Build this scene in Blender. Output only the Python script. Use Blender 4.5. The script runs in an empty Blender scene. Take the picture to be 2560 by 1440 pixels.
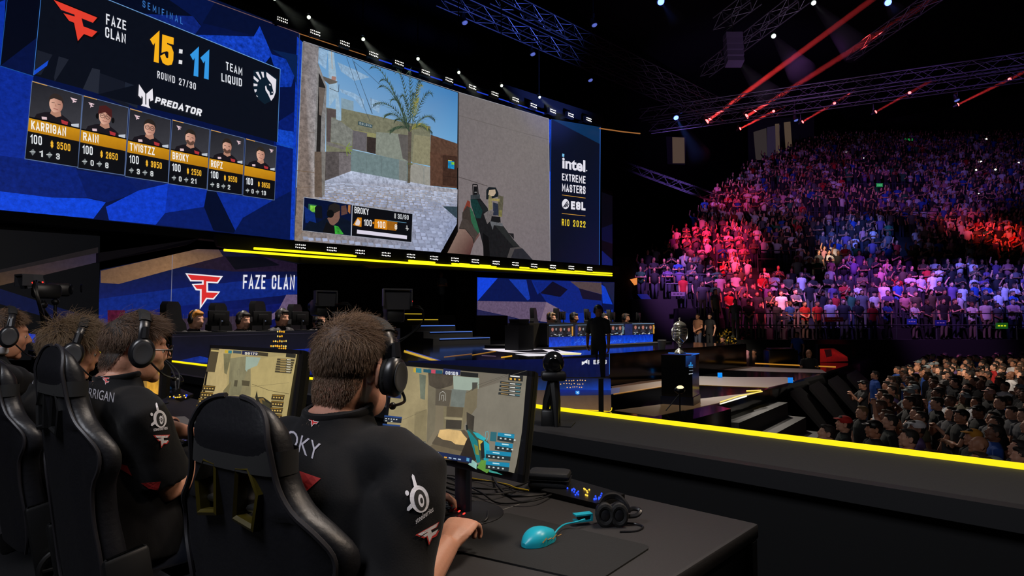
import bpy, bmesh, math, random
from math import sin, cos, pi, radians, sqrt, atan2
from mathutils import Vector as V, Matrix as M, noise, Euler
from mathutils.bvhtree import BVHTree
from mathutils.geometry import tessellate_polygon
S = bpy.context.scene
COL = S.collection
R = random.Random(7)
# ------------------------------------------------------------------ camera
# world: X runs along the big screen (away and to the side), Y along the row of players, Z up; metres
FPX, HC, TH, PIT = 1545.0, 1.28, radians(42.6), math.atan(80 / 1545.0)
FW = V((cos(TH) * cos(PIT), sin(TH) * cos(PIT), sin(PIT)))
RT = V((sin(TH), -cos(TH), 0)); UP = RT.cross(FW)
cd = bpy.data.cameras.new('camera'); cam = bpy.data.objects.new('camera', cd); COL.objects.link(cam)
cd.sensor_width = 36; cd.lens = 36 * FPX / 2560; cd.clip_start = .05; cd.clip_end = 300
EYE = V((0, 0, HC))
cam.matrix_world = M.Translation(EYE) @ M((RT, UP, -FW)).transposed().to_4x4()
S.camera = cam
# ------------------------------------------------------------------ view, world, house lights
S.view_settings.view_transform = 'Standard'; S.view_settings.look = 'None'
S.view_settings.exposure = 0; S.view_settings.gamma = 1; S.view_settings.use_curve_mapping = False
S.cycles.use_denoising = True
S.cycles.max_bounces = 6; S.cycles.diffuse_bounces = 2; S.cycles.glossy_bounces = 3
S.cycles.transmission_bounces = 4; S.cycles.transparent_max_bounces = 8; S.cycles.volume_bounces = 0
S.cycles.sample_clamp_indirect = 4; S.cycles.caustics_reflective = False; S.cycles.caustics_refractive = False
W = bpy.data.worlds.new('dark_arena'); S.world = W; W.use_nodes = True
W.node_tree.nodes['Background'].inputs[0].default_value = (.05, .055, .09, 1)
W.node_tree.nodes['Background'].inputs[1].default_value = .03

def ray(px, py):
    return FW + RT * ((px - 1280) / FPX) - UP * ((py - 720) / FPX)
def PZ(px, py, z):
    d = ray(px, py); return EYE + d * ((z - HC) / d.z)
def PY(px, py, y):
    d = ray(px, py); return EYE + d * (y / d.y)
def PX(px, py, x):
    d = ray(px, py); return EYE + d * (x / d.x)
def PD(px, py, d):
    return EYE + ray(px, py) * d
def PPL(px, py, o, n):
    d = ray(px, py); return EYE + d * ((o - EYE).dot(n) / d.dot(n))
def PIXEL(p):
    q = p - EYE; d = q.dot(FW); return (1280 + q.dot(RT) / d * FPX, 720 - q.dot(UP) / d * FPX, d)

def lamp(kind, name, loc, aim, energy, col, **kw):
    l = bpy.data.lights.new(name, kind); o = bpy.data.objects.new(name, l); COL.objects.link(o)
    l.energy = energy; l.color = col; o.location = loc
    o.rotation_euler = (V(aim) - V(loc)).to_track_quat('-Z', 'Y').to_euler()
    for k, v in kw.items(): setattr(l, k, v)
    return o
# stage wash over the players' desks (rigged overhead, out of frame), the far desks and the floor crowd
lamp('AREA', 'wash_players_front', (2.6, .6, 4.6), (.9, 1.6, 1.0), 105, (1, .86, .74), size=.9)
lamp('AREA', 'wash_players_back', (-1.4, 1.4, 4.0), (.8, 1.9, .9), 110, (.9, .92, 1), size=1.4)
lamp('SPOT', 'end_player_fill', (2.9, -.7, 3.3), (.95, 1.1, .98), 190, (1, .8, .62), spot_size=radians(26), spot_blend=.8, shadow_soft_size=.15)  # unseen spot added to brighten the end player's neck and arm
lamp('SPOT', 'wash_far_team', (6.6, 9.2, 9), (6.2, 10.9, 1.2), 5600, (1, .9, .8), spot_size=radians(42), spot_blend=.5, shadow_soft_size=.3)
lamp('SPOT', 'wash_rival_team', (15.4, 7.6, 9), (14.6, 11.0, 1.4), 6200, (1, .9, .8), spot_size=radians(46), spot_blend=.5, shadow_soft_size=.3)
lamp('SPOT', 'wash_stage_trophy', (7.5, 7.5, 9), PZ(1702, 890, .6), 11000, (1, .93, .82), spot_size=radians(16), spot_blend=.7, shadow_soft_size=.5)

# ------------------------------------------------------------------ colour and materials
def lin(c):
    if isinstance(c, str): c = [int(c[i:i + 2], 16) for i in (0, 2, 4)]
    return tuple((x / 255 / 12.92 if x / 255 <= .04045 else ((x / 255 + .055) / 1.055) ** 2.4) for x in c)
MATS = {}
def mat(name, col, rough=.6, metal=0, spec=.5, bump=0, scale=40, vary=0, coat=0, sheen=0, sss=0, detail=3, alpha=1, trans=0):
    if name in MATS: return MATS[name]
    m = bpy.data.materials.new(name); m.use_nodes = True; nt = m.node_tree; b = nt.nodes['Principled BSDF']; I = b.inputs
    c = lin(col) + (1,)
    I['Base Color'].default_value = c; I['Roughness'].default_value = rough; I['Metallic'].default_value = metal
    I['Specular IOR Level'].default_value = spec; I['Coat Weight'].default_value = coat; I['Sheen Weight'].default_value = sheen
    I['Alpha'].default_value = alpha; I['Transmission Weight'].default_value = trans
    if sss: I['Subsurface Weight'].default_value = sss; I['Subsurface Radius'].default_value = (.012, .004, .002); I['Subsurface Scale'].default_value = 1
    if bump or vary:
        tc = nt.nodes.new('ShaderNodeTexCoord'); n = nt.nodes.new('ShaderNodeTexNoise'); n.inputs['Scale'].default_value = scale; n.inputs['Detail'].default_value = detail
        nt.links.new(tc.outputs['Object'], n.inputs['Vector'])
        if bump:
            bp = nt.nodes.new('ShaderNodeBump'); bp.inputs['Strength'].default_value = bump; bp.inputs['Distance'].default_value = .01
            nt.links.new(n.outputs['Fac'], bp.inputs['Height']); nt.links.new(bp.outputs[0], I['Normal'])
        if vary:
            mx = nt.nodes.new('ShaderNodeMix'); mx.data_type = 'RGBA'
            mx.inputs[6].default_value = tuple(x * (1 - vary) for x in c[:3]) + (1,); mx.inputs[7].default_value = tuple(min(1, x * (1 + vary)) for x in c[:3]) + (1,)
            nt.links.new(n.outputs['Fac'], mx.inputs[0]); nt.links.new(mx.outputs[2], I['Base Color'])
    MATS[name] = m; return m
def emat(name, col, k=1.0):
    if name in MATS: return MATS[name]
    m = bpy.data.materials.new(name); m.use_nodes = True; b = m.node_tree.nodes['Principled BSDF'].inputs
    b['Base Color'].default_value = (0.01, 0.01, 0.01, 1); b['Emission Color'].default_value = lin(col) + (1,); b['Emission Strength'].default_value = k; m.cycles.emission_sampling = 'NONE'
    MATS[name] = m; return m
def screen_mat():
    # an LED surface: shows the picture stored per face corner; alpha = how grainy that bit of the picture is
    m = bpy.data.materials.new('led_picture'); m.use_nodes = True; nt = m.node_tree; b = nt.nodes['Principled BSDF'].inputs
    a = nt.nodes.new('ShaderNodeAttribute'); a.attribute_name = 'Col'
    tc = nt.nodes.new('ShaderNodeTexCoord'); n = nt.nodes.new('ShaderNodeTexNoise'); n.inputs['Scale'].default_value = 9; n.inputs['Detail'].default_value = 9; n.inputs['Roughness'].default_value = .72
    nt.links.new(tc.outputs['Object'], n.inputs['Vector'])
    s = nt.nodes.new('ShaderNodeMath'); s.operation = 'SUBTRACT'; s.inputs[1].default_value = .5; nt.links.new(n.outputs['Fac'], s.inputs[0])
    k = nt.nodes.new('ShaderNodeMath'); k.operation = 'MULTIPLY'; nt.links.new(s.outputs[0], k.inputs[0]); nt.links.new(a.outputs['Alpha'], k.inputs[1])
    ad = nt.nodes.new('ShaderNodeMath'); ad.operation = 'MULTIPLY_ADD'; ad.inputs[1].default_value = 3.8; ad.inputs[2].default_value = 1; ad.use_clamp = False
    nt.links.new(k.outputs[0], ad.inputs[0])
    mx = nt.nodes.new('ShaderNodeMath'); mx.operation = 'MAXIMUM'; mx.inputs[1].default_value = .05; nt.links.new(ad.outputs[0], mx.inputs[0])
    nt.links.new(a.outputs['Color'], b['Emission Color']); nt.links.new(mx.outputs[0], b['Emission Strength'])
    b['Base Color'].default_value = (.012, .012, .014, 1); b['Roughness'].default_value = .45
    return m
LED = screen_mat()

# ------------------------------------------------------------------ objects
def obj(name, me, mats=(), parent=None):
    o = bpy.data.objects.new(name, me); COL.objects.link(o)
    for m in (mats if isinstance(mats, (list, tuple)) else [mats]):
        if m and len(me.materials) < 16: me.materials.append(m)
    if parent: o.parent = parent
    return o
def tag(o, label, cat, group=None, kind=None):
    o['label'] = label; o['category'] = cat
    if group: o['group'] = group
    o['kind'] = kind or 'thing'
    return o
def thing(name, label, cat, loc=(0, 0, 0), rz=0, group=None):
    o = bpy.data.objects.new(name, None); COL.objects.link(o); o.empty_display_size = .1
    o.location = loc; o.rotation_euler = (0, 0, rz); tag(o, label, cat, group); return o
def struct(o):
    o['kind'] = 'structure'; return o
def dup(root, loc, rz=0, label=None, group=None, scale=None):
    r = root.copy(); COL.objects.link(r); r.location = loc; r.rotation_euler = (0, 0, rz)
    if scale: r.scale = (scale,) * 3
    if label: r['label'] = label
    if group: r['group'] = group
    for ch in list(root.children):
        c = ch.copy(); COL.objects.link(c); c.parent = r
        for g in list(ch.children):
            d = g.copy(); COL.objects.link(d); d.parent = c
    return r

class MB:
    """collects shapes into one mesh"""
    def __init__(s, org=(0, 0, 0)): s.bm = bmesh.new(); s.o = V(org); s.mi = 0
    def v(s, p): return s.bm.verts.new(V(p) - s.o)
    def f(s, vs):
        try:
            f = s.bm.faces.new(vs); f.material_index = s.mi; return f
        except ValueError: return None
    def poly(s, pts): return s.f([s.v(p) for p in pts])
    def hexa(s, b, t):
        """solid between two loops of equal length"""
        B = [s.v(p) for p in b]; T = [s.v(p) for p in t]; n = len(B)
        s.f(B[::-1]); s.f(T)
        for i in range(n): s.f([B[i], B[(i + 1) % n], T[(i + 1) % n], T[i]])
        return s
    def box(s, c, size, rz=0, mtx=None, bev=0):
        x, y, z = (k / 2 for k in size); q = mtx or M.Rotation(rz, 3, 'Z'); c = V(c)
        if bev:
            bev = min(bev, x * .95, y * .95, z * .95); rings = []
            for zz, k in ((-z, bev), (-z + bev * .3, bev * .3), (-z + bev, 0), (z - bev, 0), (z - bev * .3, bev * .3), (z, bev)):
                X, Y = x - k, y - k; r = bev * .9
                ring = []
                for sx, sy, a0 in ((1, 1, 0), (-1, 1, 90), (-1, -1, 180), (1, -1, 270)):
                    for a in (0, 45, 90):
                        t = radians(a0 + a); ring.append(c + q @ V((sx * (X - r) + r * cos(t), sy * (Y - r) + r * sin(t), zz)))
                rings.append(ring)
            return s.loft(rings, True)
        b = [c + q @ V((a * x, d * y, -z)) for a, d in ((-1, -1), (1, -1), (1, 1), (-1, 1))]
        t = [c + q @ V((a * x, d * y, z)) for a, d in ((-1, -1), (1, -1), (1, 1), (-1, 1))]
        return s.hexa(b, t)
    def loft(s, rings, cap=True, closed=True):
        L = [[s.v(p) for p in r] for r in rings]; n = len(L[0])
        for a, b in zip(L, L[1:]):
            for i in range(n if closed else n - 1): s.f([a[i], a[(i + 1) % n], b[(i + 1) % n], b[i]])
        if cap: s.f(L[0][::-1]); s.f(L[-1])
        return s
    def tube(s, pts, r, seg=8, cap=True, flat=1.0, up=None):
        pts = [V(p) for p in pts]; n = len(pts); rr = r if isinstance(r, (list, tuple)) else [r] * n
        t0 = (pts[1] - pts[0]).normalized(); a = up and V(up) or (V((0, 0, 1)) if abs(t0.z) < .9 else V((1, 0, 0)))
        rings = []
        for i in range(n):
            t = (pts[min(i + 1, n - 1)] - pts[max(i - 1, 0)]).normalized()
            b = t.cross(a)
            if b.length < 1e-6: b = t.orthogonal()
            b.normalize(); a = b.cross(t).normalized()
            rings.append([pts[i] + (b * cos(2 * pi * k / seg) + a * sin(2 * pi * k / seg) * flat) * rr[i] for k in range(seg)])
        return s.loft(rings, cap)
    def cyl(s, p0, p1, r0, r1=None, seg=12): return s.tube([p0, p1], [r0, r0 if r1 is None else r1], seg)
    def ell(s, c, rad, seg=16, rings=10, mtx=None):
        c = V(c); q = mtx or M.Identity(3); rad = rad if isinstance(rad, (list, tuple)) else (rad,) * 3
        L = []
        for j in range(1, rings):
            t = pi * j / rings
            L.append([c + q @ V((rad[0] * sin(t) * cos(2 * pi * i / seg), rad[1] * sin(t) * sin(2 * pi * i / seg), -rad[2] * cos(t))) for i in range(seg)])
        vs = [[s.v(p) for p in r] for r in L]; b = s.v(c - q @ V((0, 0, rad[2]))); t = s.v(c + q @ V((0, 0, rad[2])))
        for A, B in zip(vs, vs[1:]):
            for i in range(seg): s.f([A[i], A[(i + 1) % seg], B[(i + 1) % seg], B[i]])
        for i in range(seg): s.f([b, vs[0][(i + 1) % seg], vs[0][i]]); s.f([t, vs[-1][i], vs[-1][(i + 1) % seg]])
        return s
    def lathe(s, prof, c=(0, 0, 0), seg=32, cap=True):
        c = V(c); return s.loft([[c + V((r * cos(2 * pi * i / seg), r * sin(2 * pi * i / seg), z)) for i in range(seg)] for r, z in prof], cap)
    def torus(s, c, R0, r0, seg=24, ring=8, mtx=None, flat=1):
        c = V(c); q = mtx or M.Identity(3); L = []
        for i in range(seg):
            a = 2 * pi * i / seg
            L.append([s.v(c + q @ V(((R0 + r0 * cos(b)) * cos(a), (R0 + r0 * cos(b)) * sin(a), r0 * flat * sin(b)))) for b in (2 * pi * j / ring for j in range(ring))])
        for i in range(seg):
            A, B = L[i], L[(i + 1) % seg]
            for j in range(ring): s.f([A[j], B[j], B[(j + 1) % ring], A[(j + 1) % ring]])
        return s
    def mesh(s, name, smooth=True, angle=35):
        bmesh.ops.recalc_face_normals(s.bm, faces=s.bm.faces)
        me = bpy.data.meshes.new(name); s.bm.to_mesh(me); s.bm.free()
        if smooth:
            me.shade_smooth(); me.set_sharp_from_angle(angle=radians(angle))
        return me
    def build(s, name, mats, parent=None, smooth=True, angle=35):
        o = obj(name, s.mesh(name, smooth, angle), mats, parent)
        return o
def bez(p0, p1, p2, p3, n=12):
    p0, p1, p2, p3 = map(V, (p0, p1, p2, p3))
    return [p0 * (1 - t) ** 3 + p1 * 3 * t * (1 - t) ** 2 + p2 * 3 * t * t * (1 - t) + p3 * t ** 3 for t in (i / n for i in range(n + 1))]
def smooth_path(pts, n=6):
    pts = [V(p) for p in pts]; out = []
    for i in range(len(pts) - 1):
        a, b, c, d = pts[max(i - 1, 0)], pts[i], pts[i + 1], pts[min(i + 2, len(pts) - 1)]
        for k in range(n):
            t = k / n; out.append(.5 * ((2 * b) + (c - a) * t + (2 * a - 5 * b + 4 * c - d) * t * t + (3 * b - a - 3 * c + d) * t ** 3))
    return out + [pts[-1]]
def remesh(mb, voxel, smooth=2, fold=None, keep=False, name='body'):
    """union of the collected shapes as one continuous skin; keep=True carries the material of each shape over"""
    me = mb.mesh(name, False); src = None
    if keep:
        src = BVHTree.FromPolygons([v.co for v in me.vertices], [p.vertices for p in me.polygons]); mid = [p.material_index for p in me.polygons]
    o = bpy.data.objects.new('t', me); COL.objects.link(o)
    md = o.modifiers.new('r', 'REMESH'); md.mode = 'VOXEL'; md.voxel_size = voxel
    if smooth:
        sm = o.modifiers.new('s', 'SMOOTH'); sm.factor = .5; sm.iterations = smooth
    dg = bpy.context.evaluated_depsgraph_get(); dg.update()
    out = bpy.data.meshes.new_from_object(o.evaluated_get(dg)); out.name = name
    bpy.data.objects.remove(o); bpy.data.meshes.remove(me)
    out.materials.clear()
    if fold:
        ns = [v.normal.copy() for v in out.vertices]
        for v, n in zip(out.vertices, ns): v.co += n * fold(v.co, n)
        out.update()
    if keep:
        for p in out.polygons:
            h = src.find_nearest(p.center); p.material_index = mid[h[2]] if h[2] is not None else 0
    out.shade_smooth()
    return out
def bvh_of(me, mtx=None):
    return BVHTree.FromPolygons([(mtx @ v.co if mtx else v.co) for v in me.vertices], [tuple(p.vertices) for p in me.polygons])

# ------------------------------------------------------------------ lettering and flat pictures
_TX = {}
def glyphs(txt, bold=0.0):
    """triangles of a line of text, scaled so that it spans 0..1 and capitals are 1 high"""
    if (txt, bold) in _TX: return _TX[(txt, bold)]
    def mk(t):
        c = bpy.data.curves.new('t', 'FONT'); c.body = t; c.offset = bold; c.resolution_u = 3; o = bpy.data.objects.new('t', c); COL.objects.link(o)
        dg = bpy.context.evaluated_depsgraph_get(); dg.update(); me = bpy.data.meshes.new_from_object(o.evaluated_get(dg))
        bpy.data.objects.remove(o); bpy.data.curves.remove(c); me.calc_loop_triangles()
        vs = [tuple(v.co[:2]) for v in me.vertices]; ts = [tuple(t.vertices) for t in me.loop_triangles]; bpy.data.meshes.remove(me); return vs, ts
    vs, ts = mk(txt); hv, _ = mk('H'); h = max(y for _, y in hv); x0 = min(x for x, _ in vs); x1 = max(x for x, _ in vs)
    r = ([((x - x0) / (x1 - x0), y / h) for x, y in vs], ts, (x1 - x0) / h); _TX[(txt, bold)] = r; return r
def c4(col, g=0):
    return lin(col) + (g,)
class Canvas:
    """flat coloured picture on a lit screen (or print); points are given where the photograph shows them and land on the screen's own plane"""
    def __init__(s, hit, nrm): s.hit = hit; s.n = V(nrm); s.V = []; s.F = []; s.C = []; s.k = 0
    def pt(s, x, y):
        p = s.hit(x, y)
        return p + s.n * (.003 + .0006 * s.k * s.lift)
    lift = 1.0
    def poly(s, pts, col, g=0, cols=None):
        s.k += 1; i0 = len(s.V); s.V += [s.pt(*p) for p in pts]
        tris = tessellate_polygon([[V((x, y, 0)) for x, y in pts]]) if len(pts) > 3 else [(0, 1, 2)]
        cc = [c4(cols[i % len(cols)], g) for i in range(len(pts))] if cols else [c4(col, g)] * len(pts)
        for t in tris: s.F.append(tuple(i0 + i for i in t)); s.C.append([cc[i] for i in t])
        return s
    def grad(s, quad, ctop, cbot, g=0, n=6):
        """quad TL TR BR BL"""
        a, b, c, d = [V(p + (0,)) if len(p) == 2 else V(p) for p in quad]
        return s.poly([p[:2] for p in (a, b, c, d)], None, g, [ctop, ctop, cbot, cbot])
    def rect(s, quad, u0, v0, u1, v1, col, g=0):
        q = lambda u, v: s.q(quad, u, v)
        return s.poly([q(u0, v0), q(u1, v0), q(u1, v1), q(u0, v1)], col, g)
    @staticmethod
    def q(quad, u, v):
        (ax, ay), (bx, by), (cx, cy), (dx, dy) = quad
        return ((ax * (1 - u) + bx * u) * (1 - v) + (dx * (1 - u) + cx * u) * v, (ay * (1 - u) + by * u) * (1 - v) + (dy * (1 - u) + cy * u) * v)
    def text(s, t, p0, p1, h0, h1, col, bold=0.0, lean=(0, 0)):
        """baseline p0->p1, capital height h0 at its start and h1 at its end; lean = sideways shift of the tops per unit height"""
        s.k += 1; vs, ts, asp = glyphs(t, bold); i0 = len(s.V)
        for u, w in vs:
            h = h0 + (h1 - h0) * u
            s.V.append(s.pt(p0[0] + (p1[0] - p0[0]) * u + lean[0] * h * w, p0[1] + (p1[1] - p0[1]) * u - h * w))
        c = c4(col)
        for t3 in ts: s.F.append(tuple(i0 + i for i in t3)); s.C.append([c] * 3)
        return s
    def line(s, pts, w, col):
        for (x0, y0), (x1, y1) in zip(pts, pts[1:]):
            L = sqrt((x1 - x0) ** 2 + (y1 - y0) ** 2) or 1; nx, ny = -(y1 - y0) / L * w / 2, (x1 - x0) / L * w / 2
            s.poly([(x0 + nx, y0 + ny), (x1 + nx, y1 + ny), (x1 - nx, y1 - ny), (x0 - nx, y0 - ny)], col); s.k -= 1
        s.k += 1
        return s
    def disc(s, c, rx, ry, col, n=20, g=0, rot=0):
        return s.poly([(c[0] + rx * cos(2 * pi * i / n) * cos(rot) - ry * sin(2 * pi * i / n) * sin(rot), c[1] + rx * cos(2 * pi * i / n) * sin(rot) + ry * sin(2 * pi * i / n) * cos(rot)) for i in range(n)], col, g)
    def build(s, name, parent=None, material=None):
        o0 = parent.location if parent else V((0, 0, 0)); inv = (parent.matrix_basis.inverted() if parent else M.Identity(4))
        me = bpy.data.meshes.new(name); me.from_pydata([inv @ p for p in s.V], [], s.F)
        a = me.color_attributes.new('Col', 'FLOAT_COLOR', 'CORNER'); flat = [x for tri in s.C for c in tri for x in c]; a.data.foreach_set('color', flat)
        # faces look towards the viewer's side of the screen
        return obj(name, me, material or LED, parent)
def logo_f(c, m, red, white, edge=1.0, fill=True):
    """the angular winged emblem; m maps unit coordinates (x 0..1, y 0..1 down) to picture points"""
    outer = [(0, 0), (1, .05), (.86, .26), (.6, .25), (.6, .48), (.92, .485), (.75, .715), (.57, .71), (.375, 1), (.385, .475), (.27, .47), (.17, .3), (.44, .275), (.44, .22), (.13, .225)]
    inner = [(.055, .035), (.935, .085), (.84, .22), (.555, .21), (.555, .52), (.87, .525), (.73, .675), (.545, .67), (.42, .89), (.43, .435), (.3, .43), (.22, .325), (.485, .305), (.485, .185), (.16, .19)]
    if white: c.poly([m(*p) for p in outer], white)
    c.poly([m(*p) for p in (inner if white else outer)], red)
    return c
def logo_gear(c, m, white, black):
    """round ring emblem with three stub arms; m maps -1..1"""
    ring = lambda r, ox=0, oy=0, n=28: [m(ox + r * cos(2 * pi * i / n), oy + r * sin(2 * pi * i / n)) for i in range(n)]
    for a, l in ((-100, 1.55), (150, 1.35), (85, 0)):
        if l:
            t = radians(a); dx, dy = cos(t), sin(t); nx, ny = -dy, dx
            c.poly([m(nx * .2, ny * .2), m(dx * l + nx * .13, dy * l + ny * .13), m(dx * (l + .14), dy * (l + .14)), m(dx * l - nx * .13, dy * l - ny * .13), m(-nx * .2, -ny * .2)], white)
    c.poly(ring(.92, .06, .05), white); c.poly(ring(.18, -1.05, -.42), white)
    c.poly([m(.72 * cos(t) * .8 + .12, .72 * sin(t) + .12) for t in (2 * pi * i / 24 for i in range(24))], black)
    c.poly([m(.34 * cos(t) * .8 + .2, .44 * sin(t) + .16) for t in (2 * pi * i / 20 for i in range(20))], white)
    c.poly([m(.14 * cos(t) + .24, .2 * sin(t) + .16) for t in (2 * pi * i / 16 for i in range(16))], black)
def unit(px0, py0, px1, py1, px2, py2):
    """affine picture map from corner p0, along x to p1, down y to p2"""
    return lambda x, y: (px0 + (px1 - px0) * x + (px2 - px0) * y, py0 + (py1 - py0) * x + (py2 - py0) * y)
# a narrow upright sign-writing alphabet, drawn as strokes
_TL = [(0, .82), (.1, .95), (.4, 1)]; _TR = [(.6, 1), (.9, .95), (1, .82)]; _BR = [(1, .18), (.9, .05), (.6, 0)]; _BL = [(.4, 0), (.1, .05), (0, .18)]
_r = lambda p: p[::-1]
_up = lambda p, y0, y1: [(x, y0 + (y1 - y0) * y) for x, y in p]
_RB = lambda y0, y1: [(0, y0)] + [(.6, y0), (.9, y0 + .05), (1, y0 + .16), (1, y1 - .16), (.9, y1 - .05), (.6, y1)] + [(0, y1)]
GL = {
 'A': (1.1, [[(0, 0), (.5, 1), (1, 0)], [(.2, .26), (.8, .26)]]), 'B': (1, [[(0, 0), (0, 1)], _RB(.53, 1), _RB(0, .53)]),
 'C': (1, [[(1, .68)] + _r(_TR) + _r(_TL) + _r(_BL) + _r(_BR) + [(1, .32)]]), 'D': (1, [[(0, 0), (0, 1)], _RB(0, 1)]),
 'E': (.9, [[(1, 1), (0, 1), (0, 0), (1, 0)], [(0, .52), (.85, .52)]]), 'F': (.9, [[(1, 1), (0, 1), (0, 0)], [(0, .5), (.85, .5)]]),
 'G': (1, [[(1, .68)] + _r(_TR) + _r(_TL) + _r(_BL) + _r(_BR) + [(1, .44), (.55, .44)]]), 'H': (1, [[(0, 0), (0, 1)], [(1, 0), (1, 1)], [(0, .5), (1, .5)]]),
 'I': (0, [[(0, 0), (0, 1)]]), 'K': (1, [[(0, 0), (0, 1)], [(1, 1), (.05, .42)], [(.35, .6), (1, 0)]]), 'L': (.85, [[(0, 1), (0, 0), (1, 0)]]),
 'M': (1.4, [[(0, 0), (0, 1), (.5, .3), (1, 1), (1, 0)]]), 'N': (1.05, [[(0, 0), (0, 1), (1, 0), (1, 1)]]), 'O': (1, [_TL + _TR + _BR + _BL + [(0, .82)]]),
 'P': (1, [[(0, 0), (0, 1)], _RB(.45, 1)]), 'Q': (1, [_TL + _TR + _BR + _BL + [(0, .82)], [(.6, .2), (1.05, -.1)]]), 'R': (1, [[(0, 0), (0, 1)], _RB(.48, 1), [(.5, .48), (1, 0)]]),
 'S': (1, [[(1, .72)] + _r(_TR) + _r(_TL) + [(0, .66), (.12, .56), (.88, .44), (1, .34)] + _BR + _BL + [(0, .28)]]), 'T': (1, [[(0, 1), (1, 1)], [(.5, 1), (.5, 0)]]),
 'U': (1, [[(0, 1)] + _r(_BL) + _r(_BR) + [(1, 1)]]), 'V': (1.05, [[(0, 1), (.5, 0), (1, 1)]]), 'W': (1.5, [[(0, 1), (.25, 0), (.5, .8), (.75, 0), (1, 1)]]),
 'X': (1, [[(0, 1), (1, 0)], [(0, 0), (1, 1)]]), 'Y': (1.05, [[(0, 1), (.5, .45), (1, 1)], [(.5, .45), (.5, 0)]]), 'Z': (1, [[(0, 1), (1, 1), (0, 0), (1, 0)]]),
 '0': (1, [_TL + _TR + _BR + _BL + [(0, .82)]]), '1': (.5, [[(0, .78), (1, 1), (1, 0)]]), '2': (1, [[(0, .7)] + _TL + _TR + [(1, .62), (0, .06), (0, 0), (1, 0)]]),
 '3': (1, [[(0, .76)] + _TL + _TR + [(1, .66), (.85, .54), (.4, .53)], [(.4, .53), (.85, .5), (1, .38)] + _BR + _BL + [(0, .24)]]),
 '4': (1, [[(.75, 0), (.75, 1), (0, .25), (1.05, .25)]]), '5': (1, [[(.95, 1), (.04, 1), (.04, .57), (.35, .63), (.8, .6), (1, .46)] + _BR + [(.4, 0), (.12, .03), (0, .12)]]),
 '6': (1, [[(.95, .8), (.75, 1), (.3, .98), (0, .78)] + _r(_BL) + _r(_BR) + [(1, .45), (.8, .58), (.2, .58), (0, .42)]]), '7': (1, [[(0, 1), (1, 1), (.3, 0)]]),
 '8': (1, [_TL + _TR + [(1, .64), (.8, .53), (.2, .53), (0, .64), (0, .82)], [(.2, .53), (0, .4)] + _r(_BL) + _r(_BR) + [(1, .4), (.8, .53)]]),
 '9': (1, [[(.05, .2), (.25, 0), (.7, .02), (1, .22)] + _r(_TR) + _r(_TL) + [(0, .55), (.2, .42), (.8, .42), (1, .58)]]),
 '/': (.7, [[(0, -.02), (1, 1.02)]]), ':': (0, [[(0, .16), (0, .3)], [(0, .62), (0, .76)]]), '$': (1, [[(1, .7), (.9, .84), (.6, .88), (.4, .88), (.1, .84), (0, .72), (0, .62), (.12, .54), (.88, .46), (1, .36), (1, .26), (.9, .16), (.6, .12), (.4, .12), (.1, .16), (0, .3)], [(.5, 1.04), (.5, -.04)]]),
 '.': (0, [[(0, 0), (0, .04)]]), ' ': (.5, []), '-': (.6, [[(0, .5), (1, .5)]]), '*': (1, [[(.5, .1), (.5, .7)], [(0, .55), (1, .25)], [(0, .25), (1, .55)]])}
def stroke_glyphs(txt, t=.16, track=.17, wide=.36):
    key = (txt, t, track, wide)
    if key in _TX: return _TX[key]
    vs, ts, x = [], [], 0.0
    for ch in txt:
        w, paths = GL[ch]; w *= wide
        for p in paths:
            q = [V((x + t / 2 + a * w, t / 2 + b * (1 - t), 0)) for a, b in p]; closed = (q[0] - q[-1]).length < 1e-6
            if closed: q = q[:-1]
            n = len(q); i0 = len(vs)
            for i in range(n):
                a = q[i - 1] if (i or closed) else None; b = q[(i + 1) % n] if (i < n - 1 or closed) else None
                d1 = (q[i] - a).normalized() if a is not None else (b - q[i]).normalized(); d2 = (b - q[i]).normalized() if b is not None else d1
                e = V((0, 0, 0))
                if a is None: e = -d1 * t / 2
                if b is None: e = d1 * t / 2
                m = d1 + d2; m = m.normalized() if m.length > .2 else d1.copy(); nn = V((-m.y, m.x, 0)); k = t / 2 / max(.5, abs(nn.dot(V((-d1.y, d1.x, 0)))))
                vs += [tuple((q[i] + e + nn * k)[:2]), tuple((q[i] + e - nn * k)[:2])]
            for i in range(n if closed else n - 1):
                j = (i + 1) % n; A, B, C, D = i0 + 2 * i, i0 + 2 * i + 1, i0 + 2 * j + 1, i0 + 2 * j; ts += [(A, B, C), (A, C, D)]
        x += w + t + track
    x -= track
    r = ([(a / x, b) for a, b in vs], ts, x); _TX[key] = r; return r
def sign(c, t, p0, p1, h0, h1, col, wt=.16, track=.17, wide=.36, lean=(0, 0)):
    """lettering in the narrow alphabet on a canvas"""
    c.k += 1; vs, ts, asp = stroke_glyphs(t, wt, track, wide); i0 = len(c.V)
    for u, w in vs:
        h = h0 + (h1 - h0) * u
        c.V.append(c.pt(p0[0] + (p1[0] - p0[0]) * u + lean[0] * h * w, p0[1] + (p1[1] - p0[1]) * u - h * w))
    k = c4(col)
    for t3 in ts: c.F.append(tuple(i0 + i for i in t3)); c.C.append([k] * 3)
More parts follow.
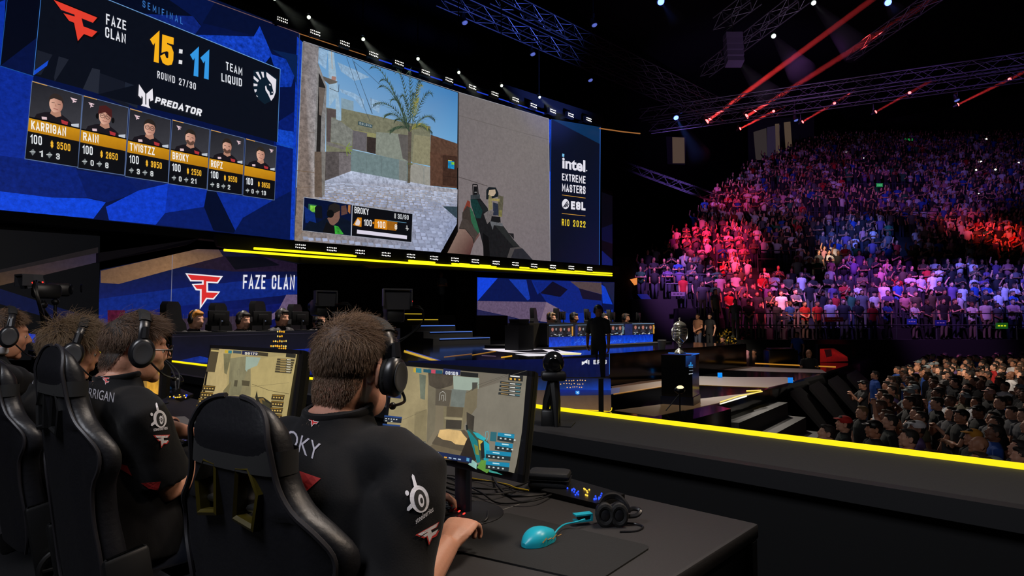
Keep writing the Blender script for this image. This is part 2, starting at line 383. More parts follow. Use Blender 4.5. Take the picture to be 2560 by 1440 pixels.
# ================================================================== THE HALL
BLACK = mat('black_paint', (13, 13, 14), .75, spec=.3)
VELVET = mat('black_drape', (9, 9, 10), .9, spec=.1, bump=.3, scale=6)
FLOOR_Z, STAGE_Z, RISER_Z, RIM_Z = -1.75, -.15, .55, .72
YS = 16.0                                        # the big screen's plane
def slab(name, p0, p1, m):
    b = MB(); c = (V(p0) + V(p1)) / 2; s = [abs(a - k) for a, k in zip(p0, p1)]
    return struct(b.box(c, s).build(name, m, None, False))
slab('floor', (-12, -40, FLOOR_Z - .2), (110, 40, FLOOR_Z), mat('hall_floor', (15, 15, 16), .7, spec=.3))
slab('ceiling', (-12, -40, 27), (110, 40, 27.3), BLACK)
slab('wall_back', (-12, 30, FLOOR_Z), (75, 30.3, 27), VELVET)
slab('wall_far', (90, -40, FLOOR_Z), (90.3, 40, 27), BLACK)
slab('wall_side', (-12, -30, FLOOR_Z), (90, -30.3, 27), BLACK)
slab('wall_entrance', (-12.3, -40, FLOOR_Z), (-12, 40, 27), BLACK)

# ================================================================== THE BIG SCREEN
HY = lambda y: (lambda px, py: PY(px, py, y))
lw = thing('led_wall', 'huge LED wall over the stage showing blue facets, match scoreboard and desert town game view', 'screen', PY(1000, 400, YS))
def part_mb(root): return MB(root.matrix_basis.translation)
xa, xb = PY(-330, 300, YS).x, PY(1503, 500, YS).x
zb, zt = PY(740, 605, YS).z, PY(755, 92, YS).z
b = part_mb(lw); b.box(((xa + xb) / 2, YS + .2, (zb + zt) / 2 + .1), (xb - xa + .1, .36, zt - zb + .5)); b.build('cabinet', BLACK, lw, False)
C = Canvas(HY(YS), (0, -1, 0))
B1, B2, B3, B4 = (10, 22, 70), (14, 40, 130), (24, 66, 190), (4, 10, 30)
# --- blue faceted backdrop
C.poly([(-300, -330), (-30, -170), (480, -10), (748, 84), (735, 600), (0, 524), (-300, 495)], (8, 20, 66), .25)
Z1 = lambda *p: [(x / 2.571, y / 2.571) for x, y in p]
for pts, c, g in [
    (Z1((-800, 420), (30, 0), (40, 0), (0, 420), (-700, 300)), (14, 52, 170), .25), (Z1((40, -100), (270, -100), (240, 240), (0, 425), (30, 100)), (6, 10, 26), .1),
    (Z1((0, 425), (215, 490), (160, 1020), (0, 1000)), (14, 44, 150), .5), (Z1((-800, 400), (0, 425), (0, 1350), (-800, 1280)), (12, 40, 140), .5),
    (Z1((0, 1000), (160, 1020), (490, 1080), (560, 1270), (400, 1290), (0, 1250)), (10, 34, 118), .6), (Z1((0, 1230), (330, 1270), (560, 1275), (680, 1300), (600, 1405), (0, 1350)), (16, 72, 225), .5),
    (Z1((490, 1090), (800, 1140), (1070, 1180), (690, 1300), (560, 1270)), (8, 28, 100), .4), (Z1((800, 1140), (1080, 1180), (1060, 1370), (890, 1225)), (12, 30, 98), .4),
    (Z1((1080, 1180), (890, 1225), (680, 1330), (700, 1415), (1000, 1445), (1060, 1370)), (16, 62, 205), .5), (Z1((1080, 1180), (1335, 1220), (1310, 1330), (1060, 1370)), (14, 50, 170), .5),
    (Z1((1060, 1372), (1310, 1330), (1380, 1485), (1000, 1445)), (10, 30, 104), .3), (Z1((1330, 1220), (1390, 1235), (1520, 1500), (1370, 1480), (1310, 1330)), (5, 14, 44), .2),
    (Z1((1390, 1235), (1760, 1290), (1880, 1210), (1870, 1440), (1700, 1520), (1520, 1500)), (14, 46, 152), .45), (Z1((1560, 1400), (1880, 1215), (1880, 1545), (1500, 1500)), (8, 24, 80), .3),
    (Z1((1760, 800), (1915, 700), (1885, 1220), (1760, 1285)), (9, 30, 110), .5), (Z1((1780, 830), (1900, 850), (1890, 960), (1775, 930)), (20, 72, 200), .7),
    (Z1((690, 0), (1000, -80), (1240, 100), (1290, 160), (900, 80)), (7, 14, 36), .3), (Z1((900, 90), (1240, 105), (1290, 170), (1240, 240), (1030, 130)), (16, 38, 120), .5),
    (Z1((1300, 150), (1390, 0), (1920, 210), (1910, 350), (1740, 330), (1665, 170), (1630, 230)), (7, 17, 52), .2), (Z1((1300, 150), (1000, -60), (1240, -20), (1390, 0)), (8, 22, 70), .2),
    (Z1((1290, 240), (1240, 225), (1630, 235), (1668, 168), (1745, 350), (1760, 430)), (20, 64, 190), .9), (Z1((1760, 430), (1745, 350), (1835, 380), (1890, 490), (1870, 560), (1795, 560), (1797, 446)), (16, 56, 170), .9),
    (Z1((1700, 410), (1738, 362), (1760, 430)), (5, 16, 46), .2), (Z1((1745, 320), (1910, 355), (1905, 560), (1890, 490), (1835, 380)), (10, 34, 80), .2)]:
    C.poly(pts, c, g)
C.line([(-300, -215), (-30, -170), (480, -14), (748, 84)], 1.6, (120, 90, 90)); C.line([(748, 84), (735, 600)], 2, (50, 74, 120)); C.line(Z1((0, 425), (215, 492)), 1.6, (30, 84, 160)); C.line(Z1((45, 0), (0, 420)), 1.6, (30, 84, 160))
C.line(Z1((1800, 930), (1890, 955)), 1.2, (30, 90, 150))
sign(C, 'SEMIFINAL', (356, 18), (456, 62), 17, 17, (70, 140, 225), .1, .5, .4)
C.C = [[(r * .86, g * .86, b_ * .88, a) for r, g, b_, a in t] for t in C.C]; C.build('backdrop_picture', lw)
# --- scoreboard
C = Canvas(HY(YS), (0, -1, 0)); C.k = 40
C.poly([(107, -60), (268, 0), (699, 174), (692, 356), (83, 189)], (11, 15, 26), .12)
for q, c in [(Z1((240, 320), (335, 350), (260, 485), (215, 475)), (22, 26, 38)), (Z1((385, 365), (440, 385), (345, 525), (370, 450)), (30, 34, 46)), (Z1((590, 440), (640, 450), (630, 605), (540, 570)), (36, 40, 52)),
             (Z1((640, 450), (790, 500), (830, 700), (625, 600)), (20, 24, 36)), (Z1((215, 460), (310, 390), (300, 425), (215, 487)), (24, 74, 200)), (Z1((800, 500), (890, 540), (880, 700), (800, 660)), (28, 34, 48))]: C.poly(q, c)
C.poly(Z1((620, 610), (830, 665), (1300, 780), (1775, 915), (1775, 900), (1780, 445), (1797, 445), (1797, 450), (1790, 520), (1300, 560), (900, 540)), (11, 15, 26))
C.poly(Z1((240, 330), (260, 120), (1000, 340), (1790, 620), (1785, 780), (1000, 600)), (11, 15, 26), .1)
for q, c in [(Z1((240, 325), (335, 355), (260, 485), (215, 475)), (26, 30, 42)), (Z1((375, 365), (440, 385), (350, 525), (345, 500)), (30, 34, 46)), (Z1((590, 440), (640, 452), (630, 605), (530, 575)), (36, 40, 52)), (Z1((215, 460), (310, 390), (300, 425), (215, 487)), (24, 74, 200))]: C.poly(q, c)
C.line([(107, -60), (268, 0), (699, 174)], 1.6, (110, 160, 215)); C.line([(699, 174), (692, 356)], 1.4, (80, 130, 190)); C.line([(107, -60), (83, 189)], 1.4, (60, 120, 200))
m = unit(129, -2, 248, 40, 168, 104)
logo_f(C, lambda x, y: (125 + 122 * x + 22 * y, -6 + 46 * x + 100 * y), (10, 8, 12), None)
logo_f(C, lambda x, y: (133 + 108 * x + 20 * y, 1 + 40 * x + 88 * y), (226, 62, 46), None)
sign(C, 'FAZE', (264, 62), (314, 77), 27, 23, (228, 230, 238), .15, .2); sign(C, 'CLAN', (262, 94), (313, 110), 27, 23, (228, 230, 238), .15, .2)
sign(C, '15', (374, 153), (431, 168), 74, 72, (246, 176, 28), .24, .1, .34, (.04, 0)); sign(C, '11', (474, 188), (520, 200), 69, 68, (52, 150, 226), .24, .12, .34, (.04, 0))
C.poly(Z1((1148, 318), (1170, 322), (1168, 348), (1146, 344)), (225, 225, 230)); C.poly(Z1((1146, 388), (1168, 392), (1166, 416), (1144, 412)), (225, 225, 230))
sign(C, 'ROUND 27/30', (392, 196), (488, 226), 18, 17, (222, 224, 232), .14, .25)
sign(C, 'TEAM', (563, 175), (604, 190), 20, 19, (222, 226, 234), .15, .22); sign(C, 'LIQUID', (552, 204), (603, 218), 20, 20, (222, 226, 234), .15, .2)
Z5 = lambda *p: [(560 + x / 4.8, y / 4.8) for x, y in p]
C.poly(Z5((345, 850), (490, 850), (520, 870), (640, 955), (620, 1120), (560, 1215), (480, 1255), (400, 1190), (345, 1080)), (14, 30, 44))
C.poly(Z5((498, 870), (520, 885), (618, 960), (610, 1110), (590, 1170), (558, 1215), (548, 1200), (520, 1140), (490, 1090), (484, 1045), (495, 1030), (510, 1080), (535, 1105), (545, 1150), (580, 1140), (585, 1110), (560, 1010), (520, 960), (500, 920)), (226, 222, 230))
for q in ([(370, 870), (402, 866), (438, 950), (425, 960)], [(435, 866), (466, 868), (472, 935), (455, 935)], [(346, 916), (352, 918), (410, 970), (395, 994), (346, 950)], [(345, 1005), (392, 1015), (390, 1040), (345, 1040)], [(352, 1078), (384, 1076), (380, 1104), (362, 1116)], [(382, 1145), (400, 1170), (380, 1160)]): C.poly(Z5(*q), (220, 218, 226))
C.poly(Z5((528, 1012), (548, 1016), (552, 1034), (535, 1030)), (226, 222, 230)); C.disc(Z5((568, 1114))[0], 1.6, 1.8, (226, 222, 230))
Z4 = lambda *p: [(60 + x / 6, 190 + y / 6) for x, y in p]
for sx in (0, 1):
    f = (lambda x: x) if not sx else (lambda x: 3632 - x)
    k = (lambda p: p) if not sx else (lambda p: (p[0], p[1] + (p[0] - 1815) * .62))
    C.poly(Z4(*[k((f(x), y)) for x, y in ((1715, 132), (1808, 270), (1808, 430), (1850, 480), (1745, 450), (1770, 420), (1772, 330), (1752, 300), (1748, 345), (1705, 300))][: 10]), (232, 228, 236))
sign(C, 'PREDATOR', (385, 258), (500, 292), 15, 17, (232, 232, 238), .24, .14, .5, (.25, 0))
C.build('scoreboard', lw)
# --- player cards
cards = [((80, 205), (204, 240), (193, 418), (62, 397), 'KARRIGAN', '3500', '1', '3'), ((208, 241), (319, 271), (309, 438), (194, 420), 'RAIN', '2650', '0', '8'), ((324, 273), (425, 301), (418, 457), (312, 441), 'TWISTZZ', '3950', '3', '8'),
         ((430, 301), (522, 325), (515, 473), (420, 459), 'BROKY', '2550', '0', '21'), ((526, 326), (609, 347), (603, 487), (517, 475), 'ROPZ', '3550', '8', '2'), ((613, 348), (689, 368), (684, 500), (606, 489), '', '3650', '0', '13')]
hairc = [(48, 40, 38), (58, 20, 20), (40, 34, 32), (42, 36, 32), (44, 36, 32), (46, 40, 36)]
for ci, (tl, tr, br, bl, nm, cash, n1, n2) in enumerate(cards):
    C = Canvas(HY(YS), (0, -1, 0)); C.k = 60; Q = (tl, tr, br, bl); q = lambda u, v: C.q(Q, u, v)
    C.rect(Q, -.012, -.01, 1.012, 1.01, (90, 110, 150)); C.rect(Q, 0, 0, 1, 1, (12, 13, 18)); C.poly([q(0, 0), q(1, 0), q(1, .46), q(0, .46)], None, .1, [(34, 34, 40), (44, 44, 50), (60, 60, 66), (52, 52, 58)])
    C.line([q(0, 0), q(.3, 0)], 1.6, (220, 160, 70))
    C.poly([q(.1, .46), q(.14, .4), q(.3, .35), q(.42, .33), q(.62, .33), q(.74, .37), q(.86, .43), q(.88, .46)], (26, 22, 28)); C.poly([q(.24, .42), q(.34, .41), q(.35, .445), q(.25, .455)], (220, 190, 195)); C.poly([q(.62, .40), q(.76, .41), q(.75, .455), q(.64, .45)], (170, 50, 56))
    C.poly([q(.42, .3), q(.6, .3), q(.62, .355), q(.52, .385), q(.4, .355)], (176, 128, 108))
    C.poly([q(.50 + .135 * cos(a), .215 + .115 * sin(a)) for a in (2 * pi * i / 20 for i in range(20))], (205, 152, 132), 0, [(222, 172, 150) if cos(2 * pi * i / 20) < 0 else (168, 118, 102) for i in range(20)])
    C.poly([q(.50 + .15 * cos(a), .185 + .115 * sin(a)) for a in (pi + pi * i / 10 for i in range(11))] + [q(.64, .2), q(.6, .15), q(.45, .14), q(.38, .17), q(.36, .21)], hairc[ci])
    C.poly([q(.41, .2), q(.47, .197), q(.47, .205), q(.41, .208)], (60, 44, 40)); C.poly([q(.53, .2), q(.59, .203), q(.59, .211), q(.53, .208)], (60, 44, 40)); C.poly([q(.45, .272), q(.55, .275), q(.55, .283), q(.46, .282)], (150, 88, 80)); C.poly([q(.49, .2), q(.515, .245), q(.48, .245)], (178, 124, 104))
    if ci in (1,): C.poly([q(.34, .2), q(.36, .08), q(.5, .05), q(.64, .09), q(.66, .21), q(.5, .15)], (70, 30, 30)); C.disc(q(.68, .24), 4, 7, (14, 14, 16)); C.disc(q(.33, .23), 4, 7, (14, 14, 16))
    if ci in (3, 4): C.poly([q(.38, .27), q(.44, .25), q(.5, .29), q(.57, .25), q(.63, .27), q(.58, .32), q(.5, .335), q(.43, .32)], (92, 66, 56))
    if ci in (1, 2):
        for e in (.44, .56): C.line([q(e + .05 * cos(a), .208 + .032 * sin(a)) for a in (2 * pi * i / 10 for i in range(11))], 1.2, (24, 22, 24))
    fx = .84 if ci in (0, 4, 5) else .18
    logo_f(C, lambda x, y: q(fx - .07 + .14 * x, .07 + .07 * y), (226, 196, 204), None)
    C.poly([q(.82, .43), q(.97, .4), q(.97, .455), q(.83, .455)], (190, 196, 206)); C.rect(Q, 0, .455, 1, .475, (10, 10, 14))
    C.poly([q(0, .475), q(1, .475), q(1, .645), q(0, .645)], None, .08, [(206, 146, 26), (196, 136, 22), (170, 114, 16), (188, 128, 20)])
    if nm: sign(C, nm, q(.06, .612), q(.06 + .085 * len(nm), .612), (bl[1] - tl[1]) * .115, (bl[1] - tl[1]) * .115, (240, 236, 228), .17, .16)
    hh = (bl[1] - tl[1])
    sign(C, '100', q(.07, .795), q(.29, .795), hh * .12, hh * .12, (232, 236, 240), .15); sign(C, '$ ' + cash, q(.46, .805), q(.84, .805), hh * .095, hh * .095, (236, 178, 50), .17)
    for u, s_ in ((.13, n1), (.45, n2)):
        C.poly([q(u - .05, .9), q(u, .86), q(u + .05, .9), q(u, .95)], (112, 118, 120)); C.line([q(u - .06, .905), q(u + .05, .895)], 2, (190, 196, 196))
        sign(C, s_, q(u + .13, .945), q(u + .13 + .07 * len(s_), .945), hh * .08, hh * .08, (210, 214, 216), .17)
    C.build('player_card', lw)
# --- game picture
C = Canvas(HY(YS), (0, -1, 0)); C.k = 20
G1 = lambda *p: [(720 + x / 4.236, 80 + y / 4.236) for x, y in p]; G2 = lambda *p: [(720 + x / 5.143, 380 + y / 5.143) for x, y in p]; G3 = lambda *p: [(1080 + x / 5.5375, 420 + y / 5.5375) for x, y in p]
C.poly([(755, 105), (1144, 232), (1141, 480), (735, 470)], (92, 150, 200), .0, [(96, 150, 200), (62, 124, 182), (128, 186, 226), (170, 200, 220)])
for q in ([(300, 160), (420, 200), (400, 400), (320, 330)], [(520, 320), (700, 400), (860, 480), (700, 520), (560, 420)], [(540, 600), (700, 650), (800, 720), (800, 830), (690, 700), (560, 640)], [(860, 700), (980, 740), (960, 860), (870, 800)]): C.poly(G1(*q), (138, 170, 200), .5)
C.poly(G1((430, 540), (420, 200), (480, 220), (520, 560), (560, 940), (500, 940), (500, 700), (430, 800)), (150, 178, 200), .3)
C.poly(G1((560, 700), (690, 735), (690, 840), (560, 810)), (128, 152, 166), .2)
C.poly(G1((400, 800), (505, 820), (505, 935), (560, 940), (560, 810), (1000, 905), (1240, 960), (1505, 1000), (1505, 1420), (680, 1240), (660, 1440), (400, 1440)), (116, 116, 96), .4)
C.poly(G1((405, 810), (505, 825), (505, 910), (455, 905), (445, 1170), (405, 1160)), (84, 74, 74), .3); C.poly(G1((455, 905), (540, 940), (680, 1040), (670, 1240), (540, 1180), (450, 1165)), (120, 122, 116), .5)
C.poly(G1((685, 1035), (930, 1080), (925, 1120), (832, 1110), (700, 1050)), (140, 138, 96), .3); C.poly(G1((680, 1040), (832, 1072), (828, 1270), (678, 1235)), (100, 96, 100), .3); C.poly(G1((832, 1110), (928, 1125), (922, 1295), (830, 1270)), (52, 44, 42), .4)
C.poly(G1((930, 1060), (1180, 1080), (1290, 1420), (1105, 1340), (925, 1300)), (128, 134, 124), .3); C.poly(G1((1160, 1080), (1290, 1100), (1290, 1380), (1210, 1340)), (92, 88, 86), .3); C.poly(G1((1330, 1090), (1505, 1110), (1500, 1420), (1310, 1385)), (134, 130, 104), .3)
C.poly(G1((740, 945), (890, 985), (886, 1020), (738, 985)), (48, 72, 82), .5); sign(C, 'KOLDNA', G1((752, 980))[0], G1((880, 1010))[0], 6, 6, (150, 160, 160), .2)
C.poly(G2((800, -30), (1420, 100), (1820, 195), (1820, 435), (1420, 380), (800, 245)), (108, 126, 128), .3); C.poly(G2((1565, 140), (1820, 195), (1820, 435), (1560, 405)), (146, 144, 136), .25); C.poly(G2((1420, 105), (1520, 125), (1520, 385), (1420, 375)), (120, 124, 120), .3)
for x in (1000, 1200, 1740): C.line(G2((x, 20 + (x - 800) * .2), (x, 290 + (x - 800) * .16)), .8, (92, 104, 106))
C.poly(G1((1505, 1090), (1790, 1185), (1790, 1440), (1500, 1420)), (86, 62, 50), .5); C.poly(G2((1820, 0), (2168, 50), (2165, 470), (1820, 435)), (86, 60, 48), .5); C.poly(G2((1980, 40), (2168, 60), (2165, 450), (1980, 430)), (62, 42, 34), .5); C.line(G2((1985, 310), (2165, 330)), 1.4, (46, 32, 26))
C.poly(G2((2050, 110), (2130, 125), (2130, 225), (2048, 210)), (30, 130, 180), .8); C.poly(G2((2090, 130), (2130, 135), (2130, 165), (2095, 165)), (120, 190, 60), .8); C.line(G2((2050, 108), (2100, 115)), 1.6, (220, 190, 40))
C.poly(G2((320, 0), (640, 0), (640, 340), (420, 380), (320, 340)), (78, 72, 70), .6); C.poly(G2((480, 0), (800, 0), (800, 320), (480, 345)), (84, 78, 78), .6); C.poly(G2((645, 10), (800, 30), (800, 320), (645, 330)), (112, 106, 108), .5)
C.poly(G1((400, 1160), (600, 1220), (590, 1250), (400, 1200)), (112, 108, 106), .5)
for a in (-60, -20, 20, 50, 90): C.line([G1((610, 1230))[0], G1((620 + 55 * cos(radians(a)), 1240 + 75 * sin(radians(a))))[0]], 2, (120, 140, 60))
C.poly([(812, 452), (877, 428), (1075, 465), (1142, 474), (1140, 560), (1095, 640), (735, 602), (737, 540), (780, 500)], (152, 154, 168), .7, [(150, 156, 176), (176, 186, 208), (172, 178, 196), (160, 160, 170), (140, 150, 180), (138, 146, 172), (128, 116, 108), (130, 120, 112), (150, 140, 136)])
rr = random.Random(3)
for r_ in range(24):                                 # cobbles
    t = r_ / 24; y = 470 + 165 * t ** 1.4; hh = 4 + 7 * t
    n = int(38 - 18 * t)
    for i in range(n):
        x = 815 - 60 * t + (330 + 20 * t) * (i + .5 * (r_ % 2)) / n + rr.uniform(-2, 2); yy = y + (x - 980) * .09 + rr.uniform(-1, 1); w = 340 / n * .44
        if x > 1138 or (x < 1030 and yy > 500 + (x - 755) * .09 and yy < 590 + (x - 755) * .1) or yy > 598 + (x - 735) * .085: continue
        k = rr.uniform(.86, 1.14); C.poly([(x - w, yy - hh * .4), (x + w * .8, yy - hh * .45 + 1), (x + w, yy + hh * .3), (x - w * .7, yy + hh * .4)], tuple(min(255, int(c * k)) for c in ((152, 160, 186) if t > .25 else (164, 172, 194)))); C.k -= 1
C.k += 1
C.poly(G2((1980, 700), (2165, 705), (2165, 860), (2130, 830)), (50, 66, 76), .3)
C.poly([(755, 105), (795, 116), (790, 250), (786, 500), (800, 520), (775, 560), (735, 600)], None, .7, [(120, 112, 112), (132, 128, 130), (140, 136, 140), (160, 152, 150), (130, 118, 108), (120, 104, 94), (128, 110, 96)])
C.line([(758, 330), (785, 332)], 1.2, (110, 100, 92)); C.line([(740, 427), (784, 432)], 1.6, (112, 92, 74)); C.line([(738, 470), (782, 468)], 1.2, (116, 98, 82))
C.poly(G1((308, 325), (400, 575), (380, 1440), (265, 1440), (300, 420)), (128, 126, 126), .5); C.poly(G1((318, 430), (388, 590), (345, 900), (330, 1440), (285, 1440), (310, 700)), (34, 32, 32), .3); C.poly(G1((318, 585), (385, 600), (345, 890), (320, 880)), (104, 94, 88), .3); C.poly(G2((330, 0), (420, 0), (430, 590), (330, 580)), (98, 84, 74), .5); C.poly(G2((420, 0), (475, 0), (460, 540), (425, 590)), (120, 116, 112), .4)
C.poly(G1((355, 470), (520, 530), (500, 545), (430, 560), (380, 520)), (96, 90, 84), .3); C.poly(G1((455, 470), (500, 480), (495, 520), (450, 505)), (160, 120, 110)); C.line(G1((430, 600), (525, 640), (530, 560)), 1.2, (60, 60, 60)); C.line(G1((450, 210), (460, 400)), 2, (170, 160, 150))
for p in ([(610, 270), (700, 540), (820, 860), (860, 950)], [(670, 290), (740, 480), (880, 870)], [(685, 310), (760, 540), (885, 870)], [(690, 320), (800, 410), (960, 560)], [(868, 700), (870, 830)]): C.line(G1(*p), .9, (58, 74, 88))
# palm
C.poly(G1((1262, 1000), (1300, 1000), (1288, 1440), (1258, 1440)), (86, 78, 72), .5); C.poly(G2((1535, 0), (1565, 0), (1558, 400), (1522, 400)), (92, 84, 70), .6); C.line(G2((1522, 155), (1588, 160)), 3, (96, 100, 62))
rr = random.Random(11)
def frond(x0, y0, x1, y1, sag, cols):
    p = bez((x0, y0, 0), (x0 + (x1 - x0) * .35, y0 + (y1 - y0) * .5 - sag, 0), (x0 + (x1 - x0) * .7, y1 - sag, 0), (x1, y1, 0), 16)
    C.line([q[:2] for q in p], 1.3, cols[0])
    for i in range(2, 17):
        for sd in (-1, 1):
            a = p[i]; d = (p[i] - p[i - 1]).normalized(); n = V((-d.y, d.x, 0)) * sd; L = rr.uniform(13, 21) * (1.15 - .5 * i / 16)
            e = a + d * L * .75 + n * L * .55 + V((0, 2.5, 0)); C.poly([(a.x - .6, a.y), (a.x + 2.2, a.y + 1), (e.x, e.y)], rr.choice(cols)); C.k -= 1
    C.k += 1
gd = [(58, 74, 58), (44, 60, 52), (74, 92, 70), (38, 50, 46)]; gl = [(120, 124, 70), (150, 140, 60), (90, 104, 66)]
for a in ((1020, 330, 926, 168, 8, gd), (1020, 330, 950, 200, 8, gd), (1022, 320, 948, 215, 4, gd), (1022, 300, 990, 180, 4, gd), (1024, 300, 1020, 178, 4, gd), (1022, 320, 932, 262, 16, gd), (1020, 330, 958, 290, 16, gd), (1020, 325, 972, 328, 14, gd), (1022, 330, 985, 300, 8, gd),
          (1024, 325, 1075, 235, 10, gd), (1024, 328, 1082, 298, 14, gd), (1026, 326, 1076, 330, 16, gd), (1024, 300, 1050, 215, 4, gl), (1022, 322, 1000, 240, 6, gd), (1022, 310, 1030, 235, 2, gd), (1022, 330, 1064, 318, 12, gl), (1026, 315, 1046, 205, 6, gd), (1021, 330, 975, 250, 10, gd), (1030, 300, 1040, 250, 4, gl)): frond(*a)
# near wall on the far side of the picture, rifle and arm
C.poly([(1144, 232), (1368, 298), (1372, 656), (1141, 634)], None, .22, [(112, 106, 106), (118, 112, 110), (112, 104, 108), (120, 110, 112)])
C.line([(1144, 290), (1260, 322), (1368, 350)], 1.6, (102, 96, 94)); C.line([(1142, 443), (1215, 466)], 1.5, (78, 70, 70)); C.line([(1143, 232), (1141, 640)], 1.2, (80, 70, 66)); C.line([(755, 105), (1144, 232), (1368, 298), (1372, 656)], 1.2, (150, 150, 160))
for i in range(26): y = 300 + i * 9; C.line([(1240, y), (1368, y + 30)], .7, (116, 110, 108)); C.k -= 1
C.k += 1
C.poly(G3((560, 830), (640, 930), (555, 1050), (500, 1230), (180, 1200), (370, 820)), None, .15, [(110, 82, 76), (96, 70, 66), (88, 58, 54), (76, 44, 44), (120, 98, 88), (134, 110, 100)])
C.poly(G3((410, 600), (470, 450), (505, 470), (510, 560), (440, 640)), (122, 54, 42), .3); C.poly(G3((400, 620), (460, 530), (520, 560), (650, 870), (590, 960), (420, 800), (395, 700)), (58, 50, 46), .3); C.poly(G3((500, 540), (540, 600), (650, 880), (600, 920), (520, 740)), (44, 92, 66), .3)
C.poly(G3((350, 840), (400, 700), (470, 720), (610, 900), (560, 1045), (540, 960), (440, 850)), (66, 58, 54), .3); C.line(G3((355, 845), (440, 850), (540, 970), (558, 1045)), 1.4, (36, 30, 28))
C.poly(G3((510, 430), (640, 420), (750, 560), (760, 640), (960, 800), (1110, 1000), (1200, 1100), (1390, 1296), (1000, 1270), (720, 1250), (690, 1100), (640, 900), (600, 760), (520, 520)), (26, 26, 28), .4)
C.poly(G3((510, 440), (600, 440), (680, 600), (650, 700), (590, 700), (520, 520)), (22, 52, 50), .5); C.poly(G3((620, 460), (660, 470), (745, 570), (740, 610), (690, 610)), (30, 34, 36)); C.poly(G3((680, 900), (760, 960), (780, 1250), (690, 1240)), (14, 14, 15))
C.poly(G3((1010, 1265), (1060, 1110), (1190, 1090), (1230, 1120), (1120, 1130), (1060, 1270)), (72, 68, 68), .2); C.poly(G3((1060, 1270), (1120, 1125), (1230, 1115), (1390, 1296)), (40, 40, 46), .3); C.poly(G3((850, 800), (950, 800), (1180, 1090), (1100, 1090)), (38, 40, 40), .3)
C.line(G3((545, 400), (540, 230), (605, 235), (620, 400)), 2.2, (18, 18, 20)); C.poly(G3((555, 260), (600, 260), (610, 400), (550, 410)), (20, 20, 22)); C.poly(G3((510, 380), (640, 370), (640, 430), (510, 440)), (52, 58, 62), .6); C.line(G3((565, 340), (595, 340)), 1.5, (150, 150, 150))
C.poly(G3((725, 440), (728, 310), (760, 268), (860, 275), (895, 350), (895, 400), (760, 440)), (24, 30, 34), .3); C.poly(G3((752, 375), (768, 310), (850, 302), (860, 350), (835, 390), (790, 395)), (180, 160, 136), .2)
C.poly(G3((765, 370), (800, 400), (815, 570), (760, 600), (755, 440)), (126, 118, 84), .4); C.poly(G3((890, 380), (965, 400), (960, 500), (945, 680), (890, 670)), (86, 82, 66), .5); C.poly(G3((800, 425), (910, 430), (910, 470), (800, 455)), (150, 136, 84), .4); C.poly(G3((820, 480), (890, 500), (895, 660), (820, 660)), (40, 46, 62), .4); C.poly(G3((905, 590), (945, 590), (940, 680), (900, 675)), (118, 112, 66), .4)
C.poly(G3((690, 640), (760, 590), (830, 600), (800, 720), (740, 780)), (104, 98, 98), .5); C.poly(G3((800, 670), (920, 680), (925, 760), (790, 730)), (24, 24, 26)); C.poly(G3((775, 740), (950, 770), (955, 810), (830, 795), (815, 860)), (92, 94, 98), .4); C.poly(G3((1035, 905), (1105, 910), (1110, 990)), (30, 30, 32))
# inset: player camera and tag
iq = (G2((180, 582))[0], G2((1580, 798))[0], G2((1565, 1168))[0], G2((160, 1015))[0]); C.poly(iq, (160, 166, 180))
C.poly(G2((186, 590), (798, 685), (783, 1080), (166, 1012)), (8, 18, 50), .3); C.poly(G2((808, 690), (1576, 802), (1562, 1162), (796, 1080)), (12, 13, 18))
C.poly(G2((240, 670), (350, 690), (345, 790), (240, 785)), (40, 90, 70), .5); C.poly(G2((262, 690), (345, 700), (320, 770), (262, 780)), (110, 180, 60), .9); C.poly(G2((186, 700), (320, 800), (340, 920), (200, 915)), (14, 40, 110), .4); C.poly(G2((320, 720), (350, 690), (410, 700), (420, 860), (330, 850)), (14, 18, 26)); C.poly(G2((350, 920), (480, 840), (640, 830), (780, 900), (783, 1080), (170, 1010), (250, 890)), (12, 20, 36), .3)
C.poly(G2((660, 700), (720, 690), (740, 800), (660, 820)), (90, 62, 56), .4); C.poly(G2((750, 690), (780, 690), (775, 800), (745, 770)), (170, 110, 60), .4); C.poly(G2((480, 760), (520, 680), (580, 660), (640, 690), (650, 770), (620, 800), (560, 860), (500, 850)), (36, 32, 30)); C.poly(G2((560, 800), (640, 760), (640, 850), (620, 900), (560, 950), (520, 940), (480, 860)), (120, 88, 76), .2); C.line(G2((490, 760), (500, 690), (560, 664)), 2, (16, 18, 22)); C.disc(G2((520, 800))[0], 9, 10, (12, 14, 16)); C.poly(G2((470, 900), (560, 960), (600, 1060), (420, 1040)), (16, 16, 18)); C.poly(G2((570, 950), (620, 960), (690, 1060), (580, 1060)), (50, 150, 50), .9)
sign(C, 'BROKY', G2((830, 790))[0], G2((1012, 816))[0], 16, 15.5, (230, 232, 236), .15); sign(C, '30/90', G2((1385, 862))[0], G2((1524, 878))[0], 12, 12, (214, 218, 222), .13); C.poly(G2((1342, 792), (1362, 795), (1360, 860), (1340, 856)), (170, 170, 170))
C.poly(G2((808, 945), (870, 845), (922, 850), (918, 968)), (206, 130, 30)); C.poly(G2((835, 930), (870, 860), (905, 900), (890, 950), (850, 948)), (220, 206, 200)); sign(C, '100', G2((950, 950))[0], G2((1050, 962))[0], 16, 16, (232, 234, 236), .15)
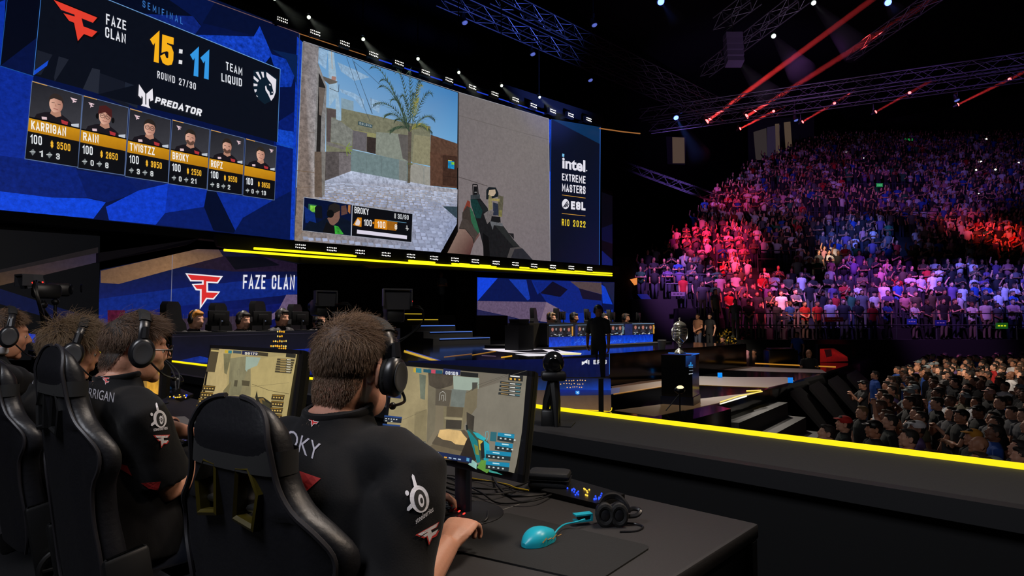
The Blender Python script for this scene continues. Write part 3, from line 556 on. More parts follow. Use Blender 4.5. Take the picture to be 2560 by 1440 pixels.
C.poly(G2((1088, 866), (1250, 885), (1245, 1005), (1082, 985)), (212, 132, 24)); C.poly(G2((1250, 890), (1380, 908), (1362, 1020), (1245, 1002)), (150, 92, 22), .3); sign(C, '100', G2((1122, 975))[0], G2((1224, 985))[0], 16, 16, (240, 236, 226), .15); sign(C, '8', G2((1345, 1000))[0], G2((1376, 1003))[0], 13, 13, (240, 236, 226), .16); C.disc(G2((1070, 917))[0], 2, 3, (212, 132, 24))
C.line(G2((1245, 885), (1495, 915)), 1.2, (90, 140, 170)); C.poly(G2((862, 1003), (1502, 1080), (1500, 1125), (858, 1052)), (216, 210, 226)); C.line(G2((1485, 985), (1525, 995)), 2, (200, 200, 200)); C.line(G2((1500, 950), (1505, 1015)), 2, (200, 200, 200))
C.build('game_picture', lw)
# --- event panel
C = Canvas(HY(YS), (0, -1, 0)); C.k = 20
C.poly([(1368, 298), (1378, 300), (1373, 658), (1371, 656)], (16, 60, 190), .7); C.poly([(1370, 380), (1376, 340), (1375, 430), (1370, 425)], (6, 24, 80), .3)
C.poly([(742, 92), (755, 105), (735, 600), (724, 599)], (14, 56, 180), .6)
G6 = lambda *p: [(1340 + x / 3.43, 280 + y / 3.43) for x, y in p]
C.poly(G6((128, 60), (548, 130), (540, 1320), (116, 1290)), None, .15, [(12, 18, 40), (10, 16, 32), (12, 18, 50), (12, 16, 32)]); C.poly(G6((128, 60), (548, 130), (545, 275)), (10, 46, 84), .1); C.line(G6((548, 130), (540, 1320)), 1.6, (40, 90, 170)); C.line(G6((128, 60), (116, 1290)), 1, (30, 70, 150))
C.text('intel', G6((222, 478))[0], G6((420, 512))[0], 27, 28, (224, 222, 234), .035); C.poly(G6((222, 357), (240, 362), (238, 386), (221, 382)), (120, 190, 230)); C.disc(G6((431, 503))[0], 1.6, 1.8, (200, 200, 210))
sign(C, 'EXTREME', G6((220, 586))[0], G6((421, 616))[0], 17.5, 19, (224, 222, 232), .17, .16); sign(C, 'MASTERS', G6((220, 680))[0], G6((421, 706))[0], 19, 20, (224, 222, 232), .17, .16)
C.line(G6((220, 712), (421, 739)), 1.3, (206, 150, 60)); C.line(G6((218, 870), (420, 892)), 1.3, (206, 150, 60))
C.disc(G6((250, 790))[0], 9, 12.5, (224, 222, 232)); 
for k in range(3): C.poly(G6((228 + 14 * k, 815 - 2 * k), (262 + 6 * k, 765 + 10 * k), (268 + 5 * k, 768 + 10 * k), (236 + 14 * k, 822 - 2 * k)), (14, 18, 36))
sign(C, 'ESL', G6((296, 834))[0], G6((420, 846))[0], 20, 21, (224, 222, 232), .26, .14, .42); sign(C, 'RIO 2022', G6((218, 974))[0], G6((420, 992))[0], 17, 16, (238, 206, 50), .16, .3)
C.build('event_panel', lw)
# ================================================================== FIGURES
SKIN = [mat('skin_light', (204, 150, 124), .55, sss=.06), mat('skin_tan', (172, 118, 90), .55), mat('skin_brown', (120, 78, 58), .55)]
HAIRM = [mat('hair_dark', (30, 22, 18), .7), mat('hair_brown', (66, 46, 32), .7), mat('hair_fair', (120, 92, 60), .7)]
BLACKCLOTH = mat('black_cloth', (20, 20, 22), .85, bump=.2, scale=30)
DENIM = mat('dark_denim', (30, 36, 52), .85); SHOE = mat('dark_shoe', (18, 18, 18), .6)
PLAS = mat('black_plastic', (16, 16, 17), .42, spec=.4)
def elbow(s, w, up, fo, pole):
    s, w = V(s), V(w); d = w - s; L = min(d.length, (up + fo) * .995); d.normalize(); a = (up * up - fo * fo + L * L) / (2 * L); h = sqrt(max(0, up * up - a * a))
    p = V(pole); p = (p - d * p.dot(d)).normalized(); return s + d * a + p * h, s + d * L
def hand(mb, w, d, palm, side, curl=.35, spread=1.0, sc=1.0):
    """wrist w, pointing d, palm normal 'palm' (away from the back of the hand), side=+1 when the thumb lies towards d x palm"""
    w, d, n = V(w), V(d).normalized(), V(palm); n = (n - d * n.dot(d)).normalized(); t = d.cross(n) * side
    q = M((d, t, n)).transposed()
    mb.loft([[w + q @ V((x * sc, (r * cos(a)) * sc, (h * sin(a) + z) * sc)) for a in (2 * pi * i / 10 for i in range(10))] for x, r, h, z in ((-.02, .026, .021, 0), (.012, .03, .019, 0), (.045, .041, .017, -.002), (.08, .043, .014, -.001), (.094, .038, .009, .002))])
    for k, (y, L, r) in enumerate(((.031, .073, .0088), (.0105, .081, .0092), (-.0105, .075, .0087), (-.03, .06, .0078))):
        p = V((.088 - abs(y + .004) * .16, y, 0)); a = curl * (.75 + .12 * k); pts = [V((.06, y * .92, -.003)), p]; ya = y * 1.6 * spread
        for seg, f in ((L * .44, 1.0), (L * .32, 1.25), (L * .24, .9)):
            p = p + V((cos(a) * seg * cos(ya), sin(ya) * seg * .8, sin(a) * seg)); pts.append(p); a += curl * f
        mb.tube([w + q @ (x * sc) for x in pts], [r * 1.1 * sc, r * 1.12 * sc, r * 1.02 * sc, r * .93 * sc, r * .72 * sc], 8)
    a = [V((.012, .024, .004)), V((.036, .047, .012)), V((.062, .058, .02 + .02 * curl)), V((.084, .054, .026 + .03 * curl))]
    mb.tube([w + q @ (x * sc) for x in a], [.014 * sc, .0125 * sc, .0108 * sc, .008 * sc], 8)
def head_shapes(mb, c, q, sc=1.0, ears=True, skin=0):
    """head about the point between the ears; q turns +x to where the face looks"""
    P = lambda x, y, z: V(c) + q @ (V((x, y, z)) * sc); mb.mi = skin
    E = lambda x, y, z, a, b, d, s=18, r=12: mb.ell(P(x, y, z), (a * sc, b * sc, d * sc), s, r, q)
    E(-.012, 0, .034, .097, .0765, .088, 24, 16); E(.03, 0, -.02, .066, .063, .088, 22, 16); E(.036, 0, -.068, .048, .05, .045); E(.07, 0, -.098, .022, .026, .02)
    E(-.043, 0, -.045, .06, .066, .08); E(.076, 0, .036, .02, .05, .016); [E(.079, s * .031, .0125, .0125, .016, .0065, 12, 8) for s in (-1, 1)]
    for s in (-1, 1): E(.056, s * .036, -.022, .032, .025, .034); E(.024, s * .046, -.07, .05, .018, .04); E(.074, s * .03, .012, .014, .014, .01)
    mb.tube([P(.088, 0, .024), P(.1, 0, .005), P(.113, 0, -.016), P(.112, 0, -.026)], [.008 * sc, .0105 * sc, .013 * sc, .012 * sc], 10)
    for s in (-1, 1): E(.098, s * .013, -.024, .012, .008, .008, 10, 8)
    E(.09, 0, -.05, .0125, .023, .0065); E(.0885, 0, -.062, .013, .02, .0075); E(.082, 0, -.045, .015, .03, .02)
    if ears:
        for s in (-1, 1):
            eq = q @ M.Rotation(s * radians(-22), 3, 'Z') @ M.Rotation(radians(12), 3, 'Y')
            mb.torus(P(-.012, s * .083, -.004), .023 * sc, .0062 * sc, 16, 8, eq @ M.Diagonal(V((.8, 1, 1))) @ M.Rotation(pi / 2, 3, 'X') @ M.Diagonal(V((1, 1.35, 1)))); mb.ell(P(-.008, s * .0775, -.006), (.016 * sc, .006 * sc, .026 * sc), 12, 8, eq); mb.ell(P(-.003, s * .081, -.032), (.008 * sc, .006 * sc, .01 * sc), 10, 6, eq)
def figure(mb, wr=((.12, .2, 1.0), (.12, -.2, 1.0)), hair='short', seat=False, yaw=0, nod=0, headset=False, hi=True, lean=0, sleeve=.55, cap=False, curl=.5, poles=((-.6, .6, -.5), (-.6, -.6, -.5))):
    """a whole clothed person, feet at 0, facing +x. materials: 0 skin 1 hair 2 shirt 3 trousers 4 black gear 5 shoes"""
    dz = -.42 if seat else 0; lq = M.Rotation(radians(lean), 3, 'Y'); hz = V((0, 0, .9 + dz)); T = lambda x, y, z: hz + lq @ (V((x, y, z + dz)) - hz)
    mb.mi = 2
    mb.loft([[T(rx * cos(a) + ox, ry * sin(a), z) for a in (2 * pi * i / 18 for i in range(18))] for z, rx, ry, ox in ((.84, .115, .165, 0), (.93, .125, .172, 0), (1.08, .112, .155, .01), (1.22, .122, .172, .01), (1.34, .122, .192, 0), (1.42, .098, .182, -.01), (1.465, .078, .12, -.015), (1.49, .06, .068, -.012))])
    mb.mi = 0; mb.tube([T(-.02, 0, 1.44), T(-.012, 0, 1.5), T(0, 0, 1.57)], [.062, .054, .052], 14)
    q = lq @ M.Rotation(radians(yaw), 3, 'Z') @ M.Rotation(radians(nod), 3, 'Y'); hc = T(0, 0, 1.5) + q @ V((.012, 0, .115))
    head_shapes(mb, hc, q, 1.0, hi)
    H = lambda x, y, z: hc + q @ V((x, y, z)); mb.mi = 1
    if hair != 'bald':
        mb.ell(H(-.022, 0, .044), (.1, .0835, .09), 20, 14, q); mb.ell(H(-.055, 0, -.008), (.056, .072, .07), 16, 10, q); mb.ell(H(.04, 0, .095), (.055, .06, .03), 14, 8, q)
    if hair == 'long':
        mb.ell(H(-.06, 0, -.06), (.06, .085, .12), 16, 10, q)
        for s in (-1, 1): mb.ell(H(-.02, s * .075, -.06), (.045, .022, .11), 12, 8, q)
    if hair == 'beard' : mb.ell(H(.05, 0, -.085), (.05, .05, .04), 14, 8, q)
    if cap:
        mb.mi = 4; mb.ell(H(-.012, 0, .062), (.107, .09, .078), 20, 12, q); mb.loft([[H(.05 + .02, y * .07, .065), H(.165 - .03 * y * y, y * .07, .052), H(.165 - .03 * y * y, y * .07, .06), H(.07, y * .07, .085)] for y in (-1, -.5, 0, .5, 1)])
    if headset:
        mb.mi = 4
        for s in (-1, 1): mb.ell(H(-.008, s * .088, -.004), (.045, .022, .05), 16, 10, q)
        mb.tube([H(-.008, .095 * cos(a), .02 + .118 * sin(a)) for a in (pi * i / 12 for i in range(13))], .013, 8, True)
    for k, s in ((0, 1), (1, -1)):
        S = T(-.005, s * .183, 1.405); w = V(wr[k]); w.z += dz; e, w = elbow(S, w, .29, .26, poles[k]); m1 = S.lerp(e, sleeve)
        mb.mi = 2; mb.tube([T(-.005, s * .13, 1.41), S, m1], [.07, .066, .064], 12)
        if sleeve > 1: m1 = S.lerp(e, .95); mb.tube([m1, e, e.lerp(w, .9)], [.055, .052, .042], 10)
        mb.mi = 0; mb.tube([S.lerp(e, .3), e, e.lerp(w, .4), w], [.044, .04, .038, .027], 10)
        d = (w - e).normalized()
        if hi: hand(mb, w, d, (.1, -s, -.3) if abs(d.y) < .7 else (0, 0, -1), 1 if s > 0 else -1, curl)
        else: mb.ell(w + d * .07, (.06, .03, .035), 8, 6)
    mb.mi = 3
    for s in (-1, 1):
        if seat:
            mb.tube([(0, s * .09, .48), (.22, s * .11, .5), (.44, s * .12, .48)], [.09, .08, .062], 12); mb.tube([(.44, s * .12, .48), (.46, s * .12, .26), (.42, s * .12, .08)], [.062, .056, .042], 10); ax = .42
        else:
            mb.tube([(0, s * .085, .9), (.02, s * .095, .5), (-.01, s * .1, .08)], [.092, .062, .045], 12); ax = -.01
        mb.mi = 5; mb.ell((ax + .05, s * (.12 if seat else .1), .045), (.125, .047, .045), 14, 8); mb.mi = 3
    if not seat: mb.ell((0, 0, .88), (.118, .168, .09), 16, 10)
    return mb
ARMS = {'down': dict(wr=((.05, .26, .88), (.08, -.26, .88))), 'crossed': dict(wr=((.2, -.06, 1.2), (.22, .06, 1.17)), poles=((0, 1, -.5), (0, -1, -.5))), 'clap': dict(wr=((.3, .05, 1.25), (.3, -.05, 1.25))), 'raise': dict(wr=((.06, .24, .9), (.16, -.22, 1.86)), poles=((-.6, .6, -.5), (.3, -1, 0))),
        'phone': dict(wr=((.3, .07, 1.38), (.3, -.07, 1.38)), poles=((0, .7, -1), (0, -.7, -1))), 'pocket': dict(wr=((.06, .2, .86), (.06, -.2, .86)), poles=((-1, .7, 0), (-1, -.7, 0))), 'belly': dict(wr=((.2, .06, 1.02), (.2, -.06, 1.0)))}
_PM = {}
def person_mesh(arms='down', hair='short', voxel=.011, **kw):
    k = (arms, hair, voxel, tuple(sorted(kw.items())))
    if k not in _PM:
        me = remesh(figure(MB(), hair=hair, **dict(ARMS.get(arms, {}), **kw)), voxel, 1, keep=True, name='person')
        for _ in range(6): me.materials.append(None)
        _PM[k] = me
    return _PM[k]
def person(me, label, group, loc, face, mats, scale=1.0, cat='person', name='person'):
    """one continuous clothed figure; mats = skin hair shirt trousers gear shoes, set on this object only"""
    o = bpy.data.objects.new(name, me); COL.objects.link(o); o.location = loc; o.rotation_euler = (0, 0, face); o.scale = (scale,) * 3
    for sl, m in zip(o.material_slots, mats): sl.link = 'OBJECT'; sl.material = m
    tag(o, label, cat, group); return o
# ================================================================== LIGHTS ROUND THE BIG SCREEN
YEL = emat('yellow_light', (252, 232, 20), 1.5); WHT = emat('white_lens', (255, 250, 240), 3.2); STEEL = mat('dark_steel', (52, 52, 56), .4, .9)
def strip(name, label, pts, w, m=None, group=None):
    b = MB(); b.tube(pts, w, 6); return tag(b.build(name, m or YEL), label, 'light strip', group)
for pts, lab in ([[(560, 625), (760, 640), (1000, 656), (1260, 672), (1530, 689)], 'long lower yellow light strip under the big screen'], [[(635, 621), (760, 630), (890, 640)], 'short upper yellow light strip under scoreboard corner of the big screen'],
                 [[(1022, 652), (1087, 657)], 'shortest yellow light strip, under the rifle picture'], [[(1130, 659), (1240, 666)], 'yellow light strip piece under the cobbled street picture edge'], [[(1300, 669), (1400, 676), (1530, 684)], 'upper yellow light strip under event logo panel']):
    strip('light_strip', lab, [PY(x, y, YS - .35) for x, y in pts], .035)
strip('trim_light', 'thin orange line of light along the top edge of screen', [PY(x, y, YS - .12) for x, y in ((748, 84), (940, 147))], .012, emat('orange_line', (150, 96, 50)))
strip('trim_light', 'thin blue line of light along the top edge of screen', [PY(x, y, YS - .12) for x, y in ((940, 147), (1180, 225), (1360, 283))], .02, emat('blue_line', (30, 60, 200)))
hb = MB(); p = [PY(x, y, YS + .1) for x, y in ((735, 606), (1530, 668), (1530, 694), (735, 660))]; hb.hexa([q - V((0, .4, 0)) for q in p], [q - V((0, .12, 0)) for q in p])
p = [PY(x, y, YS + .1) for x, y in ((525, 588), (735, 606), (735, 660), (535, 618))]; hb.hexa([q - V((0, .3, 0)) for q in p], [q - V((0, .12, 0)) for q in p])
tag(hb.build('header_beam', BLACK, None, False), 'black beam along the bottom edge of the big screen', 'beam')
tb = MB(); p = [PY(x, y, YS) for x, y in ((680, 30), (1505, 292), (1505, 318), (680, 60))]; tb.hexa([q - V((0, .12, 0)) for q in p], [q - V((0, .02, 0)) for q in p]); tag(tb.build('header_beam', BLACK, None, False), 'black beam along the top edge of the big screen', 'beam')
def strobe(k, row):
    t = thing('strobe_lamp', '', 'lamp'); b = MB(); b.box((0, .05, 0), (.36, .1, .2)); b.build('housing', BLACK, t, False); b = MB(); b.box((0, .26, 0), (.05, .32, .06)); b.build('bracket', BLACK, t, False)
    b = MB(); rr = random.Random(k)
    for i in range(6):
        for j in (0, 1):
            b.ell((-.13 + .052 * i, -.008, (-.035, .035)[j] + rr.uniform(-.008, .008)), (.013 + rr.uniform(-.005, .005), .008, .016), 6, 4)
    b.build('led_cells', WHT, t, False); return t
proto = [strobe(k, 0) for k in range(1)][0]
TOPS = [(706, 50), (788, 82), (862, 109), (934, 136), (998, 158), (1064, 181), (1123, 200), (1181, 218), (1237, 235), (1289, 249), (1334, 264), (1382, 278), (1427, 288), (1472, 299)]
BOTS = [(751, 616), (829, 623), (900, 630), (965, 636), (1027, 640), (1085, 645), (1137, 649), (1188, 653), (1240, 657), (1288, 660), (1335, 664), (1382, 667), (1428, 669), (1474, 672)]
first = True
for rowi, (row, lab, grp) in enumerate(((TOPS, 'small white strobe lamp in the row above the big screen', 'strobe lamps above the screen'), (BOTS, 'small white strobe lamp in the row below the big screen', 'strobe lamps below the screen'))):
    for x, y in row:
        loc = PY(x, y, YS - .42); o = proto if first else dup(proto, loc); first = False; o.location = loc; o['label'] = lab; o['group'] = grp
        o.scale = (1.0 + (x - 700) / 2600,) * 3 if rowi else (1.0 + (x - 700) / 2600,) * 3

# ================================================================== UNDER THE SCREEN
# --- home team's lower LED wall with emblem
def led_panel(name, label, quad, yy, draw, thick=.3, cat='screen'):
    t = thing(name, label, cat, PY(*quad[2], yy)); b = part_mb(t); p = [PY(x, y, yy) + V((0, .002, 0)) for x, y in quad]
    b.hexa([q + V((0, thick, 0)) for q in p], p); b.build('cabinet', BLACK, t, False); C = Canvas(HY(yy), (0, -1, 0)); draw(C); C.build('picture', t); return t
Z7 = lambda *p: [(x / 3.2, 560 + y / 3.2) for x, y in p]
def draw_home(C):
    C.poly([(250, 675), (430, 637), (560, 624), (743, 634), (743, 860), (243, 860)], None, .35, [(18, 24, 50), (24, 22, 48), (24, 22, 46), (10, 14, 36), (12, 16, 70), (12, 30, 120)])
    C.poly(Z7((780, 700), (1040, 720), (1400, 740), (2200, 640), (2380, 620), (2380, 900), (780, 900)), None, .5, [(14, 36, 130), (14, 34, 120), (20, 30, 90), (16, 24, 96), (12, 20, 90), (16, 16, 60), (14, 22, 80)])
    C.poly(Z7((790, 600), (1380, 520), (1900, 460), (2380, 420), (2380, 560), (1400, 660), (785, 740)), (14, 36, 116), .5); C.poly(Z7((1380, 260), (2380, 260), (2380, 380), (1860, 380), (1380, 330)), (30, 20, 40), .5); C.poly(Z7((1800, 260), (2100, 260), (2240, 330), (1880, 365)), (10, 10, 20), .3)
    C.poly(Z7((805, 375), (1380, 245), (1580, 200), (1750, 205), (1785, 258), (1380, 362), (950, 480), (805, 470)), None, .3, [(96, 72, 56), (120, 90, 66), (92, 70, 64), (70, 54, 58), (96, 72, 60), (140, 104, 74), (112, 84, 64), (104, 78, 58)])
    C.poly(Z7((2090, 765), (2225, 690), (2290, 565), (2380, 565), (2380, 670), (2170, 770)), (98, 80, 110), .4); C.poly(Z7((1390, 760), (2050, 730), (2150, 800), (2000, 870), (1390, 870)), (52, 40, 54), .5)
    C.line([(431, 637), (426, 800)], 1.4, (120, 120, 140)); C.poly(Z7((860, 690), (1000, 690), (1000, 800), (860, 800)), (70, 16, 40), 1.0)
    for i in range(22): C.line(Z7((1400 + 33 * i, 720), (1400 + 33 * i, 800)), .6, (70, 66, 90))
    logo_f(C, lambda x, y: (462.5 + 94 * x + 1 * y, 683 + 3 * x + 89 * y), (214, 44, 44), (236, 232, 238))
    sign(C, 'FAZE CLAN', (606, 722), (735, 724), 35, 36, (226, 226, 236), .15, .2, .36, (.04, 0))
led_panel('led_wall', 'lower LED wall behind the far team desk with red winged emblem', ((250, 676), (743, 634), (743, 860), (243, 860)), YS + .9, draw_home)
def draw_wing(C):
    C.poly([(-200, 560), (250, 590), (245, 900), (-200, 900)], (5, 6, 9), .2)
    C.poly([(-200, 755), (0, 714), (245, 655), (245, 632), (0, 682), (-200, 720)], None, .3, [(64, 46, 34), (70, 52, 38), (44, 38, 56), (40, 34, 52), (58, 44, 36), (60, 44, 34)]); C.poly([(-200, 720), (0, 682), (245, 632), (245, 618), (0, 674), (-200, 710)], (28, 24, 26), .3)
    C.poly([(-200, 690), (0, 722), (245, 800), (245, 830), (0, 760), (-200, 740)], (8, 16, 52), .4); C.poly([(40, 830), (90, 836), (90, 858), (40, 850)], (10, 60, 200), .8)
led_panel('led_wall', 'dark LED wing wall with dim brown ribbon behind twin camera posts', ((-200, 560), (246, 560), (244, 900), (-200, 900)), YS + .7, draw_wing)
b = MB(); p0, p1 = PY(246, 625, YS + .5), PY(520, 596, YS + .1); b.hexa([PY(246, 632, YS + .5), PY(246, 655, YS + .5), PY(470, 612, YS + .1), PY(500, 596, YS + .1)], [PY(246, 632, YS + .5) + V((0, .3, 0)), PY(246, 655, YS + .5) + V((0, .3, 0)), PY(470, 612, YS + .1) + V((0, .3, 0)), PY(500, 596, YS + .1) + V((0, .3, 0))])
tag(b.build('canopy_beam', mat('violet_panel', (60, 52, 74), .6), None, False), 'slanted dark violet canopy beam above the far team wall', 'beam')
Z8 = lambda *p: [(1100 + x / 3.2, 680 + y / 3.2) for x, y in p]
def draw_rival(C):
    C.poly(Z8((298, 42), (1395, 82), (1385, 620), (290, 580)), (8, 18, 66), .4)
    for q, c, g in ((Z8((298, 42), (460, 50), (298, 280)), (20, 66, 215), .3), (Z8((460, 50), (560, 60), (710, 230), (860, 240), (300, 232)), (10, 22, 74), .4), (Z8((550, 58), (690, 62), (720, 215), (700, 228)), (20, 54, 160), .5), (Z8((730, 66), (900, 70), (780, 180)), (12, 40, 130), .4), (Z8((740, 80), (900, 70), (1290, 80), (1295, 330), (1010, 330), (850, 240)), (12, 34, 118), .5),
                    (Z8((800, 170), (900, 75), (1020, 140), (960, 200)), (8, 12, 34), .3), (Z8((1040, 75), (1290, 85), (1295, 180), (1110, 130)), (78, 64, 66), .4), (Z8((1110, 130), (1290, 180), (1290, 230), (1140, 215)), (20, 18, 40), .4), (Z8((1300, 85), (1395, 85), (1390, 260), (1360, 200)), (26, 30, 60), .4), (Z8((1290, 100), (1320, 120), (1380, 260), (1300, 250)), (16, 60, 190), .4),
                    (Z8((298, 232), (850, 240), (1010, 325), (800, 390), (700, 395), (580, 360), (296, 300)), (94, 78, 104), .5), (Z8((296, 304), (600, 365), (580, 450), (295, 375)), (34, 34, 72), .4), (Z8((295, 375), (585, 462), (585, 620), (292, 570)), (112, 82, 50), .35), (Z8((850, 240), (950, 295), (860, 400), (800, 395)), (120, 100, 120), .3), (Z8((960, 300), (1010, 330), (1300, 320), (1380, 300), (1380, 620), (940, 620)), (12, 42, 150), .3)): C.poly(q, c, g)
    C.line(Z8((293, 374), (585, 460)), 3.2, (246, 206, 30)); C.line(Z8((540, 500), (585, 480)), 2.6, (220, 150, 20)); C.line(Z8((578, 510), (578, 600)), 2.6, (230, 170, 20))
led_panel('led_wall', 'lower LED wall behind the rival team desk with blue and tan facets', ((1193, 692), (1536, 705), (1533, 874), (1190, 862)), YS + .9, draw_rival)
def drape(label, quad, yy, m=VELVET, name='stage_drape'):
    b = MB(); b.hexa([PY(x, y, yy + .25) for x, y in quad], [PY(x, y, yy) for x, y in quad]); return tag(b.build(name, m, None, False), label, 'drape')
drape('wide black drape between the two lower LED walls', ((743, 620), (1092, 655), (1092, 930), (743, 930)), YS + .2)
drape('narrow black drape on the far side of backstage stairs', ((1140, 660), (1192, 668), (1190, 900), (1138, 900)), YS + .3)
drape('black drape hanging beyond the rival team desk', ((1536, 640), (1596, 646), (1590, 885), (1530, 880)), YS + 1.2)
drape('dim black backstage drape seen through the stair opening', ((1080, 650), (1150, 650), (1150, 860), (1080, 860)), YS + 8)
b = MB(); p = [PY(x, y, YS - .6) for x, y in ((905, 662), (972, 660), (996, 668), (925, 671))]; b.hexa(p, [q + V((0, .2, 0)) for q in p]); tag(b.build('ceiling_flap', mat('ochre_panel', (120, 88, 24), .5), None, False), 'small ochre panel under the screen beam above the black drape', 'panel')
# --- stage floor, riser and rim
GLOSS = mat('gloss_black_floor', (10, 10, 12), .1, spec=.55, vary=.2, scale=3); MATTE = mat('stage_face', (22, 22, 24), .6, spec=.3); RIMTOP = mat('rim_carpet', (21, 21, 25), .8, bump=.15, scale=120)
E1, E2, E3 = PZ(1792, 1013, STAGE_Z), PZ(1925, 971, STAGE_Z), PZ(2150, 904, STAGE_Z)
ef = V((E3.x + 10, E3.y + 1, STAGE_Z)); RX = 2.86
st = thing('floor_stage', 'wide glossy black stage with LED floor graphics below the big screen', 'stage', (8, 8, FLOOR_Z))
st['kind'] = 'structure'
pl = [V((RX, E1.y - .5, 0)), V((E1.x - .25, E1.y - .35, 0)), E1, E2, E3, ef, V((34, 6, 0)), V((34, 17, 0)), V((RX, 17, 0))]
b = part_mb(st); b.hexa([V((q.x, q.y, FLOOR_Z)) for q in pl], [V((q.x, q.y, STAGE_Z)) for q in pl]); b.build('deck', [GLOSS], st, False)
YR = 7.6
RXE = PY(1523, 900, YR).x
b = part_mb(st); b.box((11.2, (YR + 17.4) / 2, (STAGE_Z + RISER_Z) / 2 - .02), (15.4, 17.4 - YR, RISER_Z - STAGE_Z + .04)); b.build('riser', GLOSS, st, False)
FLH = lambda z: (lambda px, py: PZ(px, py, z))
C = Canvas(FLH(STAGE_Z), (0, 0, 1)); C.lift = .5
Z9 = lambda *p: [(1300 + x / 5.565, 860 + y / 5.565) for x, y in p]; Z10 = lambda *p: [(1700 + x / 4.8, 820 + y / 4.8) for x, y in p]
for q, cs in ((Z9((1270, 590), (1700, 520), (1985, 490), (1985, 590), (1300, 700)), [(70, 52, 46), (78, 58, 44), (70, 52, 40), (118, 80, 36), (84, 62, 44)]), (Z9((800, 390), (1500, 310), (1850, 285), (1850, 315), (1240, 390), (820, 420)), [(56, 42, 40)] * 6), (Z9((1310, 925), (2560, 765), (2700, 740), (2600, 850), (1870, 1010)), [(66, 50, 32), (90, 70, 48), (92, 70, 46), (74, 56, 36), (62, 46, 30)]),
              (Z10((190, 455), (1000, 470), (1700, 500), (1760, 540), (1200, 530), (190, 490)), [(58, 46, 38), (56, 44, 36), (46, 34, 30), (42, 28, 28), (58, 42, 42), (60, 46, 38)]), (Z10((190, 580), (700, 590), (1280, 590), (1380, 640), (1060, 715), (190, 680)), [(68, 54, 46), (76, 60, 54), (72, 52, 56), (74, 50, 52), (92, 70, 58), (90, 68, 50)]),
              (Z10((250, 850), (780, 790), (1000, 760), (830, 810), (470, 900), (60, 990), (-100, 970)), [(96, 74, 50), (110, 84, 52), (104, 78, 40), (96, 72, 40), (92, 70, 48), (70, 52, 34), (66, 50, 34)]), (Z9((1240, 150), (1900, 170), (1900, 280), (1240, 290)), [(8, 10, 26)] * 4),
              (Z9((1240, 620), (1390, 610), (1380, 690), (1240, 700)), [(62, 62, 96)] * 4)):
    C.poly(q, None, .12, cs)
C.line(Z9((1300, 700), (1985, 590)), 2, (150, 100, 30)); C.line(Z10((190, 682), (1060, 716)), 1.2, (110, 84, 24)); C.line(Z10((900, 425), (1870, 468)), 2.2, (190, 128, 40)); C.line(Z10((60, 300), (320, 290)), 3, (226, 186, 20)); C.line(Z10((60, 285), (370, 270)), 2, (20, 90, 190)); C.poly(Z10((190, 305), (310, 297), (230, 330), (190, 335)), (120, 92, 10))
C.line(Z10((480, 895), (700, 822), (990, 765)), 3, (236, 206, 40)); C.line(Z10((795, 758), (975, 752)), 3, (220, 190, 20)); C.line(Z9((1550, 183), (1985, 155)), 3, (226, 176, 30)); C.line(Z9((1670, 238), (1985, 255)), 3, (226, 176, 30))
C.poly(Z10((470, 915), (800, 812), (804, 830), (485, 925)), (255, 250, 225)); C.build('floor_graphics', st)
C = Canvas(FLH(RISER_Z), (0, 0, 1)); C.lift = .5; ZA = lambda *p: [(1240 + x / 5.565, 740 + y / 5.565) for x, y in p]
C.poly(ZA((-190, 735), (780, 732), (975, 775), (1190, 795), (1180, 815), (920, 820), (700, 790), (440, 800), (40, 770), (-100, 750)), (236, 228, 236)); C.poly(ZA((170, 770), (480, 755), (560, 745), (640, 742), (740, 785), (560, 792), (430, 790)), (14, 12, 18)); C.poly(ZA((790, 745), (860, 750), (900, 775), (820, 768)), (14, 12, 18))
C.poly(ZA((265, 808), (770, 808), (690, 830), (450, 836)), (230, 226, 234)); C.poly(ZA((880, 805), (1180, 800), (1180, 815), (960, 820)), (236, 226, 130)); C.line(ZA((70, 855), (225, 835)), 2.4, (220, 160, 40)); C.line(ZA((0, 840), (-200, 828)), 1, (90, 70, 90))
C.line([(1010, 878), (1098, 905)], 5, (190, 150, 20)); C.line([(1016, 876), (1104, 903)], 1.6, (20, 50, 160)); C.line([(1110, 893), (1180, 885)], 1.6, (120, 80, 40)); C.line([(1180, 888), (1240, 878)], 1.4, (160, 110, 30))
C.build('riser_graphics', st)
C = Canvas(HY(YR), (0, -1, 0))
px0 = [PIXEL(V((x, YR, z)))[:2] for x, z in ((3.6, RISER_Z), (RXE, RISER_Z), (RXE, STAGE_Z), (3.6, STAGE_Z))]
C.poly(px0, None, .2, [(6, 8, 20), (6, 7, 14), (5, 6, 12), (8, 12, 34)]); C.poly([(1020, 902), (1360, 898), (1522, 893), (1522, 940), (1360, 950), (1020, 965)], None, .3, [(8, 12, 40), (8, 16, 66), (8, 16, 64), (8, 18, 60), (8, 16, 56), (6, 10, 30)])
for sx in (0, 1): C.poly([(1452 + (sx * 16 - 2 * sx * a), b_) for a, b_ in ((0, 898), (4, 904), (7, 904), (7, 913), (4, 910), (3, 907), (0, 909))], (226, 226, 232))
sign(C, 'I EPIC', (1470, 911), (1516, 910), 11, 11, (226, 226, 232), .2, .18); C.line([(1523, 884), (1523, 936)], 1.4, (40, 90, 170)); C.build('riser_front_picture', st)
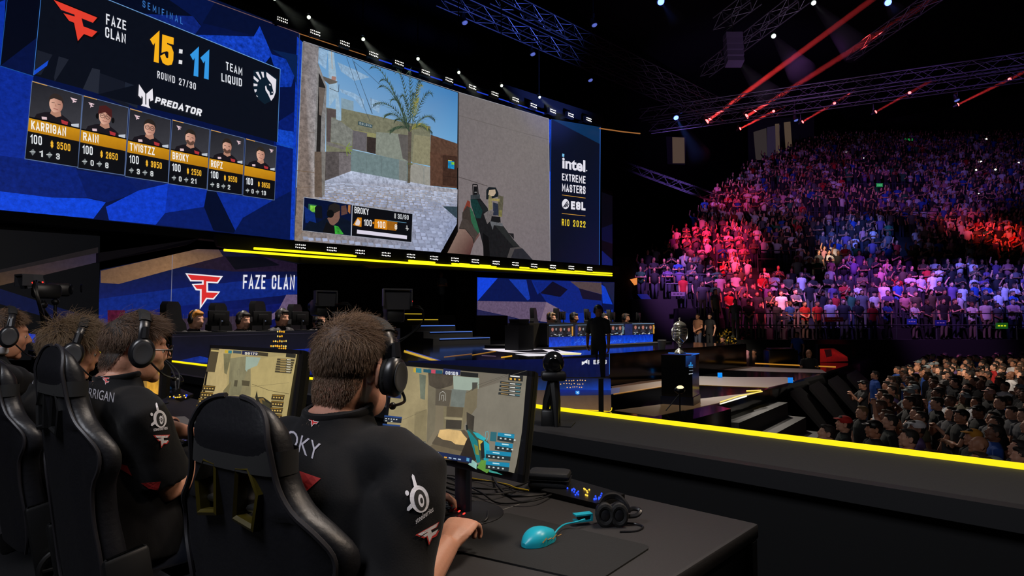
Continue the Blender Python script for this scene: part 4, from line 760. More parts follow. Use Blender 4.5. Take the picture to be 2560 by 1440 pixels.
# low floor screen downstage
fs = thing('floor_screen', 'low downstage screen with rounded corner and yellow lower edge', 'screen', PZ(1430, 1028, STAGE_Z)); fn = V((-FW.x, -FW.y, 0)).normalized(); fo = PZ(1430, 1028, STAGE_Z); fq = [(1180, 938), (1520, 946), (1527, 954), (1528, 1020), (1522, 1029), (1508, 1031), (1180, 1012)]
hit = lambda px, py: PPL(px, py, fo, fn)
b = part_mb(fs); p = [hit(x, y) for x, y in fq]; b.hexa([q - fn * .12 for q in p], [q - fn * .002 for q in p]); b.build('casing', BLACK, fs, False)
C = Canvas(hit, fn); C.poly(fq, None, .15, [(12, 18, 40), (14, 14, 34), (12, 16, 40), (98, 74, 52), (98, 74, 50), (96, 72, 48), (104, 84, 64)]); C.poly(Z9((150, 480), (1260, 480), (1265, 640), (150, 640)), None, .3, [(16, 26, 56), (12, 22, 66), (20, 60, 170), (22, 52, 110)]); C.poly(Z9((540, 630), (1265, 640), (1265, 710), (540, 720)), None, .2, [(10, 34, 130), (14, 40, 120), (30, 36, 70), (24, 34, 84)])
rr = random.Random(5)
for y, xs in ((505, range(640, 930, 38)), (552, range(530, 900, 38)), (598, range(660, 880, 34))):
    for x in xs: C.disc(Z9((x + rr.uniform(-8, 8), y + rr.uniform(-4, 6)))[0], 1.5, 1.3, (250, 190, 120), 8)
C.poly(Z9((768, 650), (825, 648), (828, 690), (800, 705), (770, 692)), (20, 120, 220)); C.line(Z9((785, 660), (812, 686)), 2, (190, 235, 255)); C.line(Z9((812, 660), (788, 686)), 2, (190, 235, 255)); C.line(Z9((130, 870), (1100, 925), (1240, 935), (1270, 915), (1275, 880)), 2, (246, 206, 30)); C.build('picture', fs)
b = MB(); q0 = PZ(1497, 1034, STAGE_Z) + fn * .25; b.box(q0 + V((0, 0, .28)), (.07, .07, .56), .7); tag(b.build('bollard', BLACK, None, False), 'slim black post in front of the low floor screen', 'post')
# rim: the ledge in front of the stage with its line of light
rm = thing('ledge', 'long dark ledge with a yellow light line before the stage', 'ledge', (RX, 4, FLOOR_Z)); yl0, yl1 = -2.5, 14.0
rx1 = PZ(1340, 1022, RIM_Z).x
b = part_mb(rm); b.box(((rx1 + rx1 - .62) / 2, (yl0 + yl1) / 2, (RIM_Z + FLOOR_Z) / 2), (.62, yl1 - yl0, RIM_Z - FLOOR_Z)); b.build('wall', BLACK, rm, False); b = part_mb(rm); b.box((rx1 - .31, (yl0 + yl1) / 2, RIM_Z + .003), (.62, yl1 - yl0, .006)); b.build('top', RIMTOP, rm, False)
b = part_mb(rm); b.box((rx1, (yl0 + yl1) / 2, RIM_Z + .012), (.021, yl1 - yl0, .03)); b.build('light_line', emat('rim_light', (250, 228, 10), 1.15), rm, False)
b = part_mb(rm); b.box((rx1 - .64, (yl0 + yl1) / 2, RIM_Z - .02), (.06, yl1 - yl0, .07)); b.build('edge_trim', mat('edge_trim', (26, 26, 28), .5), rm, False)
# steps down to the floor crowd
FLIGHT = mat('step_carpet', (58, 56, 56), .75, bump=.15, scale=60)
def steps(label, a, b_, n, tread, group=None):
    t = thing('stage_steps', label, 'steps', V((a.x, a.y, FLOOR_Z))); d = (b_ - a); d.z = 0; d.normalize(); out = V((d.y, -d.x, 0))
    for k in range(n):
        z = STAGE_Z - (k + 1) * (STAGE_Z - FLOOR_Z) / (n + 1); m = part_mb(t); o0, o1 = out * tread * k, out * tread * (k + 1); q = [a + o0, b_ + o0, b_ + o1, a + o1]
        m.hexa([V((p.x, p.y, FLOOR_Z)) for p in q], [V((p.x, p.y, z)) for p in q]); m.build('step', FLIGHT, t, False)
    return t
steps('carpeted dark steps leading down from stage beside white light bar', E1 + V((.05, 0, 0)), E2, 5, .34)
rp = thing('slatted_ramp', 'row of sloping dark grey slats between the steps and the crowd', 'ramp', PZ(2030, 1010, -1))
for k in range(4):
    dx, dy = 47 * k, -14 * k; m = part_mb(rp); top = [PZ(x + dx, y + dy, STAGE_Z - .12) for x, y in ((1976, 978), (2000, 966))]; bot = [PZ(x + dx, y + dy, FLOOR_Z + .2) for x, y in ((2092, 1048), (2062, 1076))]
    q = top + bot; m.hexa([p - V((0, 0, .1)) for p in q], q); m.build('slat', FLIGHT, rp, False)
for x, y, lab in ((1745, 1062, 'black wedge stage monitor at the stage corner'), (1815, 1066, 'black wedge stage monitor next to the carpeted steps')):
    c = PZ(x, y, -.9); b = MB(c); w, h, d = .34, .42, .32; pr = [V((-d, 0, -h)), V((d, 0, -h)), V((d * .9, 0, -.05)), V((-d * .2, 0, h * .6)), V((-d, 0, h * .4))]; qz = M.Rotation(radians(-35), 3, 'Z')
    b.hexa([c + qz @ (p - V((0, w, 0))) for p in pr], [c + qz @ (p + V((0, w, 0))) for p in pr]); b.box(c + V((0, 0, -h - .22)), (.5, .6, .44), radians(-35)); o = b.build('stage_monitor', mat('speaker_black', (26, 26, 28), .6), None, False); o.location = c; tag(o, lab, 'speaker')
# backstage stairs with lit nosings
bs = thing('backstage_stairs', 'dark stairs with lit step edges leading up backstage', 'stairs', PY(1150, 860, 14.6)); b0 = None
for k in range(5):
    yy = 13.9 + .55 * k; z = RISER_Z + .19 * (k + 1); xl = PY(1089 - 6 * (k < 1), 850, 13.9).x; xr = PY(1198 + 14 * (2 - k), 850, 13.9).x
    m = part_mb(bs); m.box(((xl + xr) / 2, yy + .275, (z + RISER_Z) / 2), (xr - xl, .54, z - RISER_Z)); m.build('step', BLACK, bs, False)
    m = part_mb(bs); m.box(((xl + xr) / 2 + .1, yy - .01, z - .02), (xr - xl - .3, .03, .025)); m.build('step_light', emat('step_blue', (70, 110, 200), 1) if k < 3 else emat('step_yellow', (190, 160, 40), 1), bs, False)
m = part_mb(bs); m.box((PY(1115, 800, 17.5).x, 17.6, RISER_Z + .45), (4.2, 2.6, .9)); m.build('landing', BLACK, bs, False)
strip('light_strip', 'yellow light strip at the top of the backstage stairs', [PY(1124, 803, 16.4), PY(1161, 803, 16.4)], .03)
# --- desks of the two teams on the riser
def chair_far(loc, rz, label, group):
    t = thing('gaming_chair', label, 'chair', loc, rz, group)
    b = MB(); b.loft([[V((-.26 - .08 * (z - .5) + dx, w * s_, z)) for dx, s_ in ((-.05, -1), (.06, -1), (.06, 1), (-.05, 1))] for z, w in ((.5, .2), (.62, .27), (.85, .27), (1.0, .25), (1.08, .17), (1.28, .15), (1.34, .1))]); b.build('backrest', PLAS, t)
    b = MB(); b.box((0, 0, .46), (.5, .5, .1), bev=.04); b.build('seat', PLAS, t)
    b = MB(); b.cyl((0, 0, .08), (0, 0, .42), .03); [b.tube([(0, 0, .09), (.3 * cos(a), .3 * sin(a), .04)], .022, 6) for a in (2 * pi * i / 5 for i in range(5))]; b.build('base', PLAS, t)
    return t
CH0 = None
def monitor_far(loc, rz, label, group):
    t = thing('monitor', label, 'monitor', loc, rz, group)
    b = MB(); b.box((0, 0, .3), (.04, .56, .34), bev=.012); b.box((.03, 0, .3), (.03, .3, .2), bev=.01); b.build('shell', PLAS, t)
    b = MB(); b.box((-.021, 0, .3), (.003, .53, .31)); b.build('screen', emat('monitor_glow', (120, 112, 90), .8), t, False)
    b = MB(); b.cyl((.05, 0, .01), (.05, 0, .3), .025); b.box((.03, 0, .012), (.2, .26, .02), bev=.008); b.build('stand', PLAS, t)
    b = MB(); b.box((.047, .05, .24), (.004, .05, .03)); b.box((.047, .02, .2), (.004, .03, .03)); b.build('sticker', emat('sticker', (90, 100, 120), .6), t, False); return t
def team_desk(label, yd, pxl, pxr, ytop_px, zb, draw, depth=.95, side=None):
    xl, xr = PY(pxl, 830, yd).x, PY(pxr, 830, yd).x; zt_ = PY(pxl, ytop_px, yd).z
    t = thing('team_desk', label, 'desk', ((xl + xr) / 2, yd, zb)); b = part_mb(t); b.box(((xl + xr) / 2, yd + depth / 2, zt_ - .03), (xr - xl, depth, .06)); b.build('worktop', BLACK, t, False)
    b = part_mb(t); b.box(((xl + xr) / 2, yd + .06, (zt_ + zb) / 2 - .03), (xr - xl, .1, zt_ - zb - .06)); b.build('front', BLACK, t, False)
    for x in (xl + .03, xr - .03): b = part_mb(t); b.box((x, yd + depth / 2, (zt_ + zb) / 2), (.06, depth, zt_ - zb - .08)); b.build('side', BLACK, t, False)
    C = Canvas(HY(yd), (0, -1, 0)); draw(C); C.build('front_screen', t); return zt_
def draw_d1(C):
    ZB = lambda *p: [(400 + x / 5.565, 760 + y / 5.565) for x, y in p]
    C.poly([(430, 834), (1000, 820), (1000, 925), (430, 932)], None, .3, [(14, 13, 22), (10, 10, 16), (8, 12, 40), (10, 14, 48)]); C.poly([(430, 905), (500, 890), (560, 905), (640, 880), (760, 872), (790, 870), (1000, 880), (1000, 925), (430, 932)], None, .6, [(10, 20, 80), (14, 40, 130), (20, 60, 170), (14, 30, 110), (14, 36, 140), (22, 84, 226), (14, 40, 140), (10, 24, 90), (10, 24, 90)])
    C.line([(428, 842), (560, 838), (800, 832)], 1, (40, 36, 52)); rr = random.Random(9)
    for y, x0, x1 in ((385, 1625, 1760), (450, 1625, 1720), (520, 1565, 1770), (585, 1530, 1790), (620, 1640, 1780)):
        n = int((x1 - x0) / 29)
        for i in range(n): C.disc(ZB((x0 + 29 * i + 10, y + rr.uniform(-4, 4)))[0], rr.uniform(1.4, 2.5), rr.uniform(2, 3.2), (250, 178, 40) if rr.random() < .8 else (255, 226, 120), 8)
YD1 = 9.6
z1 = team_desk('long far team desk with dark navy front and amber dots', YD1, 428, 1000, 832, RISER_Z, draw_d1)
YD2 = 9.9
def draw_d2(C):
    ZC = lambda *p: [(1240 + x / 5.565, 740 + y / 5.565) for x, y in p]
    q0 = ((1372, 809), (1633, 807), (1632, 857), (1372, 866)); C.poly(q0, (8, 10, 22)); C.poly([(1372, 843), (1632, 836), (1632, 860), (1372, 868)], None, .7, [(12, 40, 150), (10, 44, 170), (16, 84, 236), (14, 66, 210)]); rr = random.Random(21)
    for x0, x1, y0, y1 in ((735, 1070, 405, 570), (1105, 1440, 402, 562), (1470, 1758, 395, 548), (1870, 2180, 385, 540)):
        C.poly(ZC((x0, y0), (x1, y0 - 6), (x1, y1 - 8), (x0, y1)), (16, 15, 22)); C.line(ZC((x0, y0 + 3), (x1, y0 - 3)), 1.2, (110, 140, 170))
        n = 3
        for i in range(n):
            cx = x0 + (x1 - x0) * (i + .35) / n + 10; C.poly(ZC((cx - 34, y1 - 40), (cx - 20, y1 - 75), (cx + 26, y1 - 75), (cx + 40, y1 - 40)), (40, 40, 50)); C.disc(ZC((cx, y1 - 105))[0], 3, 5.5, (170, 106, 92), 10); C.poly(ZC((cx - 18, y1 - 118), (cx - 12, y1 - 140), (cx + 12, y1 - 142), (cx + 18, y1 - 118), (cx, y1 - 128)), (50, 34, 30))
            for j in range(5): a, c_ = cx - 40 + rr.uniform(0, 90), y1 - 34 + rr.uniform(-6, 24); C.poly(ZC((a, c_), (a + rr.uniform(8, 30), c_ - 1), (a + rr.uniform(8, 30), c_ + 7), (a, c_ + 6)), rr.choice([(190, 190, 196), (150, 150, 160), (90, 150, 170), (220, 220, 220)])); 
            C.poly(ZC((cx + 38, y0 + 45), (cx + 58, y0 + 40), (cx + 55, y0 + 75), (cx + 40, y0 + 75)), (130, 134, 140))
        C.poly(ZC((x1 - 26, y0 + 20), (x1 - 6, y0 + 18), (x1 - 6, y1 - 20), (x1 - 24, y1 - 18)), rr.choice([(200, 140, 50), (90, 120, 130), (190, 90, 40)]))
    C.poly(ZC((1760, 390), (1868, 388), (1866, 540), (1760, 545)), (18, 30, 80), .5); C.poly(ZC((1070, 404), (1104, 403), (1104, 560), (1070, 566)), (14, 30, 90), .5)
    for i in range(16): x, y = rr.uniform(800, 2100), rr.uniform(590, 660); C.line(ZC((x, y), (x + rr.uniform(20, 60), y + rr.uniform(-40, 30))), .7, (60, 130, 250)); C.k -= 1
b = MB(); xl, xr = PY(1366, 860, YD2).x, PY(1640, 860, YD2).x; b.box(((xl + xr) / 2, YD2 + .8, RISER_Z + .025), (xr - xl + .2, 2.6, .05)); tag(b.build('desk_plinth', BLACK, None, False), 'low black plinth carrying the rival team desk', 'plinth')
z2 = team_desk('rival team desk with four lit player screens on a bright blue front', YD2, 1368, 1634, 808, RISER_Z + .05, draw_d2)
b = MB(); c = PY(1324, 835, YD2 + .4); b.box((c.x, c.y + .1, (1.2 + RISER_Z) / 2), (.9, .5, 1.2 - RISER_Z)); tag(b.build('equipment_rack', mat('olive_black', (32, 28, 18), .5), None, False), 'black and olive equipment rack at end of the rival desk', 'rack')
b = MB(); c = PY(1298, 800, YD2 + .2); b.box((c.x, c.y, (1.15 + RISER_Z) / 2), (.55, .45, 1.15 - RISER_Z)); b.loft([[V((c.x + a * w, c.y + e * .16, z)) for a, e in ((-1, -1), (1, -1), (1, 1), (-1, 1))] for z, w in ((1.15, .2), (1.22, .17), (1.3, .2))]); tag(b.build('equipment_case', BLACK, None, False), 'tall black equipment case standing left of the olive rack'.replace('left of', 'beside'), 'case')
pm = person_mesh('x', 'short', .012, wr=((.42, .16, 1.16), (.42, -.16, 1.16)), seat=True, headset=True, nod=8, curl=.9)
JERSEY = mat('team_jersey', (36, 32, 34), .7, vary=.5, scale=14); OCH = mat('ochre_lit_hair', (170, 110, 30), .7)  # OCH: ochre light on one player's hair, put into the hair colour
GEAR = PLAS
for i, (x, y, ty, m_, lab, hm) in enumerate(((492, 798, 0, pm, 'far team player with ochre lit hair and headset', OCH), (609, 800, 0, pm, 'far team player in the chair next to the one with ochre lit hair', HAIRM[0]), (706, 793, 0, pm, 'far team player before the tan facet of the wall', HAIRM[0]), (798, 799, 0, pm, 'far team player partly hidden by the narrow camera rig', HAIRM[1]))):
    h = PY(x, y, YD1 + 1.15); sc = 1.24; zc = RISER_Z; face = -pi / 2 + radians(18)
    person(m_, lab, None, (h.x - .03, h.y + .0, h.z - 1.2 * sc), face, [SKIN[0], hm, JERSEY, DENIM, GEAR, SHOE], sc)
    lab2 = ('chair of the far team player with ochre lit hair', 'chair of the second far team player along the desk', 'chair of the third far team player along the desk', 'chair of the far team player behind the narrow camera rig')[i]
    if CH0 is None: CH0 = ch = chair_far((0, 0, 0), 0, lab2, None)
    else: ch = dup(CH0, (0, 0, 0), 0, lab2)
    q = PY(x - 20, y, YD1 + 1.45); ch.location = (q.x, q.y, h.z - 1.2); ch.scale = (1.12,) * 3; ch.rotation_euler = (0, 0, face + .25)
    lab3 = ('monitor seen from behind, next to the player with ochre lit hair', 'monitor seen from behind, at second far team seat', 'monitor seen from behind, at third far team seat', 'monitor seen from behind, at the far end of far team desk')[i]
    q = PY((546, 655, 750, 848)[i], 826, YD1 + .42); mo = monitor_far((q.x, q.y, z1), face, lab3, None) if i == 0 else dup(MO0, (q.x, q.y, z1), face, lab3)
    if i == 0: MO0 = mo
    mo.scale = (.7,) * 3
for i, (x, y, hm, lab) in enumerate(((1377, 794, HAIRM[2], 'rival team player at the near end of blue lit desk'), (1434, 794, HAIRM[0], 'rival team player in second seat of the blue lit desk'), (1508, 794, HAIRM[0], 'rival team player half hidden behind the standing man in black'), (1563, 795, HAIRM[1], 'rival team player at the far end of blue lit desk'))):
    h = PY(x, y, YD2 + 1.1); sc = 1.25; face = -pi / 2 + radians(12)
    person(pm, lab, None, (h.x - .03, h.y, h.z - 1.2 * sc), face, [SKIN[i % 2], hm, JERSEY, DENIM, GEAR, SHOE], sc)
    q = PY(x - 14, y, YD2 + 1.4); dup(CH0, (q.x, q.y, h.z - 1.22), face + .25, ('chair at the near end of blue lit desk', 'chair in second place at the blue lit desk', 'chair behind the standing man in black', 'chair at the far end of blue lit desk')[i])
    q = PY((1406, 1470, 1532, 1596)[i], 806, YD2 + .4); dup(MO0, (q.x, q.y, z2), face, scale=.66, label=('monitor back at the first seat of blue lit desk', 'monitor back at second seat of the blue lit desk', 'monitor back beside the standing man in black', 'monitor back at the last seat of blue lit desk')[i])
# standing people on and behind the stage
q = PZ(1497, 969, STAGE_Z)
BK = mat('all_black_cloth', (15, 15, 17), .85)
man = person(person_mesh('x', 'short', .011, wr=((.06, .25, .86), (.12, -.2, .9)), headset=True, cap=True, yaw=35, sleeve=.9), 'man in black shirt and cap standing on the stage floor', None, q, radians(42 + 150), [SKIN[2], HAIRM[0], BK, BK, PLAS, SHOE], 1.0)
q = PY(1101, 812, 17.1); person(person_mesh('crossed', 'short', .011, headset=True), 'man in black and white tee at the top of backstage stairs', None, (q.x, q.y, RISER_Z + .87), radians(-110), [SKIN[1], HAIRM[0], mat('grey_tee', (92, 92, 94), .8), BK, PLAS, SHOE], .94)
q = PZ(1746, 884, STAGE_Z); person(person_mesh('belly', 'short', .011), 'man in tan shirt and jeans standing behind the trophy', None, q, radians(170), [SKIN[1], HAIRM[0], mat('tan_shirt', (126, 84, 58), .8), mat('blue_jeans', (62, 66, 84), .8), PLAS, SHOE], .98)
q = PZ(1776, 884, STAGE_Z); person(person_mesh('down', 'short', .011, yaw=20), 'man in black standing behind the man in tan shirt', None, q, radians(165), [SKIN[0], HAIRM[0], BK, BK, PLAS, SHOE], .98)
# trophy on its plinth, bucket, uplighter
q = PZ(1702, 1008, STAGE_Z); tp = thing('trophy_plinth', 'tall black plinth with blue glowing edges under the trophy', 'plinth', q); rz = radians(14)
b = part_mb(tp); b.box(q + V((0, 0, .42)), (.52, .52, .84), rz); b.build('column', mat('gloss_black', (9, 10, 13), .15, spec=.6), tp, False)
b = part_mb(tp); b.box(q + V((0, 0, .07)), (.55, .55, .14), rz); b.build('foot', mat('blue_black_gloss', (10, 22, 44), .2), tp, False)
fn2 = (M.Rotation(rz, 3, 'Z') @ V((0, -1, 0))); fo2 = q + fn2 * .262; C = Canvas(lambda a, c: PPL(a, c, fo2, fn2), fn2)
C.poly(Z9((2302, 165), (2440, 160), (2440, 330), (2300, 320)), None, .2, [(12, 60, 120), (10, 36, 80), (8, 14, 30), (8, 20, 48)]); C.poly(Z9((2340, 300), (2352, 280), (2362, 300), (2366, 250), (2380, 250), (2382, 300), (2400, 280), (2405, 305), (2345, 310)), (40, 130, 200)); C.poly(Z9((2344, 318), (2402, 316), (2402, 330), (2344, 332)), (70, 110, 150)); C.poly(Z9((2350, 364), (2404, 360), (2404, 372), (2350, 376)), (84, 92, 104)); C.poly(Z9((2344, 410), (2400, 404), (2400, 416), (2344, 424)), (170, 174, 180))
C.build('logo_print', tp)
b = part_mb(tp); [b.box(q + V((0, 0, .845)) + M.Rotation(rz, 3, 'Z') @ V(o_), s_, rz) for o_, s_ in (((0, -.26, 0), (.54, .014, .012)), ((.26, 0, 0), (.014, .54, .012)))]; b.build('edge_light', emat('plinth_blue', (20, 90, 190), 1.2), tp, False)
SIL = mat('polished_silver', (236, 230, 214), .17, .88); tq = q + V((0, 0, .85)); tr = thing('trophy', 'tall silver lidded trophy cup with two handles', 'trophy', tq)
b = part_mb(tr); b.lathe([(.001, 0), (.095, 0), (.098, .025), (.085, .035), (.08, .055), (.05, .075), (.026, .1), (.022, .13), (.038, .145), (.026, .16), (.055, .185), (.09, .225), (.106, .28), (.11, .32), (.104, .326), (.113, .34), (.111, .37), (.105, .375), (.114, .39), (.112, .42), (.106, .425), (.114, .44), (.111, .468), (.1, .475)], tq, 40); b.build('cup', SIL, tr, True, 50)
b = part_mb(tr); b.lathe([(.104, .475), (.11, .487), (.098, .515), (.066, .54), (.034, .555), (.012, .565), (.01, .58), (.02, .59), (.02, .61), (.001, .622)], tq, 32); b.build('lid', SIL, tr)
for s in (-1, 1):
    b = part_mb(tr); dv = RT * s; b.tube([tq + dv * r_ + V((0, 0, z_)) for r_, z_ in ((.09, .225), (.122, .26), (.136, .34), (.132, .42), (.1, .455))], .011, 8); b.build('handle', SIL, tr)
q = PZ(1655, 872, RISER_Z); b = MB(q); b.lathe([(.001, 0), (.085, 0), (.102, .2), (.11, .2), (.11, .22), (.001, .22)], q, 20); o = b.build('bucket', mat('bucket_white', (150, 150, 142), .5)); o.location = q; tag(o, 'white plastic bucket on the floor beside the rival desk', 'bucket')
q = PZ(1700, 1030, STAGE_Z); ul = thing('uplighter', 'small clamp lamp on a thin stand before the plinth', 'lamp', q); b = part_mb(ul); b.tube([q, q + V((0, 0, .3))], .012, 6); b.tube([q + V((0, 0, .28)), q - RT * .22 + V((0, 0, .02))], .008, 6); b.build('stand', PLAS, ul); b = part_mb(ul); b.ell(q + V((0, 0, .34)), (.1, .08, .06), 12, 8); b.build('lamp_head', STEEL, ul); b = part_mb(ul); b.ell(q + V((0, 0, .385)) - FW * .03, (.07, .05, .03), 12, 6); b.build('lens', emat('warm_lens', (255, 226, 170), 1.6), ul)
for x, y, c_, lab in ((1800, 938, (10, 130, 230), 'small cyan floor marker light beside the plinth'), (1976, 951, (16, 110, 200), 'small blue screen tag on the stage edge near the steps')):
    q = PZ(x, y + 6, STAGE_Z); b = MB(q); b.box(q + V((0, 0, .06)), (.02, .11, .12), TH); o = b.build('marker_light', emat('marker' + str(x), c_, 1.3), None, False); o.location = q; tag(o, lab, 'marker')
# gear at the back edge of the stage
q = PZ(1952, 908, STAGE_Z); b = MB(q); b.box(q + V((0, 0, .22)), (.5, .95, .44), TH, bev=.03); b.box(q + V((0, 0, .47)), (.4, .8, .06), TH, bev=.02); o = b.build('flight_case', mat('case_black', (16, 16, 18), .35, vary=.6, scale=16)); o.location = q; tag(o, 'black flight case with metal fittings on the stage edge', 'case')
q = PZ(2085, 905, STAGE_Z); rs = thing('floor_screen', 'floor screen glowing red at the stage edge', 'screen', q); b = part_mb(rs); b.box(q + V((0, 0, .3)), (.2, 1.15, .6), TH); b.build('casing', BLACK, rs, False); C = Canvas(lambda a, c: PPL(a, c, q - V((cos(TH), sin(TH), 0)) * .105, V((cos(TH), sin(TH), 0))), -V((cos(TH), sin(TH), 0))); C.poly([(2050, 872), (2085, 871), (2118, 892), (2120, 903), (2050, 905)], None, .4, [(120, 10, 10), (50, 6, 6), (100, 12, 12), (60, 6, 8), (90, 10, 10)]); C.poly([(2060, 874), (2078, 873), (2080, 890), (2066, 894)], (30, 6, 8)); C.build('picture', rs)
# --- broadcast cameras
def ped_camera(label, base, h, rz, sc=1.0, pr=.05):
    t = thing('broadcast_camera', label, 'camera', base, rz); 
    b = MB(); b.cyl((0, 0, 0), (0, 0, h - .2 * sc), pr, pr * .7); b.ell((0, 0, h - .28 * sc), (pr * 1.7,) * 3, 10, 8)
    for a in (0, 2.1, 4.2): b.tube([(0, 0, .3), (.4 * cos(a), .4 * sin(a), .03)], .025, 6)
    b.build('pedestal', PLAS, t)
    b = MB(); b.box((.02, 0, h - .02), (.42 * sc, .2 * sc, .26 * sc), bev=.03); b.cyl((.2, 0, h), (.42 * sc, 0, h), .07 * sc, .09 * sc); b.build('body', mat('camera_black', (24, 24, 27), .4), t)
    b = MB(); b.box((-.26 * sc, 0, h + .1 * sc), (.06, .3 * sc, .2 * sc), mtx=M.Rotation(radians(-18), 3, 'Y')); b.box((-.3 * sc, 0, h + .22 * sc), (.16 * sc, .32 * sc, .015)); [b.box((-.3 * sc, s * .155 * sc, h + .13 * sc), (.15 * sc, .012, .19 * sc)) for s in (-1, 1)]; b.build('viewfinder', mat('finder_grey', (58, 58, 62), .35), t, False)
    b = MB(); b.ell((-.23 * sc, -.17 * sc, h + .09 * sc), .014 * sc, 8, 6); b.build('tally_light', emat('tally_red', (255, 40, 30), 3), t)
    b = MB(); b.tube(smooth_path([(-.1, -.12, h), (-.18, -.3, h + .04), (-.16, -.36, h - .14), (-.05, -.2, h - .32), (0, -.06, h - .4)]), .012, 6); b.tube(smooth_path([(-.1, -.12, h + .02), (-.2, -.34, h), (-.14, -.33, h - .2), (0, -.05, h - .45)]), .01, 6); b.build('cable_loop', PLAS, t)
    return t
q = PY(800, 775, 7.15); ped_camera('narrow broadcast camera rig behind the short haired player', (q.x, q.y, STAGE_Z), q.z - STAGE_Z + .05, radians(75), .82, .035)
q = PY(985, 770, 6.6); ped_camera('broadcast camera with red tally light above the headset', (q.x, q.y, STAGE_Z), q.z - STAGE_Z - .02, radians(60), 1.12, .035)
for k, (x, y) in enumerate(((110, 722), (140, 719))):
    q = PD(x, y, 5.4 + .7 * k); ped_camera(('camera on the first of twin posts behind the players', 'camera on the second of twin posts behind the players')[k], (q.x, q.y, FLOOR_Z), q.z - FLOOR_Z, radians(10 - 15 * k), .5, .02)
# remote camera on the rim
q = PZ(1384, 1066, RIM_Z); rc = thing('remote_camera', 'domed remote camera on a small tripod on the ledge', 'camera', q); k = .0
b = part_mb(rc); b.box(q + V((-.02, .02, .03)), (.07, .07, .12), .6, bev=.01); b.tube([q + V((0, 0, .08)), q + V((.0, .0, .17))], .018, 8); b.box(q + V((.05, -.03, .005)), (.16, .1, .012), .5)
for a in (.2, 2.2, 4.1): b.tube([q + V((0, 0, .24)), q + V((.035 * cos(a), .035 * sin(a), .13)), q + V((.055 * cos(a), .055 * sin(a), .0))], [.03, .022, .012], 8)
b.build('tripod', PLAS, rc)
b = part_mb(rc); b.box(q + V((0, 0, .265)), (.1, .13, .05), TH, bev=.015); b.build('yoke', PLAS, rc); b = part_mb(rc); b.ell(q + V((0, 0, .335)), (.058, .058, .06), 20, 14); b.build('dome', mat('dome_gloss', (20, 21, 24), .12, spec=.6, coat=.6), rc); _dm = rc.children[-1]; b = part_mb(rc); b.cyl(q + V((0, 0, .335)) - FW * .02, q + V((0, 0, .335)) - FW * .06, .032, .03, 20); b.build('lens', mat('lens_black', (6, 6, 8), .1, coat=1), [o for o in rc.children if o.name.startswith('dome')][0])
# ================================================================== CROWD
TEE = {'black': mat('tee_black', (22, 22, 24), .85), 'grey': mat('tee_grey', (84, 84, 88), .85), 'white': mat('tee_white', (196, 194, 198), .85), 'blue': mat('tee_blue', (30, 70, 150), .85), 'red': mat('tee_red', (170, 28, 30), .85), 'yellow': mat('tee_yellow', (204, 170, 40), .85),
       'purple': mat('tee_purple', (92, 70, 120), .85), 'green': mat('tee_green', (36, 96, 66), .85), 'olive': mat('tee_olive', (78, 72, 52), .85), 'pink': mat('tee_pink', (190, 130, 140), .85)}
CAPS = {'grey': mat('cap_grey', (120, 130, 136), .8), 'red': mat('cap_red', (180, 30, 26), .8), 'white': mat('cap_white', (200, 196, 200), .8), 'ochre': mat('cap_ochre', (190, 130, 40), .8), 'pink': mat('cap_pink', (190, 140, 130), .8), 'black': PLAS}
JEANS = [DENIM, BLACKCLOTH, mat('khaki', (96, 88, 70), .85)]
LEFT = V((-RT.x, -RT.y, 0)) * .93 + V((FW.x, FW.y, 0)) * .12; FACE_STAGE = atan2(LEFT.y, LEFT.x)
def ground(d, px, z): q = PD(px, 800, d); return V((q.x, q.y, z))
hairn = {'short': 'short dark hair', 'long': 'long dark hair', 'bald': 'shaved head', 'beard': 'dark beard'}
VOX = .0105
def fan(px, py, hair, arms, tee, label=None, skin=None, cap=None, nod=-12, yaw=0, hm=None):
    d = (HC - (FLOOR_Z + 1.51)) * FPX / (py - 800); q = ground(d, px, FLOOR_Z); sk = skin if skin is not None else R.randrange(3)
    me = person_mesh(arms, hair, VOX, nod=nod, cap=bool(cap))
    lab = label or 'fan with %s in %s shirt in the packed floor crowd' % ('a ' + cap + ' cap' if cap else hairn[hair], tee)
    return person(me, lab, 'standing floor crowd fans', q, FACE_STAGE + R.uniform(-.25, .25) + yaw, [SKIN[sk], hm or HAIRM[R.choice((0, 0, 0, 1))], TEE[tee], R.choice(JEANS), CAPS[cap or 'black'], SHOE], R.uniform(.9, .96))
